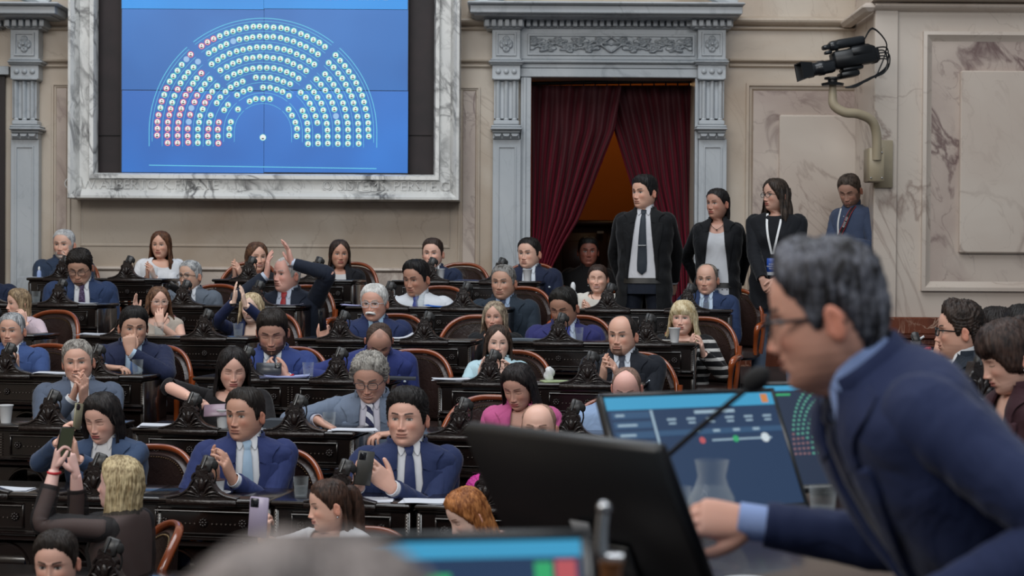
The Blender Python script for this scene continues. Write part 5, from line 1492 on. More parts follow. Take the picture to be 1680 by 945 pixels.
    # ---------- glasses
    if glasses:
        gc, shape = glasses[0], glasses[1] if len(glasses) > 1 else 'rect'
        G = Geo(); Gl = Geo()
        for sgn in (-1, 1):
            pts = []
            for q in np.linspace(0, 2*PI, 25):
                cx_, cz_ = math.cos(q), math.sin(q); e_ = .55 if shape == 'rect' else 1.0
                pts.append((sgn*.0325+.0245*math.copysign(abs(cx_)**e_, cx_), -.099+.10*(abs(sgn*.0325+.0245*cx_)-.03)**2*8+.004*(cx_*sgn > .3), -.001+.0175*math.copysign(abs(cz_)**e_, cz_)*(1 if shape != 'slim' else .75)))
            G.tube(pts[:-1]+[pts[0]], .0019 if shape != 'thick' else .003, 6, cap=False)
            Gl.add(pts[:-1], [tuple(range(24))])
            G.tube([(sgn*.057, -.094, .006), (sgn*.068, -.078, .006), (sgn*.0765, -.03, .003), (sgn*.079, .012, .0), (sgn*.079, .03, -.012)], .0019 if shape != 'thick' else .003, 6, sm=3)
        G.tube([(-.009, -.101, .004), (0, -.104, .006), (.009, -.101, .004)], .0018, 6)
        G2 = Geo(); G2.add(hw(G.arr()), G.f); gg = obj('glasses', G2, mat('frame_'+gc, hx(gc), .3), root)
        G2 = Geo(); G2.add(hw(Gl.arr()), Gl.f); obj('lens', G2, glass_mat(), gg)
    b = Body(); b.root, b.tw, b.hw, b.s, b.Hc, b.Rt, b.Rh, b.tp, b.hand, b.T0, b.Y = root, tw, hw, s, Hc, Rt, Rh, tp, handpos, T0, Y
    PEOPLE.append(b)
    return b

def clap(px, py, Y, tilt=0, spread=.0, sw=0.0, pose='flat', f=(0, -.35, 1.0), s=1.0, open_=0.0):
    """both hands together around the photo point, hands in the middle of their length"""
    c = W(px, py, Y)
    R = ry(R_(tilt)); f = R @ nrm(f)
    fr = nrm(f+np.array([.12+open_, 0, 0])); fl_ = nrm(f+np.array([-.12-open_, -.10, 0]))
    d = R @ np.array([1.0, 0, 0])
    return dict(r=dict(p=c-fr*.085*s-d*(.022+spread), f=fr, n=nrm(d+np.array([0, .25, 0])), pose=pose),
                l=dict(p=c-fl_*.075*s+d*(.022+spread)+np.array([0, -.01, -.012]), f=fl_, n=nrm(-d+np.array([0, .25, 0])), pose='soft'))
def at(px, py, Y, f=(0, -.3, 1.0), n=(1, 0, 0), pose='soft', pole=None, pole_=None):
    return dict(p=W(px, py, Y), f=f, n=n, pose=pose, pole=pole)
# ================================================================== who sits where
def RY(row, px, dy): return row_y(row, px)+dy
SHORT = ('short', dict(th=.012, top=1.5))
P1 = person((105, 377, 427), 'A', dy=.55, yaw=-22, lean=4, byaw=10, label='grey bearded man in blue suit clapping at the left end of the back row', hair=('short', dict(th=.010, top=1.3)), hairc='8f9092', hairc2='c9c9c8', skin='b98a72', brow='6b625c',
  beard=('a9a6a2', .85, 'full'), c1='25364f', c2='c8cdd6', old=1, smile=.3, arms=clap(108, 428, RY('A', 105, .27), tilt=12))
P2 = person((131, 407, 471), 'B', dy=.45, yaw=-14, pitch=24, lean=14, byaw=4, label='curly dark haired man with glasses in blue suit and purple tie looking down', hair=('low', dict(th=.018, top=1.4, curl=.006)), hairc='17120f', skin='a97a60',
  beard=('2a1c16', .8, 'chin'), glasses=('15151a',), c1='22385f', tie='3a2448', tiek='dots', tie2='8a78a8', down=1, fat=.5, girth=1.1)
P3 = person((264, 380, 425), 'A', dy=.5, yaw=-18, lean=2, byaw=12, fem=1, label='woman with long brown hair and puffed white blouse clapping in the back row', hair=('centre', dict(th=.012, curtain=dict(L=.21, vol=.014, flare=.02, front=.02))), hairc='3a241a', hairc2='6a4630',
  top='blouse', c1='d9dade', vneck=.09, skin='b88468', smile=.35, arms=clap(245, 441, RY('A', 258, .25), tilt=-8), nails='501418')
P4 = person((312, 428, 478), 'B', dy=.45, yaw=-38, lean=8, byaw=-10, label='grey haired man with round dark glasses in slate grey suit', hair=('short', dict(th=.010, top=1.4)), hairc='6c6e70', hairc2='b4b5b5', skin='a98068',
  glasses=('1a1a1c', 'round'), c1='5b6674', c2='ccd2da', tie='30303a', old=1, arms=dict(r=at(300, 490, RY('B', 305, .2), f=(.2, -.3, 1), n=(1, 0, .2), pose='grip')))
P10 = person((421, 398, 447), 'A', dy=.5, yaw=18, lean=4, fem=1, label='smiling brown haired woman in black behind the raised arms in the back row', hair=('centre', dict(th=.011, curtain=dict(L=.20, vol=.012, flare=.02))), hairc='38261d', hairc2='6b4c38',
  top='blouse', c1='1a1a20', skin='bd8a70', smile=.8, arms=clap(388, 440, RY('A', 405, .26), tilt=-10))
P11 = person((470, 421, 482), 'B', dy=.45, yaw=-48, pitch=-4, lean=10, byaw=-20, label='white haired balding man in navy suit and red tie clapping above his head', hair=('receding', dict(th=.008, top=.7)), hairc='a8a4a0', hairc2='d8d6d2', skin='bd8674', brow='8f8680',
  c1='1c2435', c2='b9c6dc', tie='a5161f', old=1, nose=1.15, arms=dict(r=dict(p=W(437, 452, RY('B', 470, .28)), f=(.12, -.05, 1), n=(.9, .3, 0), pose='spread', pole=(-.7, .2, -.7)), l=dict(p=W(479, 432, RY('B', 470, .28)), f=(-.28, .0, 1), n=(-.9, -.3, 0), pose='spread', pole=(.9, .1, -.5))))
P12 = person((557, 394, 441), 'A', dy=.5, yaw=8, lean=2, fem=1, label='woman with straight dark hair, white top and black jacket in the back row', hair=('centre', dict(th=.011, curtain=dict(L=.235, vol=.012, flare=.016, wave=.002))), hairc='1d1512', hairc2='40312a',
  top='blazer', c1='15161c', c2='c9c9c9', skin='a87358', scoop=.05)
P13 = person((710, 392, 441), 'A', dy=.5, yaw=-14, lean=6, byaw=4, label='young man in navy suit and teal tie clasping his hands in the back row', hair=('short', dict(th=.013, top=1.4, quiff=.006)), hairc='2c201a', skin='c18f78', c1='1d2b49', tie='2d6f78', smile=.35,
  arms=dict(r=at(708, 462, RY('A', 710, .28), f=(.3, -.1, 1), n=(1, 0, 0), pose='fist'), l=at(722, 468, RY('A', 710, .28), f=(-.4, -.1, .9), n=(-1, 0, 0), pose='grip')))
P14 = person((683, 428, 488), 'B', dy=.5, yaw=-34, pitch=8, lean=6, byaw=-12, label='black haired man in white shirt sleeves and blue tie, seated second row', hair=('short', dict(th=.016, top=1.6, quiff=.008)), hairc='0f0d0e', skin='9c6b52', top='shirt', c1='ccd2da', tie='2c3f8e', smile=.3, down=.6,
  arms=dict(r=at(672, 512, RY('B', 672, .25), f=(.7, -.5, 0), n=(0, 0, -1), pose='relax'), l=at(722, 514, RY('B', 720, .3), f=(-.7, -.4, 0), n=(0, 0, -1), pose='relax')))
P15 = person((614, 467, 528), 'C', dy=.5, yaw=-18, pitch=4, lean=8, byaw=6, label='white haired man with thick white moustache and glasses holding up a phone', hair=('short', dict(th=.014, top=1.3, sidebulge=.006)), hairc='a9a8a5', hairc2='e2e1de', skin='b57f68', brow='8a857e',
  moustache='cfccc6', glasses=('bfc3c8',), c1='1c2c58', c2='8fb2cf', tie='2e3a55', old=1, girth=1.08, arms=dict(r=dict(p=W(532, 560, RY('C', 560, .22)), f=(-.12, .1, 1), n=(.3, .9, 0), pose='grip')))
P16 = person((826, 435, 493), 'B', dy=.5, yaw=-20, lean=5, label='smiling man with greying temples in dark teal suit, second row', hair=('short', dict(th=.010, top=1.3)), hairc='3c3733', hairc2='8f8d8a', skin='a5775e', c1='22303e', c2='8ea7c8', tie='23304e', smile=.4, stubble=.25, old=.5)
P17 = person((868, 391, 442), 'A', dy=.5, yaw=-28, lean=6, byaw=-4, label='heavy dark haired man in navy suit with checked tie, back row by the pilaster', hair=('short', dict(th=.012, top=1.5)), hairc='15110f', skin='ba8a72', c1='1a2440', c2='ccd4de', tie='6a7f9c', tiek='dots', tie2='20304c', fat=.9, girth=1.12, wide=1.05, pin=True)
P21 = person((981, 434, 482), 'B', dy=.55, yaw=-8, lean=2, fem=1, label='smiling woman with tied back hair and cream shirt clapping', hair=('tied', dict(th=.007, top=1.2, bun=((0, .10, .01), (.03, .03, .03)))), hairc='2a1d18', top='blouse', c1='cfcabf', skin='bf8f77', smile=1, down=1, vneck=.06,
  arms=clap(962, 503, RY('B', 975, .3), tilt=-10))
P22 = person((1160, 433, 485), 'B', dy=.6, yaw=-14, lean=2, byaw=-6, label='bald old man in blue suit and dotted tie, right end of second row', hair=('bald', dict(th=.007)), hairc='4a4039', hairc2='8a8279', skin='b3836b', brow='4a3d34', c1='20355c', c2='b6cbe4', tie='28345a', tiek='dots', tie2='7d8cb0', old=1, pin=True)
P9 = person((-22, 415, 468), 'B', dy=.5, yaw=20, label='person in navy suit cut off by the left edge, second row', hair=SHORT, c1='18233e')
P5 = person((260, 471, 520), 'C', dy=.5, yaw=12, lean=6, fem=1, label='woman with clear framed glasses covering her mouth with a hand', hair=('centre', dict(th=.012, curtain=dict(L=.22, vol=.02, flare=.03, wave=.006))), hairc='3b281f', hairc2='7a5a45',
  top='bare', c1='b8ab9c', skin='b98972', glasses=('b5a8a0', 'rect'), smile=.5, vneck=.08, sleeve=0, arms=dict(l=dict(p=W(263, 533, RY('C', 260, .26)), f=(-.15, .15, 1), n=(-.1, 1, 0), pose='soft', pole=(.8, -.2, -1)), r=dict(p=W(224, 513, RY('C', 235, .3)), f=(-.1, -.2, 1), n=(.9, -.2, 0), pose='flat')))
P7 = person((30, 475, 522), 'C', dy=.55, yaw=-68, lean=2, byaw=-30, fem=1, label='woman with ash blonde bob in light pink blazer at the left edge', hair=('woman', dict(th=.016, curtain=dict(a0=72, L=.13, vol=.016, flare=.004, inward=.5))), hairc='5b4a38', hairc2='a58e70',
  top='blazer', c1='cbb3bd', c2='d8d8da', skin='bb8b74', arms=dict(l=dict(p=W(40, 530, RY('C', 35, .25)), f=(-.3, 0, 1), n=(-.8, .5, 0), pose='relax')))
P42 = person((413, 481, 531), 'C', dy=.55, yaw=-16, lean=8, byaw=-6, fem=1, label='blonde woman in dark blue jacket clapping with raised bangled arms', hair=('centre', dict(th=.011, curtain=dict(L=.22, vol=.016, flare=.02, wave=.007))), hairc='8a7355', hairc2='d6c3a0', top='blazer', c1='1a2752', c2='b8b2aa', skin='c99c86', smile=.9,
  arms=dict(r=dict(p=W(384, 495, RY('C', 400, .22)), f=(.05, 0, 1), n=(1, .2, 0), pose='flat', pole=(-1, .1, -.6)), l=dict(p=W(402, 500, RY('C', 400, .20)), f=(-.18, -.1, 1), n=(-1, .1, 0), pose='flat', pole=(1, 0, -.8))))
P18 = person((812, 495, 546), 'C', dy=.55, yaw=-14, lean=0, fem=1, label='smiling woman with long ash blonde hair dressed in black, third row', hair=('centre', dict(th=.012, curtain=dict(L=.20, vol=.018, flare=.02, wave=.005))), hairc='5e4f42', hairc2='b3a48e', top='blouse', c1='191b1f', skin='b5826c', smile=.5)
P20 = person((925, 473, 538), 'C', dy=.5, yaw=-24, pitch=18, lean=8, byaw=8, label='man in purple blue suit looking down at his desk', hair=('short', dict(th=.014, top=1.5, quiff=.006)), hairc='13110f', skin='93654d', moustache='2a211c', c1='26296a', c2='b3c3dd', tie='35409a', down=1, fat=.3, girth=1.05)
P23 = person((1121, 494, 550), 'C', dy=.55, yaw=-14, lean=4, fem=1, label='blonde woman with fringe and striped black sweater clapping behind a paper cup', hair=('fringe', dict(th=.014, curtain=dict(a0=58, L=.15, vol=.022, flare=.03))), hairc='a8936c', hairc2='ddcfae', top='sweater', c1='15161a', c1k='hstripe', c1b='b9b7b4', skin='c4937e', smile=.2, fat=.6,
  arms=clap(1143, 562, RY('C', 1125, .25), tilt=-4, spread=.01), nails='5a1420')
P6 = person((219, 505, 570), 'D', dy=.45, yaw=6, pitch=6, lean=16, byaw=4, label='black haired man in navy suit resting his nose on his fist', hair=('low', dict(th=.018, top=1.5, side=1)), hairc='0e0c0c', skin='a97b62', c1='1b2547', c2='a9c6e0', tie='3566a8', fat=.4, girth=1.08,
  arms=dict(l=dict(p=W(214, 578, RY('D', 215, .22)), f=(-.1, .0, 1), n=(-.3, .9, 0), pose='fist', pole=(1, -.2, -.8)), r=at(176, 603, RY('D', 190, .16), f=(.9, -.1, 0), n=(0, 0, -1), pose='relax')))
P8 = person((20, 514, 572), 'D', dy=.5, yaw=-22, lean=4, label='grey haired man in mid blue suit clapping at the left edge', hair=('short', dict(th=.012, top=1.3)), hairc='55575a', hairc2='b2b4b6', skin='b08068', c1='2b4a84', c2='c8d0dc', arms=clap(20, 590, RY('D', 20, .2), tilt=8), old=.6)
P28 = person((447, 507, 583), 'D', dy=.45, yaw=-6, pitch=20, lean=12, label='dark bearded man in bright navy suit reading his phone', hair=('low', dict(th=.016, top=1.5)), hairc='1a1411', skin='a87660', beard=('1f1612', .85, 'full'), c1='213a7e', c2='ced4dc', tie='1b2850', down=1,
  arms=dict(r=dict(p=W(425, 622, RY('D', 430, .12)), f=(.9, .0, .35), n=(-.3, .9, .3), pose='phone'), l=dict(p=W(470, 620, RY('D', 468, .12)), f=(-.85, .0, .5), n=(.3, .8, .2), pose='phone')))
P29 = person((622, 528, 592), 'D', dy=.42, yaw=2, pitch=44, lean=24, byaw=6, label='bald man in royal blue suit bending his head over the desk', buzz='5a4a40', hair=('bald', dict(th=.003)), hairc='3a2e28', skin='a8755f', c1='1e2f74', c2='c9c9bf', down=1, beard=('3a2c25', .6, 'full'), pin=True, girth=1.08,
  arms=dict(r=dict(p=W(548, 622, RY('D', 560, .18)), f=(-.9, -.2, -.2), n=(0, 0, -1), pose='relax', pole=(-.7, .1, -.1))))
P19 = person((817, 534, 592), 'D', dy=.5, yaw=2, lean=2, fem=1, label='woman with dark hair in pale blue jacket clapping, fourth row', hair=('centre', dict(th=.012, curtain=dict(L=.17, vol=.018, flare=.014))), hairc='201815', hairc2='4a3a31', top='blazer', c1='a9cfdc', c2='b89a88', skin='bf9480', down=.4, scoop=.1,
  arms=dict(r=dict(p=W(787, 622, RY('D', 795, .22)), f=(.1, -.2, 1), n=(.9, -.3, 0), pose='flat'), l=dict(p=W(842, 615, RY('D', 830, .22)), f=(-.5, -.2, 1), n=(-.7, -.4, 0), pose='soft')))
P24 = person((1021, 517, 585), 'D', dy=.5, yaw=-22, lean=6, byaw=-4, label='balding man with dark goatee in black suit clapping', hair=('bald', dict(th=.009, top=.5)), hairc='1d1816', skin='b5836b', beard=('2b211c', .85, 'goatee'), stubble=.4, c1='171c26', c2='c6d0de', tie='333848', girth=1.15, fat=.6, pin=True,
  arms=clap(1000, 604, RY('D', 1010, .2), tilt=-10, spread=.012, open_=.15))
P34 = person((128, 559, 630), 'E', dy=.5, yaw=-8, lean=4, byaw=4, roll=-3, label='smiling grey haired man in grey blue suit clapping, fifth row', hair=('short', dict(th=.015, top=1.3, side=-1)), hairc='55504b', hairc2='a8a39c', skin='b5836c', c1='4d5a70', c2='cfd4da', smile=.7, old=.8, girth=1.08,
  arms=clap(132, 632, RY('E', 130, .22), tilt=14))
P32 = person((382, 571, 641), 'E', dy=.5, yaw=4, pitch=14, lean=8, byaw=-16, fem=1, label='woman with very long black hair in dark top holding a phone', hair=('centre', dict(th=.013, curtain=dict(a0=66, L=.26, vol=.018, flare=.02, wave=.003))), hairc='0d0b0c', hairc2='241e1e', top='blouse', c1='1a171a', skin='bd8b76', lips='a04a48', down=1, sleeve=.52,
  arms=dict(r=dict(p=W(312, 652, RY('E', 330, .14)), f=(.8, -.2, -.25), n=(-.1, 0, -1), pose='relax', pole=(-.8, 0, .3)), l=dict(p=W(395, 688, RY('E', 380, .16)), f=(-.9, -.2, .2), n=(0, 0, 1), pose='phone')))
P30 = person((607, 580, 660), 'E', dy=.42, yaw=-12, pitch=22, lean=18, byaw=-8, label='grey wavy haired man with glasses in light grey blue suit and striped tie', hair=('short', dict(th=.020, top=1.3, curl=.006, sidebulge=.012)), hairc='4a4744', hairc2='a7a39c', hamt=.6, skin='a97862', glasses=('2a2a30',), c1='64748c', c2='c8c6d6', tie='2c3158', tiek='stripe', tie2='d8dae2', smile=.6, down=.8, old=.8,
  arms=dict(r=dict(p=W(522, 690, RY('E', 530, .12)), f=(.75, -.2, -.35), n=(-.2, -.1, -1), pose='grip', pole=(-1, .2, -.2)), l=at(650, 712, RY('E', 650, .1), f=(-.8, -.4, 0), n=(0, 0, -1), pose='relax')))
P27 = person((851, 598, 672), 'E', dy=.5, yaw=-26, pitch=22, lean=10, fem=1, byaw=-6, label='woman with long black hair and fringe in pink jacket looking down', hair=('woman', dict(th=.016, curtain=dict(a0=66, L=.22, vol=.018, flare=.014, wave=.002))), hairc='0e0c0d', hairc2='2a2424', top='blazer', c1='c23f86', c2='d0c8c0', skin='ae7a66', lips='a84e50', down=1)
P25 = person((1028, 602, 672), 'E', dy=.5, yaw=-6, pitch=24, lean=4, byaw=14, tor_off=(-.10, 0, 0), label='bald pink faced man in pale blue linen shirt looking down behind the monitor', hair=('bald', dict(th=.003)), hairc='6a554b', skin='c08a7c', top='shirt', c1='7f9cc4', down=1, fat=.5)
P36 = person((196, 752, 838), 'G', dy=.3, yaw=-112, pitch=-6, lean=2, byaw=-120, fem=1, label='blonde woman in sheer black sleeves photographing with raised phone', hair=('woman', dict(th=.020, curtain=dict(a0=78, L=.24, vol=.026, flare=.0, wave=.004))), hairc='7a684a', hairc2='cdbb94', top='sheer', c1='121014', skin='c4958a', vneck=.04,
  arms=dict(l=dict(p=W(90, 768, RY('G', 90, .12)), f=(.15, 0, 1), n=(.9, .4, 0), pose='grip', pole=(-.4, -.3, -1)), r=dict(p=W(124, 775, RY('G', 90, .30)), f=(-.25, 0, 1), n=(-.9, .2, 0), pose='grip', pole=(.2, .2, -1))), sleeve=.86)
P35 = person((168, 648, 727), 'F', dy=.5, yaw=-32, pitch=14, lean=8, byaw=-14, fem=1, label='woman with black bob and denim blue jacket lifting a phone, sixth row', hair=('woman', dict(th=.018, top=1.2, curtain=dict(a0=68, L=.15, vol=.022, flare=.0, inward=.4))), hairc='100e0f', hairc2='2a2524', top='blazer', c1='2f4668', c2='cdcdd0', collar='open', skin='b98873', lips='8d2f35', down=.8,
  arms=dict(r=dict(p=W(98, 725, RY('F', 110, .12)), f=(.35, 0, 1), n=(1, .1, 0), pose='grip', pole=(-1, 0, -.6)), l=dict(p=W(125, 752, RY('F', 125, .12)), f=(-.1, 0, 1), n=(-.9, -.3, .1), pose='soft')))
P33 = person((402, 638, 725), 'F', dy=.5, yaw=-34, lean=6, byaw=4, label='dark haired man in bright navy suit and pale blue tie clapping', hair=('short', dict(th=.012, top=1.5, quiff=.004)), hairc='17120f', skin='a5745c', c1='1f2f66', c2='d0d4da', tie='8fb0cc', nose=1.1, stubble=.15,
  arms=clap(362, 762, RY('F', 370, .18), tilt=-12, spread=.01, f=(.0, -.3, 1)))
P31 = person((668, 640, 734), 'F', dy=.48, yaw=-16, pitch=-2, lean=4, byaw=6, label='young man with thick dark hair in navy suit typing on a tilted phone', hair=('low', dict(th=.022, top=1.4, curl=.004, quiff=.006)), hairc='100d0d', skin='b98670', c1='1c2c58', c2='d2d4da', tie='1f2f62', pin=True, smile=.25,
  arms=dict(r=dict(p=W(588, 796, RY('F', 600, .10)), f=(.25, -.1, 1), n=(.6, .8, 0), pose='grip'), l=dict(p=W(642, 800, RY('F', 640, .12)), f=(-.75, -.2, .75), n=(-.2, .9, -.3), pose='soft')))
P26 = person((884, 662, 746), 'F', dy=.6, yaw=-8, lean=4, label='bald clean shaven man half hidden behind the dark monitor', skin='bd8d78', c1='2a2d38', brow='6a4f42', hair=('bald', dict(th=.002)), hairc='7a5f52', old=.4)
P38 = person((540, 787, 872), 'G', dy=.5, yaw=-74, pitch=6, lean=4, byaw=-40, fem=1, label='young woman in profile with half ponytail and white top holding a lilac phone', hair=('tied', dict(th=.010, top=1.2, tail=([(0, .09, .06), (0, .125, .045), (0, .135, -.03), (0, .125, -.16), (.0, .12, -.26)], [.022, .03, .035, .036, .018]), curtain=dict(a0=112, L=.2, vol=.012, flare=.01))), hairc='241813', hairc2='4a342a', top='blouse', c1='d5d7dc', skin='bb8b74', smile=.5, down=.6,
  arms=dict(r=dict(p=W(428, 885, RY('G', 440, .10)), f=(.05, -.1, 1), n=(.5, .9, 0), pose='grip')), sleeve=.6)
P39 = person((768, 805, 886), 'G', dy=.5, yaw=-68, pitch=26, lean=10, byaw=-50, fem=1, label='red haired woman in profile looking down, partly behind the monitors', hair=('woman', dict(th=.014, top=1.2, curtain=dict(a0=80, L=.12, vol=.014, flare=.0))), hairc='6d3c1c', hairc2='b87a48', top='blouse', c1='20202a', skin='c99a88', down=1)
P37 = person((92, 874, 972), 'H', dy=.5, yaw=-18, pitch=8, lean=4, label='dark haired man at the bottom left corner, only his head in view', hair=('short', dict(th=.016, top=1.4, quiff=.006)), hairc='1a1412', skin='b5846f', c1='20242c', smile=.0)
# standing by the wall
S1 = person((1057, 289, 344), Y=12.9, yaw=-42, lean=-2, byaw=-8, standing=True, label='young man in black suit with slim dark tie and clip standing before the curtain', hair=('low', dict(th=.018, top=1.5)), hairc='0d0c0d', skin='b18168', c1='0f1115', c2='bfc0c6', tie='1c2733', pants='1a2130', open_=-.52, openj=1,
  arms=dict(r=dict(p=W(1024, 472, 13.15), f=(.3, .4, -1), n=(0, .5, 0), pose='relax', pole=(-.8, .5, 0)), l=dict(p=W(1106, 472, 13.2), f=(-.3, .5, -1), n=(0, .5, 0), pose='relax', pole=(.8, .5, 0))), buttons=False)
S2 = person((1177, 309, 360), Y=13.1, yaw=-38, lean=-2, byaw=-6, standing=True, fem=1, label='woman in black blazer and white top standing with hands behind her back', hair=('tied', dict(th=.008, curtain=dict(a0=105, L=.17, vol=.01, flare=.0))), hairc='110e0e', skin='9c6b55', top='blazer', c1='0f1116', c2='b9bcc2', pants='101116', scoop=.10, openj=1,
  arms=dict(r=dict(p=W(1148, 470, 13.35), f=(.3, .5, -1), n=(0, .5, 0), pose='relax', pole=(-.8, .5, 0)), l=dict(p=W(1212, 470, 13.35), f=(-.3, .5, -1), n=(0, .5, 0), pose='relax', pole=(.8, .5, 0))))
S3 = person((1272, 294, 347), Y=13.0, yaw=-52, lean=-1, byaw=-10, standing=True, fem=1, label='woman with wavy dark hair, white lanyard and blue badge standing in jeans', hair=('centre', dict(th=.014, curtain=dict(a0=74, L=.20, vol=.022, flare=.03, wave=.009))), hairc='1d1714', hairc2='3f332b', skin='a87a64', glasses=('141416', 'round'), top='sweater', c1='12151c', vneck=.03, shw=1.12, pants='6b809c', legw=1.02,
  arms=dict(r=dict(p=W(1252, 466, 12.72), f=(.5, -.1, -.85), n=(.2, .9, 0), pose='relax'), l=dict(p=W(1276, 458, 12.72), f=(-.5, -.1, -.85), n=(-.2, .9, 0), pose='relax')))
S4 = person((1394, 286, 340), Y=15.12, scale=1.16, yaw=-20, pitch=26, lean=4, byaw=-38, shw=.88, standing=True, label='photographer in dark blue vest standing half behind the marble pier', hair=('short', dict(th=.012, top=1.6)), hairc='2a221d', hairc2='5c5048', skin='9c6f5a', beard=('4a3d35', .7, 'full'), top='shirt', c1='3b4a68', down=1, pants='2a2c33',
  arms=dict(r=dict(p=W(1368, 396, 14.86), f=(.7, -.2, -.2), n=(0, .3, -1), pose='grip'), l=dict(p=W(1386, 398, 14.80), f=(-.7, -.2, -.2), n=(0, .3, -1), pose='grip')))
D1 = person((965, 389, 437), Y=WY+.75, yaw=4, standing=True, zbot=Zf, lean=0, label='young man in black standing in the dark lobby behind the curtains', hair=('low', dict(th=.014, top=1.5)), hairc='0d0b0b', skin='8a4a36', top='shirt', c1='141214', pants='101010')
# right side benches
SZ = .56
R1 = person((1574, 498, 590), Y=8.0, zbot=SZ, yaw=-82, lean=4, byaw=-60, label='young man with black glasses and wavy dark hair in profile at the right side bench', hair=('short', dict(th=.024, top=1.3, curl=.006, quiff=.01)), hairc='1a1412', hairc2='3c302a', skin='b28068', glasses=('0c0c0e', 'thick'), c1='18222f', stubble=.3, smile=.4,
  arms=dict(l=dict(p=W(1545, 640, 7.75), f=(-.6, -.3, .1), n=(0, 0, -1), pose='relax'), r=dict(p=W(1535, 605, 8.1), f=(.1, 0, 1), n=(.5, 0, 0), pose='flat')))
R2 = person((1655, 528, 645), Y=5.9, zbot=SZ, yaw=-72, pitch=20, lean=12, byaw=-62, fem=1, label='woman with fringe, high ponytail and maroon cardigan reading at the right edge', hair=('fringe', dict(th=.016, top=1.2, bun=((0, .075, .105), (.026, .026, .022)), tail=([(0, .085, .10), (0, .13, .08), (0, .15, -.02), (0, .14, -.16)], [.022, .035, .04, .02]))), hairc='1c1413', hairc2='45352f', top='blazer', c1='3a1c26', c2='d5d6da', skin='bb8d78', down=1, smile=.1,
  arms=dict(l=dict(p=W(1690, 820, 5.6), f=(-.8, -.2, .1), n=(0, 0, -1), pose='relax')))
R3 = person((1634, 505, 590), Y=9.6, zbot=SZ, yaw=-150, lean=0, byaw=-140, label='dark haired person seen from behind between the two profiles at right', hair=('short', dict(th=.018, top=1.3, curl=.004)), hairc='15100f', c1='1c2027')
R4 = person((1678, 503, 590), Y=8.9, zbot=SZ, yaw=-160, lean=0, byaw=-150, label='dark haired person seen from behind at the far right edge', hair=('short', dict(th=.018, top=1.3, curl=.003)), hairc='120e0d', c1='22252c')
# the speaker on the dais
DZ = .28
FG = person((1358, 396, 645), Y=2.6, zbot=DZ, standing=True, scale=.925, yaw=-92, cuffx=.03, pitch=10, lean=38, byaw=-74, label='large blurred foreground man with grey hair and glasses in navy suit leaning left', hair=('short', dict(th=.017, top=1.2, curl=.002, quiff=.014)), hairc='161416', hairc2='6c6e78', hamt=.42, skin='b27a62', glasses=('14161e', 'thick'), c1='182750', c2='86a4e0', tie='141c34', old=.7, stubble=.35, smile=.5, buttons=False,
  arms=dict(r=dict(p=W(1236, 858, 2.86), f=(-1, .0, .10), n=(0, .75, -.65), pose='relax', pole=(.5, .2, -1)), l=dict(p=W(1500, 1010, 2.35), f=(-.7, 0, -.5), n=(0, .5, -.5), pose='relax', pole=(1, -.4, .3))))
# ================================================================== foreground dais, side benches, things on desks
G = Geo(); G.box(1.45, 4.9, 4.6, 10.4, FLOOR['H']-.2, SZ); struct('floor_side', G, M_floor).name = 'floor.002'
G = Geo(); G.box(-1.4, 2.6, -.6, 4.5, -1.2, DZ); struct('floor_dais', G, M_floor).name = 'floor.003'
M_plastic = mat('black_plastic', hx('0e1013'), .38); M_plastic2 = mat('dark_plastic', hx('1b1e22'), .3, coat=.2); M_silver = mat('bright_metal', hx('b9bbbe'), .22, 1.0)
M_paper = mat('paper', hx('c9cdd6'), .85); M_white = mat('white_ware', hx('d4d6d8'), .3)
M_counter = mat('counter_wood', hx('2c1712'), .25, vary=(4, .6, hx('1a0d0a')), coat=.4)
cnt = empty('speaker_counter', (.8, 3.7, DZ), 'dark polished wooden counter on the dais that carries the monitors and the water jug', 'counter')
CZ = 1.245
G = Geo(); G.box(.28, 1.30, 2.86, 4.75, CZ-.035, CZ, .008); obj('worktop', G, M_counter, cnt)
G = Geo(); G.box(.33, 1.25, 2.95, 2.99, DZ, CZ-.035, .004); G.box(.33, 1.25, 4.66, 4.70, DZ, CZ-.035, .004)
for x in (.33, 1.21):
    G.box(x, x+.04, 2.99, 4.66, DZ, CZ-.035, .004)
for k in range(3): G.box(.40+k*.29, .64+k*.29, 2.94, 2.955, DZ+.15, CZ-.12, .006)
obj('carcass', G, M_counter, cnt)
cnt2 = empty('low_counter', (-.1, 2.2, DZ), 'dark wooden counter nearest the camera under the two closest monitors', 'counter')
G = Geo(); G.box(-.75, .26, 1.55, 3.35, .95, .985, .008); obj('worktop', G, M_counter, cnt2)
G = Geo()
for x in (-.72, .19): G.box(x, x+.04, 1.6, 3.3, DZ, .95, .004)
G.box(-.7, .2, 2.3, 2.34, DZ, .95, .004); obj('carcass', G, M_counter, cnt2)

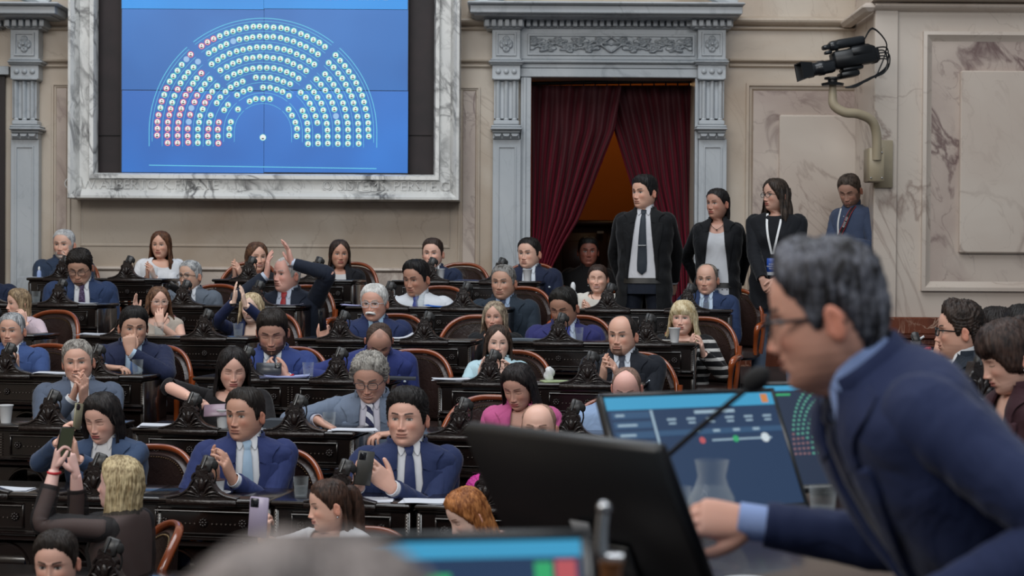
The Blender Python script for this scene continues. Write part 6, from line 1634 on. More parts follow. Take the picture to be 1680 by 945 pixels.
def uimat(name, c, es=1.0): return mat(name, (.01, .01, .012), .3, emit=hx(c), es=es)
U_bg = uimat('ui_background', '203a5c', .9); U_bar = uimat('ui_bar', '3fa0cc', .95); U_lt = uimat('ui_light', 'a9c4d6', .8); U_row = uimat('ui_row', '33567a', .9); U_g = uimat('ui_green', '35b070', .9); U_r = uimat('ui_red', 'c25a60', .9); U_o = uimat('ui_orange', 'd98a4a', .9); U_w = uimat('ui_white', 'd8e4ea', .9)
U_bg2 = uimat('ui_dark', '1c2c46', .9); U_gd = uimat('ui_green_dot', '5fae98', .8); U_rd = uimat('ui_red_dot', '8f6a70', .8)
def monitor(label, px, py, Y, w, h, yaw, tilt, base_z, ui=None, back=False, sticker=False):
    c = W(px, py, Y); R = rz(R_(yaw)) @ rx(R_(-tilt))
    root = empty('monitor', (c[0], c[1], base_z), label, 'monitor')
    def put(G): return G.xf(R, c)
    G = Geo(); G.box(-w/2, w/2, .0, .022, -h/2, h/2, .006); G.box(-w/2*.6, w/2*.6, .022, .042, -h/2*.6, h/2*.5, .012)
    put(G); obj('housing', G, M_plastic, root)
    G = Geo(); b = .011
    for q in ((-w/2, w/2, -h/2, -h/2+b*1.6), (-w/2, w/2, h/2-b, h/2), (-w/2, -w/2+b, -h/2, h/2), (w/2-b, w/2, -h/2, h/2)): G.box(q[0], q[1], -.004, .002, q[2], q[3], .002)
    put(G); obj('bezel', G, M_plastic2, root)
    W_, H_ = w/2-b, h/2-b
    G = Geo(); G.box(-W_, W_, -.001, .0005, -h/2+b*1.6, H_); put(G); scn = obj('screen', G, U_bg if ui != 'hemi' else U_bg2, root, smooth=False)
    def r(name, m, u0, u1, v0, v1, lift=.0016):
        G = Geo(); G.box(-W_+2*W_*u0, -W_+2*W_*u1, -lift, -.0008, H_-2*H_*v1, H_-2*H_*v0); put(G); return obj(name, G, m, scn, smooth=False)
    if ui == 'main':
        r('title_bar', U_bar, 0, 1, 0, .11); r('window_mark', U_o, .925, .965, .015, .09, .0022)
        G = Geo()
        def rr(G, u0, u1, v0, v1, l=.0020): G.box(-W_+2*W_*u0, -W_+2*W_*u1, -l, -.001, H_-2*H_*v1, H_-2*H_*v0)
        for k in range(9): rr(G, .02, .235, .13+k*.085, .185+k*.085)
        rr(G, .26, 1.0, .30, .345); put(G); obj('menu_rows', G, U_row, scn, smooth=False)
        G = Geo(); rr(G, .243, .256, .12, 1.0)
        for k in range(9): rr(G, .04, .04+.05+.02*((k*7) % 4), .15+k*.085, .168+k*.085, .0024)
        for k in range(6): rr(G, .33+k*.115, .33+k*.115+.05, .20, .215, .0024); rr(G, .335+k*.115, .335+k*.115+.04, .235, .248, .0024)
        rr(G, .50, .74, .14, .165, .0024); rr(G, .56, .92, .395, .408, .0024)
        for k in range(4): rr(G, .46+k*.12, .50+k*.12, .31, .33, .0024)
        put(G); obj('text_lines', G, U_lt, scn, smooth=False)
        for mm, u, nm in ((U_r, .50, 'red_marker'), (U_g, .70, 'green_marker'), (U_w, .88, 'white_marker')):
            G = Geo(); a = np.linspace(0, 2*PI, 18, endpoint=False); rad = .0085 if mm is not U_w else .012
            G.add([(-W_+2*W_*u+rad*math.cos(t), -.0028, H_-2*H_*.40+rad*math.sin(t)) for t in a], [tuple(range(18))]); put(G); obj(nm, G, mm, scn, smooth=False)
    if ui == 'hemi':
        r('title_bar', U_bar, 0, 1, 0, .05)
        Gg, Gr = Geo(), Geo()
        for k in range(8):
            R0 = .16+.045*k; n = 11+5*k
            for i in range(n+1):
                t = PI*i/n; x = -W_*.18+2*W_*.62*(R0*math.cos(t)); z = -H_*.35+2*H_*1.5*R0*math.sin(t)
                if abs(x) < W_ and z < H_*.9:
                    (Gr if (t > 2.85 and k > 3) else Gg).box(x-.0035, x+.0035, -.002, -.001, z-.0028, z+.0028)
        put(Gg); obj('green_seats', Gg, U_gd, scn, smooth=False); put(Gr); obj('red_seats', Gr, U_rd, scn, smooth=False)
        r('status_text', U_g, .06, .16, .08, .10)
    if ui == 'near':
        r('title_bar', U_bar, 0, 1, 0, .10)
        r('green_button', U_g, .84, .90, .13, .27); r('red_button', U_r, .91, .98, .12, .25); r('status_text', U_g, .38, .56, .19, .27); r('status_text', U_g, .55, .75, .48, .54)
    if sticker:
        G = Geo(); G.box(-.035, .015, -.006, -.0035, -.035, -.005); put(G); obj('white_sticker', G, M_white, root, smooth=False)
    nb = c+R @ np.array([0, .03 if not back else .03, -h*.2])
    G = Geo(); G.tube([nb, nb*[1, 1, 0]+np.array([0, 0, max(base_z+.05, nb[2]-h*.45)]), nb*[1, 1, 0]+np.array([0, 0, base_z+.012])], [.022, .02, .026], 12, sm=4); obj('stand', G, M_plastic, root)
    G = Geo(); G.lathe([(.0, 0), (.105, 0), (.11, .006), (.10, .014), (0, .016)], c=(nb[0], nb[1], base_z), seg=32); obj('base', G, M_plastic, root)
    return root
monitor('large tilted monitor with blue menu screen left of the foreground man', 1157, 742, 4.0, .50, .315, 28, 28, CZ, 'main')
monitor('second monitor with green half circle seating diagram behind the foreground man', 1398, 712, 4.5, .50, .30, 22, 24, CZ, 'hemi')
# the monitor that shows its black back, seen from behind
def back_monitor():
    Y = 2.9; c = W(962, 868, Y); R = rz(R_(-50)) @ rx(R_(27)); w, h = .49, .36
    base_z = .985
    root = empty('monitor', (c[0], c[1], base_z), 'black monitor seen from behind with a small white sticker on its back', 'monitor')
    G = Geo(); G.box(-w/2, w/2, .0, .030, -h/2, h/2, .008); G.box(-w*.20, w*.20, -.010, 0, -h*.40, -h*.05, .008); G.xf(R, c); obj('housing', G, M_plastic, root)
    G = Geo(); G.box(-w/2+.01, w/2-.01, .029, .031, -h/2+.014, h/2-.01); G.xf(R, c); obj('screen', G, U_bg, root, smooth=False)
    G = Geo(); G.box(-.02, .026, -.0125, -.0095, -.045+.04, -.018+.04, .001); G.xf(R, c); obj('white_sticker', G, mat('sticker', hx('8d8f92'), .6), root)
    nb = c+R @ np.array([0, -.03, -h*.25])
    G = Geo(); G.tube([nb, (nb[0], nb[1], base_z+.06), (nb[0], nb[1], base_z+.01)], [.022, .022, .028], 12, sm=4); obj('stand', G, M_plastic, root)
    G = Geo(); G.lathe([(.0, 0), (.11, 0), (.115, .006), (.10, .014), (0, .016)], c=(nb[0], nb[1], base_z), seg=32); obj('base', G, M_plastic, root)
back_monitor()
monitor('closest monitor, top of its screen blurred at the bottom edge with green and red buttons', 712, 1030, 1.75, .34, .20, 9, 22, .985, 'near')

# gooseneck microphones
def mic(label, pts, foamc, r, base_z, rad=.005):
    b = pts[0]; root = empty('microphone', (b[0], b[1], base_z), label, 'microphone')
    G = Geo(); G.tube(pts, rad, 8, sm=6); obj('gooseneck', G, M_plastic, root)
    d = nrm(np.array(pts[-1])-np.array(pts[-2])); fr = frames(np.array([pts[-1]-d*.01, pts[-1]+d*.01]))[0]; R = np.stack([fr[0], fr[1], d], 1)
    G = Geo(); G.ball(foamc, r, 20, 14, R=R); obj('foam_cover', G, mat('mic_foam', hx('1a1a1b'), .9, bump=(300, .5, .002)), root)
    G = Geo(); G.lathe([(0, 0), (.05, 0), (.05, .012), (.035, .02), (.012, .024), (0, .024)], c=(b[0], b[1], base_z), seg=24); obj('base', G, M_plastic, root)
p = [W(1040, 800, 3.05)]; p = [np.array([p[0][0], 3.05, .99]), W(1040, 800, 3.05), W(1085, 757, 3.0), W(1150, 700, 2.95), W(1222, 640, 2.9)]
mic('black gooseneck microphone with foam cover crossing the menu screen', p, W(1241, 622, 2.88), (.019, .019, .027), .985)
b = W(1640, 700, 5.15); p = [np.array([b[0], 5.15, SZ+.5]), b, W(1615, 660, 5.12), W(1606, 650, 5.1)]
G = Geo()
# jug, tumblers, cups
M_water = mat('water', (.9, .95, .97), .02, trans=1.0, ior=1.33)
def glass_obj(name, label, cat, c, r, h, prof=None, water=.55, seg=24, group=None):
    root = empty(name, c, label, cat, group)
    t = .0018
    if prof is None: prof = [(r*.80, 0), (r*.86, h*.3), (r*.95, h*.75), (r, h)]
    outer = [(0, 0)]+[(a, z) for a, z in prof]; inner = [(a-t, z) for a, z in prof[::-1] if z > .006]+[(prof[0][0]-t, .007), (0, .007)]
    G = Geo(); G.lathe(outer+inner, seg=seg); o = obj('wall', G, glass_mat(), root, world=False); o.name = 'glass_wall'
    if water:
        zw = h*water; pr = [(0, .0075)]+[(a-t-.0004, max(z, .0075)) for a, z in prof if z < zw]
        aw = np.interp(zw, [z for a, z in prof], [a for a, z in prof]); pr += [(aw-t-.0004, zw), (0, zw)]
        G = Geo(); G.lathe(pr, seg=seg); obj('water', G, mat('clear_water', hx('c8d2d8'), .03, alpha=.09), root, world=False)
    return root
k = 3.75/FPX
glass_obj('water_jug', 'round glass water jug on the counter before the menu screen', 'jug', tuple(W(1167, 440+(1.83-CZ)/3.75*FPX, 3.75)*[1, 1, 0]+np.array([0, 0, CZ])), .05, .155,
   [(.040, 0), (.052, .03), (.055, .06), (.050, .085), (.036, .112), (.031, .130), (.035, .150), (.038, .165)], water=.68, seg=32)
glass_obj('water_tumbler', 'clear tumbler behind the dark monitor beside the jug', 'glass', tuple(W(1112, 440+(1.83-CZ)/3.8*FPX, 3.8)*[1, 1, 0]+np.array([0, 0, CZ])), .03, .10, water=.0)
glass_obj('water_tumbler', 'tumbler on the counter right of the menu screen', 'glass', tuple(W(1350, 800, 3.9)*[1, 1, 0]+np.array([0, 0, CZ])), .032, .09, water=.5)
ms = W(1152, 868, 3.05)
root = empty('computer_mouse', (ms[0], 3.05, CZ), 'black computer mouse with a blue light under the hand of the foreground man', 'mouse')
G = Geo(); G.ball((0, 0, .012), (.032, .055, .024), 18, 10); G.xf(rz(1.2)); obj('shell', G, M_plastic2, root, world=False)
G = Geo(); G.ball((-.012, -.044, .026), .006, 10, 8); obj('blue_light', G, mat('blue_led', (.02, .03, .4), .3, emit=(.1, .16, 1), es=6), root, world=False)
c = W(1225, 905, 3.15)
root = empty('white_saucer', (c[0], 3.15, CZ), 'small white saucer on the counter below the cuff of the foreground man', 'saucer')
G = Geo(); G.lathe([(0, 0), (.03, 0), (.045, .008), (.047, .010), (.03, .005), (0, .004)], seg=28); obj('dish', G, M_white, root, world=False)
# polished bracket in front of the dark monitor
bz = W(1002, 921, 2.05); bt = W(990, 832, 2.05)
root = empty('chrome_bracket', (bz[0], bz[1], .985), 'tall polished metal bracket on a brown turned post before the dark monitor', 'bracket')
G = Geo(); G.lathe([(0, 0), (.022, 0), (.022, .02), (.012, .03), (.013, bz[2]-.985-.01), (.016, bz[2]-.985)], c=(bz[0], bz[1], .985), seg=18); obj('post', G, mat('brown_post', hx('6b4426'), .3, coat=.4), root)
G = Geo(); zz = W(986, 915, 2.05)
G.tube([W(1022, 916, 2.05), W(998, 916, 2.05), W(987, 908, 2.05), W(987, 870, 2.05), W(991, 835, 2.05)], [.006, .008, .009, .0075, .007], 10, sm=5); G.ball(W(991, 834, 2.05), .009, 12, 8); obj('arm', G, M_silver, root)
# grey haired head right in front of the lens
BL = person((505, 1155, 1365), Y=.85, zbot=DZ, yaw=170, lean=0, byaw=170, scale=.9, label='very blurred grey haired person at the bottom edge right before the camera', hair=('short', dict(th=.012, top=1.3)), hairc='4c4442', hairc2='8e8480', c1='2a2a30', buttons=False)

# ---- bench desks on the right side
for px, py, Y, rot, lab in ((1500, 606, 8.25, 1.35, 'black carved side desk with paper cup before the young man in profile'), (1600, 668, 6.4, .35, 'black carved side desk holding an open book at the right')):
    o = copy_tree(protoS); c = W(px, py, Y); o.location = (c[0], Y, SZ); o.rotation_euler = (0, 0, rot); props(o, lab, 'desk', 'carved bench desks')
SIDE_Z = SZ+HT
def side_pt(px, Y): c = W(px, 600, Y); return (c[0], Y, SIDE_Z)

# ---- little things on the desks
def on(row, px, dy=.2): Y = row_y(row, px)+dy; c = W(px, 500, Y); return (c[0], Y, ROWTOP[row])
def tumbler(row, px, lab, dy=.2, s=1.0, water=.55): return glass_obj('water_glass', lab, 'glass', on(row, px, dy), .036*s, .092*s, None, water, 18, 'water glasses on the desks')
for row, px, lab, dy in (('A', 252, 'water glass before the woman in white blouse, back row', .1), ('B', 59, 'water glass left of the curly haired man, second row', .1), ('B', 689, 'water glass before the man in white shirt sleeves', .1),
   ('B', 1157, 'water glass before the bald old man at the right end', .1), ('C', 261, 'water glass before the woman covering her mouth', .1), ('C', 391, 'water glass before the blonde with raised arms', .1), ('C', 949, 'water glass right of the man in purple blue suit', .1),
   ('D', 226, 'water glass before the man resting on his fist', .12), ('D', 506, 'water glass between the bearded man and the bald bending man', .1), ('E', 541, 'water glass under the hand of the man in striped tie', .1), ('F', 495, 'water glass behind the half ponytail woman', .12)):
    tumbler(row, px, lab, dy)
def paper_cup(c, lab, s=1.0, col=None):
    root = empty('paper_cup', c, lab, 'cup', 'paper cups')
    G = Geo(); G.lathe([(0, .002), (.024*s, 0), (.034*s, .082*s), (.036*s, .084*s), (.036*s, .088*s), (.033*s, .088*s), (.024*s, .006), (0, .006)], seg=24); obj('cup', G, M_white, root, world=False)
    G = Geo(); G.lathe([(.0345*s, .083*s), (.0372*s, .084*s), (.0372*s, .089*s), (.034*s, .089*s)], seg=24); obj('rim', G, M_white, root, world=False)
    return root
for row, px, lab in (('A', 722, 'white paper cup before the young man with teal tie, back row'), ('A', 865, 'white paper cup before the heavy man by the pilaster'), ('C', 1107, 'white paper cup before the blonde in the striped sweater'), ('E', 10, 'white paper cup at the left edge on the fifth row'), ('E', 366, 'white paper cup behind the clapping man in bright navy')):
    paper_cup(on(row, px, .08), lab, 1.1)
pc = paper_cup(side_pt(1520, 8.2), 'white paper cup filled with red candies on the right side desk', 1.2)
G = Geo()
for k in range(9): G.ball((.018*math.cos(k*2.4)*(k/9), .018*math.sin(k*2.4)*(k/9), .106+.004*(k % 3)), .011, 8, 6)
cn = obj('candies', G, mat('red_candy', hx('b5221f'), .4), pc, world=False)
c = side_pt(1492, 8.3); G = Geo(); G.tube([(0, 0, 0), (.01, 0, .12), (.02, 0, .135), (.07, 0, .17)], .006, 8, sm=3); r0 = empty('drinking_straw', c, 'bent white straw standing on the right side desk', 'straw'); obj('tube', G, M_white, r0, world=False); G = Geo(); G.lathe([(0, 0), (.025, 0), (.025, .02), (.0, .02)], seg=16); obj('holder', G, M_plastic, r0, world=False)
# coffee cup and saucer
c = on('F', 355, .12); root = empty('coffee_cup', c, 'white coffee cup with brown rim on its saucer before the clapping man', 'cup')
G = Geo(); G.lathe([(0, .008), (.028, .008), (.036, .018), (.041, .065), (.042, .070), (.039, .070), (.034, .022), (0, .014)], seg=28); obj('cup', G, M_white, root, world=False)
G = Geo(); G.lathe([(.0405, .066), (.0425, .067), (.0425, .071), (.0395, .071)], seg=28); obj('rim', G, mat('brown_rim', hx('5a4038'), .3), root, world=False)
G = Geo(); G.tube([(-.037, 0, .055), (-.056, 0, .052), (-.060, 0, .038), (-.05, 0, .026), (-.036, 0, .026)], .0042, 8, sm=4); obj('handle', G, M_white, root, world=False)
G = Geo(); G.lathe([(0, 0), (.045, 0), (.068, .010), (.070, .012), (.045, .006), (0, .005)], seg=32); obj('saucer', G, M_white, root, world=False)
# papers, folders, tablets
def sheets(row, px, lab, w=.24, d=.17, n=3, dy=.08, col='c9cdd6', curl=0.0, name='paper_sheets', cat='papers', seed=0, th=.0015):
    c = on(row, px, dy); root = empty(name, c, lab, cat)
    rr = random.Random(px)
    for k in range(n):
        a = rr.uniform(-.18, .18); P = []
        for j in range(5):
            v = j/4; P.append([(-w/2+w*u, -d/2+d*v, .001+k*.004+curl*max(0, abs(u-.5)*2-.3)**2*(1 if u > .5 else .3)+.002*math.sin(u*5+k)) for u in np.linspace(0, 1, 9)])
        P = np.array(P) @ rz(a).T+np.array([rr.uniform(-.02, .02), rr.uniform(-.01, .01), 0]); top = P+np.array([0, 0, th])
        G = Geo(); G.grid(top); G.grid(P, flip=True)
        rim = np.concatenate([P[0], P[1:, -1], P[-1, ::-1][1:], P[::-1][1:-1, 0]]); G.grid(np.array([rim, rim+np.array([0, 0, th])]), closed_u=True)
        obj('sheet', G, mat('paper_'+col, hx(col), .8), root, world=False)
    return root
for a in (('A', 52, 'papers at the left end of the back row', .2, .15, 2), ('A', 300, 'papers right of the woman in white, back row', .2, .15, 2), ('C', 160, 'loose papers on the third row left of the fist resting man', .24, .16, 3), ('E', 268, 'loose papers on the fifth row before the long haired woman', .26, .16, 3),
          ('E', 437, 'white papers right of the paper cup, fifth row', .2, .16, 3), ('D', 742, 'papers at the left end of the desk with the pale blue jacket', .22, .15, 3), ('F', 603, 'papers before the young man with phone', .24, .16, 2), ('D', 90, 'papers before the grey haired man in mid blue, fourth row', .24, .16, 2),
          ('F', 700, 'sheet of paper right of the young man with phone', .2, .15, 2), ('B', 140, 'papers before the curly haired man, second row', .2, .14, 2), ('E', 580, 'papers before the man in striped tie', .24, .15, 2), ('F', 18, 'papers at the left end of the sixth row', .2, .12, 2)):
    sheets(*a)
sheets('D', 468, 'lilac papers before the bearded man with phone', .30, .18, 3, col='9aa2cc', curl=.01)
sheets('B', 582, 'lilac papers left of the man in white shirt sleeves', .22, .14, 3, col='b0b0d8', curl=.02)
sheets('C', 652, 'curled white papers beside the white moustache man', .24, .16, 3, curl=.06)
sheets('A', 775, 'blue papers right of the paper cup, back row', .26, .14, 2, col='5a6c9c')
sheets('B', 724, 'bright blue plastic folder beside the man in white shirt sleeves', .22, .2, 2, col='1f5fb4', curl=.06, name='blue_folder', cat='folder')
sheets('B', 470, 'grey folder before the man with the red tie', .24, .16, 2, col='5a5866', curl=.02, name='grey_folder', cat='folder')
sheets('D', 925, 'pale green folder on the desk of the pale blue jacket', .22, .15, 1, col='9fae86', name='green_folder', cat='folder', th=.006)
sheets('C', 868, 'closed grey tablet left of the man in purple blue suit', .24, .16, 1, col='59636e', name='tablet', cat='tablet', th=.012)
sheets('D', 648, 'dark tablet under the bald bending man', .25, .17, 1, col='2a2f38', name='tablet', cat='tablet', th=.012)
sheets('E', 470, 'dark grey case on the fifth row left of the man in striped tie', .20, .14, 1, col='3a4048', name='document_case', cat='case', th=.05)
c = W(1598, 640, 6.5); root = empty('open_book', (c[0], 6.45, SIDE_Z), 'open white book on the right side desk under the woman with fringe', 'book')
G = Geo()
for sgn in (-1, 1):
    G.grid([[(sgn*.16*u, -.11+.22*v, .004+.03*math.sin(PI*min(1, u*.95+.05))**.8) for u in np.linspace(0, 1, 9)] for v in np.linspace(0, 1, 4)], flip=sgn < 0)
    G.grid([[(sgn*.16*u, -.11, z_*(.004+.03*math.sin(PI*min(1, u*.95+.05))**.8)) for u in np.linspace(0, 1, 9)] for z_ in (0, 1)])
obj('pages', G, M_paper, root, world=False); G = Geo(); G.box(-.17, .17, -.115, .115, 0, .004); obj('cover', G, mat('book_cover', hx('1b2440'), .5), root, world=False)
# bottles
def bottle(c, lab, s, cap, col):
    root = empty('small_bottle', c, lab, 'bottle')
    G = Geo(); G.lathe([(0, 0), (.018*s, 0), (.019*s, .004), (.019*s, .045*s), (.014*s, .058*s), (.008*s, .064*s), (.008*s, .07*s), (0, .07*s)], seg=20); obj('bottle', G, col, root, world=False)
    G = Geo(); G.lathe([(.0095*s, .065*s), (.0095*s, .085*s), (.005*s, .095*s), (0, .097*s)], seg=16); obj('cap', G, cap, root, world=False)
bottle(on('A', 64, .1), 'small white spray bottle at the left end of the back row', 1.0, M_white, mat('bottle_blue', hx('8fa3cc'), .3))
bottle(on('B', 940, .2), 'clear plastic water bottle left of the smiling woman in cream', 2.0, M_white, mat('bottle_clear', hx('9aa4aa'), .15, alpha=.5))
c = on('D', 902, .1); root = empty('crumpled_tissue', c, 'crumpled white tissue standing on the desk of the pale blue jacket', 'tissue')
G = Geo()
t = np.linspace(0, PI, 12); a = np.linspace(0, 2*PI, 16, endpoint=False)
P = np.array([[(math.sin(q)*math.cos(b_)*.028*(1+.3*math.sin(b_*3+q*4)), math.sin(q)*math.sin(b_)*.022*(1+.3*math.cos(b_*4+q*3)), .045-math.cos(q)*.045) for b_ in a] for q in t]); G.grid(P, closed_u=True); obj('tissue', G, M_white, root, world=False)
# phones in hands
def phone(lab, px, py, Y, yaw=0, pitch=0, roll=0, col='2a2c30', show='back', s=1.0, scr='3a4a3a'):
    c = W(px, py, Y); R = rz(R_(yaw)) @ rx(R_(pitch)) @ ry(R_(roll))
    root = empty('mobile_phone', c, lab, 'phone', 'mobile phones')
    G = Geo(); G.box(-.037*s, .037*s, -.0045, .0045, -.077*s, .077*s, .004); G.xf(R); obj('case', G, mat('phone_'+col, hx(col), .3), root, world=False)
    y = -.0055
    if show == 'back':
        G = Geo(); G.box(-.033*s, -.001, y-.0015, y+.002, .036*s, .070*s, .003)
        for q in ((-.026, .060), (-.026, .046), (-.010, .053)):
            t0 = len(G.v); G.lathe([(0, 0), (.006, 0), (.006, .003), (0, .003)], seg=12); G.xf(rx(PI/2), (q[0]*s, y-.0015, q[1]*s), start=t0)
        G.xf(R); obj('camera_bump', G, M_plastic2, root, world=False)
    else:
        G = Geo(); G.box(-.034*s, .034*s, y, y+.0012, -.073*s, .073*s); G.xf(R); obj('display', G, mat('display_'+scr, (.01, .01, .01), .2, emit=hx(scr), es=.9), root, world=False)
phone('dark phone held up by the white moustache man', 529, 524, RY('C', 560, .16), yaw=60, roll=-8, col='15161a')
phone('dark grey phone held by the bearded man in bright navy suit', 441, 605, RY('D', 441, .05), pitch=-18, roll=90, col='35383e')
phone('phone with grey case held tilted by the young man in navy suit', 598, 768, RY('F', 598, .02), yaw=18, roll=8, col='4a4946')
phone('pinkish phone held sideways by the woman with very long black hair', 358, 673, RY('E', 370, .06), pitch=-35, roll=86, col='8a7482')
phone('phone with lit screen held up by the blonde in sheer sleeves', 107, 725, RY('G', 107, .12), yaw=38, pitch=12, roll=5, s=.8, col='17181c', show='front', scr='33382a')
phone('lilac phone held by the half ponytail woman', 424, 848, RY('G', 424, .02), yaw=-12, roll=4, col='a79db4')
phone('phone held edge on by the woman in denim blue jacket', 128, 683, RY('F', 128, .05), yaw=70, roll=10, s=.8, col='8f8a72')
phone('small black recorder held by the grey haired man with round glasses', 287, 473, RY('B', 290, .15), roll=-50, pitch=20, col='1b1b1d', s=.8)
# bags and coats seen through the desk arches
def bundle(row, px, z, lab, name, cat, col, r=(.11, .12, .13), dy=.30, seed=1):
    Y = row_y(row, px)+dy; c = W(px, 500, Y); root = empty(name, (c[0], Y, FLOOR[row]), lab, cat)
    t = np.linspace(0, PI, 14); a = np.linspace(0, 2*PI, 22, endpoint=False)
    P = np.array([[(math.sin(q)**.7*math.cos(b_)*r[0]*(1+.12*math.sin(b_*5+q*6+seed)), math.sin(q)**.7*math.sin(b_)*r[1]*(1+.12*math.cos(b_*4+q*5)), z*.5*(1-math.cos(q))) for b_ in a] for q in t])
    G = Geo(); G.grid(P, closed_u=True); obj('folded_cloth', G, cloth(hx(col)), root, world=False)
    G = Geo(); G.tube([(-r[0]*.5, 0, z*.9), (-r[0]*.3, 0, z*1.12), (r[0]*.3, 0, z*1.12), (r[0]*.5, 0, z*.9)], .008, 8, sm=4); obj('strap', G, cloth(hx(col)), root, world=False)
bundle('E', 528, .44, 'brown handbag seen through the desk arch behind the half ponytail woman', 'handbag', 'bag', '3b2a22')
bundle('F', 60, .40, 'blue grey bag under the sixth row desk at the left', 'cloth_bag', 'bag', '33405c', dy=.3)
c = W(792, 800, row_y('F', 792)+.60)
hb = person((790, 783, 848), 'F', dy=.75, yaw=-20, pitch=30, lean=10, fem=1, label='person with bright pink headband bending behind the red haired woman', hair=('short', dict(th=.014)), hairc='c22f8e', hairc2='e052ac', top='blouse', c1='26343c', down=1)
# badge, lanyard, strap, necklaces, bracelets
b = S3; G = Geo()
q = lambda x, z, o=.016: (lambda w: b.tw([ (lambda p: (x, p[1], z))(b.tp(np.array([math.asin(min(.99, (abs(x)/w)**1.25))]), np.array([z]), o)[0]) ])[0])(float(spl(TOR_T, z, 1)))
for s_ in (-1, 1):
    pts = [q(s_*.055, -.02), q(s_*.05, -.10), q(s_*.034, -.20), q(s_*.006, -.33)]
    P, _ = catmull(np.array(pts), np.zeros(4), 5); rt = b.Rt @ np.array([1, 0, 0]); G.grid(np.array([[p-rt*.008, p+rt*.008] for p in P])); 
    G.grid(np.array([[p-rt*.008+[0, .002, 0], p+rt*.008+[0, .002, 0]] for p in P]), flip=True)
ly = obj('lanyard', G, M_white, b.root)
G = Geo(); G.box(-.042, .042, -.004, .004, -.13, 0, .002); G.xf(b.Rt, q(0, -.36, .02)); bd = obj('badge', G, mat('badge_blue', hx('24499a'), .3), b.root)
G = Geo(); G.box(-.042, .042, -.0055, -.004, -.128, -.105); G.xf(b.Rt, q(0, -.36, .02)); obj('badge_strip', G, M_white, bd)
for i, (t, z) in enumerate((('EVENTO', -.045), ('PERMANENTE', -.062), ('PRENSA', -.079))):
    G = text_geo(t, .014, extrude=.0004); G.xf(rx(PI/2), (0, -.0052, z)); G.xf(b.Rt, q(0, -.36, .02)); obj('badge_text', G, M_white, bd, smooth=False)
b = S4; G = Geo()
def strap(b, xs, w, o=.020):
    P = []
    for x, z in xs:
        wv = float(spl(TOR_T, z, 1)); p = b.tp(np.array([math.asin(min(.99, (abs(x)/wv)**1.25))]), np.array([z]), o)[0]; P.append(b.tw([[x, p[1], z]])[0])
    P, _ = catmull(np.array(P), np.zeros(len(P)), 5); d = np.gradient(P, axis=0); out = []
    nrm_ = b.Rt @ np.array([0, -1, 0])
    for p, t in zip(P, d): k_ = nrm(np.cross(t, nrm_)); out.append([p-k_*w, p+k_*w])
    return np.array(out), P
O, _ = strap(b, [(-.05, -.02), (-.04, -.12), (-.03, -.22), (-.02, -.30)], .009); G.grid(O); G.grid(O+[0, .003, 0], flip=True); obj('lanyard', G, M_white, b.root)
G = Geo(); O, Pc = strap(b, [(.06, -.005), (.055, -.06), (.03, -.14), (-.01, -.22), (-.03, -.30)], .018, .024); G.grid(O); G.grid(O+[0, .003, 0], flip=True); sp_ = obj('camera_strap', G, mat('strap_black', hx('16161a'), .6), b.root)
G = Geo()
for e in (0, 1): edge = O[:, e]; G.tube(edge, .0022, 6)
obj('strap_edge', G, mat('strap_red', hx('b3262c'), .5), sp_)
t = text_geo('EOS 5D', .030, extrude=.0006); mid = Pc[9]; dd = nrm(Pc[6]-Pc[12]); nn = b.Rt @ np.array([0, -1, 0]); R = np.stack([dd, nrm(np.cross(nn, dd)), nn], 1)
t.xf(R, mid+nn*.006); obj('strap_text', t, M_white, sp_, smooth=False)
cam_p = b.hand['r'][0]*.5+b.hand['l'][0]*.5; root = empty('photo_camera', (cam_p[0], cam_p[1], cam_p[2]), 'black photo camera held by the photographer behind the pier', 'camera')
G = Geo(); G.box(-.065, .065, -.03, .03, -.04, .04, .012); G.box(-.025, .025, -.025, .02, .035, .06, .008); obj('camera_body', G, M_plastic, root, world=False)
G = Geo(); t0 = 0; G.lathe([(0, 0), (.036, 0), (.034, .05), (.038, .09), (.03, .09), (0, .07)], seg=20); G.xf(rx(PI/2), (0, -.03, -.002)); obj('lens', G, M_plastic2, root, world=False)
b = S1; G = Geo(); p = b.tp(np.array([0.0]), np.array([-.27]), .014)[0]; G.box(-.03, .03, -.003, .003, -.003, .003); G.xf(b.Rt, b.tw([[0, p[1]-.004, -.27]])[0]); obj('tie_clip', G, M_silver, b.root)
def necklace(b, drop=.07, col=None):
    pts = []
    for t in np.linspace(-1, 1, 15):
        x = .055*math.sin(t*PI/2); z = -.02-drop*(1-abs(t))**.8; wv = float(spl(TOR_T, z, 1)); p = b.tp(np.array([math.asin(min(.99, (abs(x)/wv)**1.25))]), np.array([z]), -.006)[0]; pts.append(b.tw([[x, p[1]-.004, z]])[0])
    G = Geo(); G.tube(pts, .0018, 6); G.ball(pts[7], .006, 8, 6); obj('necklace', G, mat('dark_pendant', hx('241a16'), .3) if col is None else col, b.root)
necklace(S2); necklace(P21); necklace(P19)
def band(b, side, col, r=.034, k=-.02, w=.006):
    p, f, n = b.hand[side]; 
    a = np.linspace(0, 2*PI, 17); G = Geo(); u = nrm(np.cross(f, n)); ctr = p+f*k*b.s
    G.tube([ctr+(math.cos(t)*u+math.sin(t)*n*.8)*r*b.s for t in a], w*b.s, 6, cap=False); obj('bracelet', G, col, b.root)
M_redband = mat('red_band', hx('b3202c'), .6); M_watch = mat('watch_metal', hx('8b8f96'), .3, .9)
band(P36, 'l', M_redband); band(P28, 'l', M_redband); band(P11, 'l', M_watch); band(P34, 'l', M_watch); band(P8, 'l', M_watch); band(P23, 'l', M_watch, k=-.03); band(P42, 'r', M_plastic)
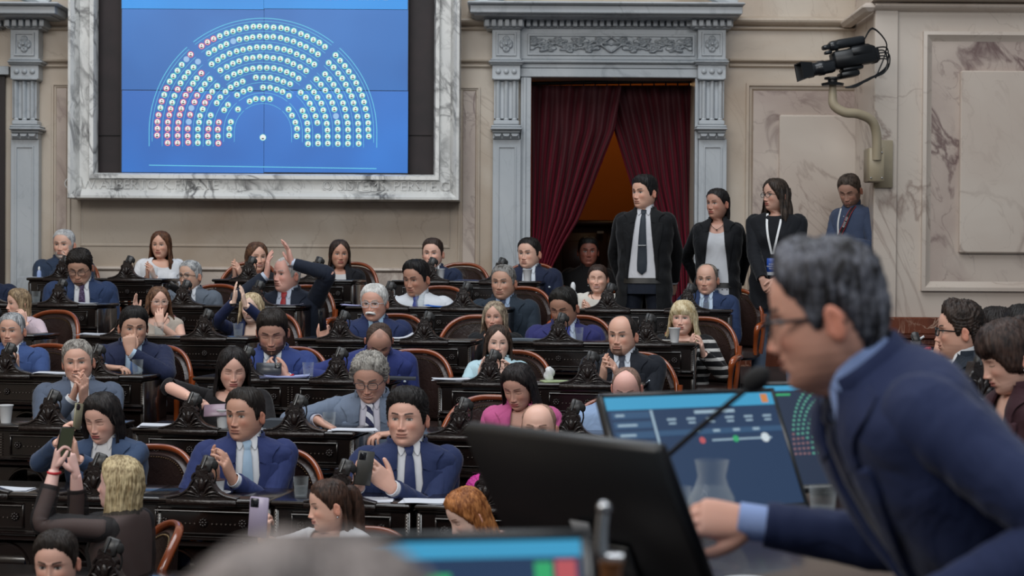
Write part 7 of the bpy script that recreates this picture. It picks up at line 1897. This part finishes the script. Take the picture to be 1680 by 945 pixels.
# earrings
for b in (R2, P38, P12):
    for s_ in (-1, 1): G = Geo(); G.ball(b.hw([[s_*.085, .012, -.046]])[0], .0055*b.s, 8, 6); obj('earring', G, M_silver, b.root)

# ---- television camera on its wall arm
TY = 14.3
M_khaki = mat('khaki_paint', hx('a99c84'), .45, vary=(8, .3, hx('988a70')))
root = empty('camera_arm', W(1452, 305, PY), 'beige S shaped wall arm and bracket on the marble pier', 'bracket')
G = Geo(); G.tube([W(1367, 128, TY), W(1366, 152, TY), W(1368, 172, TY), W(1385, 184, TY), W(1408, 187, TY+.03), W(1430, 198, TY+.08), W(1438, 222, TY+.12), W(1438, 262, TY+.15)], [.022, .034, .040, .040, .040, .040, .040, .040], 16, sm=6); obj('tube', G, M_khaki, root)
G = Geo(); pbox(G, 1434, 230, 1465, 308, PY-.065, PY-.031, .006); obj('wall_plate', G, M_khaki, root)
G = Geo(); pbox(G, 1426, 242, 1451, 298, PY-.26, PY-.03, .01); obj('sleeve_box', G, M_khaki, root)
G = Geo()
for px, py in ((1441, 250), (1447, 250), (1447, 292), (1429, 292)): p = W(px, py, PY-.265); G.ball(p, .008, 8, 6)
obj('bolts', G, M_silver, root)
G = Geo(); p = W(1366, 137, TY); G.lathe([(0, -.02), (.09, -.02), (.095, 0), (.04, .012), (.04, .03), (.07, .035), (.07, .05), (0, .05)], c=p, seg=24); obj('turntable', G, M_plastic, root)
c = W(1398, 97, TY)
root = empty('television_camera', W(1375, 122, TY), 'black television camera on the beige wall arm, pointing left', 'camera')
R = 1.13*ry(R_(-11)) @ rz(R_(8))                                   # lens to the left, slightly down
u = TY/FPX
def loc(px, py): return ((px-1398)*u, -(py-92)*u)
def put(G): return G.xf(R, c)
G = Geo(); G.box(-.15, .17, -.065, .065, -.055, .075, .014); G.box(-.02, .15, -.068, .068, .0, .09, .02); G.box(.13, .20, -.055, .055, -.06, .06, .02); put(G); obj('camera_body', G, M_plastic, root)
G = Geo(); t0 = 0; G.lathe([(0, 0), (.045, 0), (.050, .02), (.050, .07), (.056, .08), (.056, .12), (.050, .125), (.050, .16), (.058, .165), (.060, .20), (.052, .20), (0, .17)], seg=26); G.xf(ry(-PI/2), (-.15, 0, -.025)); put(G); obj('lens_barrel', G, M_plastic2, root)
G = Geo(); P = [[(x, sy*k_, sz*k_*.8-.025) for sy, sz in ((-1, -1), (1, -1), (1, 1), (-1, 1))] for x, k_ in ((-.33, .062), (-.42, .082), (-.418, .072), (-.34, .052))]; G.grid(P, closed_u=True, cap0=True, cap1=True); put(G); obj('lens_hood', G, M_plastic, root, smooth=False)
G = Geo(); t0 = 0; G.lathe([(0, 0), (.032, 0), (.036, .03), (.036, .19), (.03, .22), (0, .22)], seg=20); G.xf(ry(PI/2), (-.11, -.01, .125)); G.box(-.16, -.09, -.04, .03, .085, .155, .014); G.box(-.21, -.16, -.035, .025, .10, .135, .008); G.box(-.20, -.15, -.03, .02, .065, .09, .006); put(G); obj('viewfinder', G, M_plastic2, root)
G = Geo(); G.tube([(-.10, 0, .075), (-.09, 0, .10), (.08, 0, .11), (.12, 0, .08)], .012, 8, sm=4); put(G); obj('carry_handle', G, M_plastic, root)
G = Geo(); G.box(-.10, .06, -.05, .05, -.085, -.055, .008); G.box(-.12, .02, -.06, .06, -.13, -.085, .01); put(G); obj('pan_head', G, M_plastic, root)
for k in range(7):
    G = Geo(); rr = random.Random(k); a = [(.19, -.03+.012*k, .05-.02*k), (.25+.03*rr.random(), -.02, .03-.02*k), (.22+.03*rr.random(), -.01, -.10-.02*k*.5), (.10, -.02, -.16-.015*rr.random()), (-.02, -.03, -.19-.03*rr.random()), (-.10, -.02, -.20)]
    if k > 4: a = [(.10, -.05, .12), (.18, -.05, .16+.02*k*.3), (.27, -.03, .08), (.25, 0, -.02), (.17, 0, -.14), (.15, 0, -.17)]
    G.tube(a, .0055, 6, sm=5); put(G); obj('cable', G, M_plastic, root)
# side chairs
for px, Y, rot, lab in ((1612, 8.0, 100, 'armchair of the young man in profile on the right side'), (1700, 5.9, 105, 'armchair of the woman with fringe at the right edge')):
    o = copy_tree(chair0); c = W(px, 600, Y); o.location = (c[0], Y, SZ); o.rotation_euler = (0, 0, -R_(rot)); props(o, lab, 'chair', 'armchairs of the desk rows')
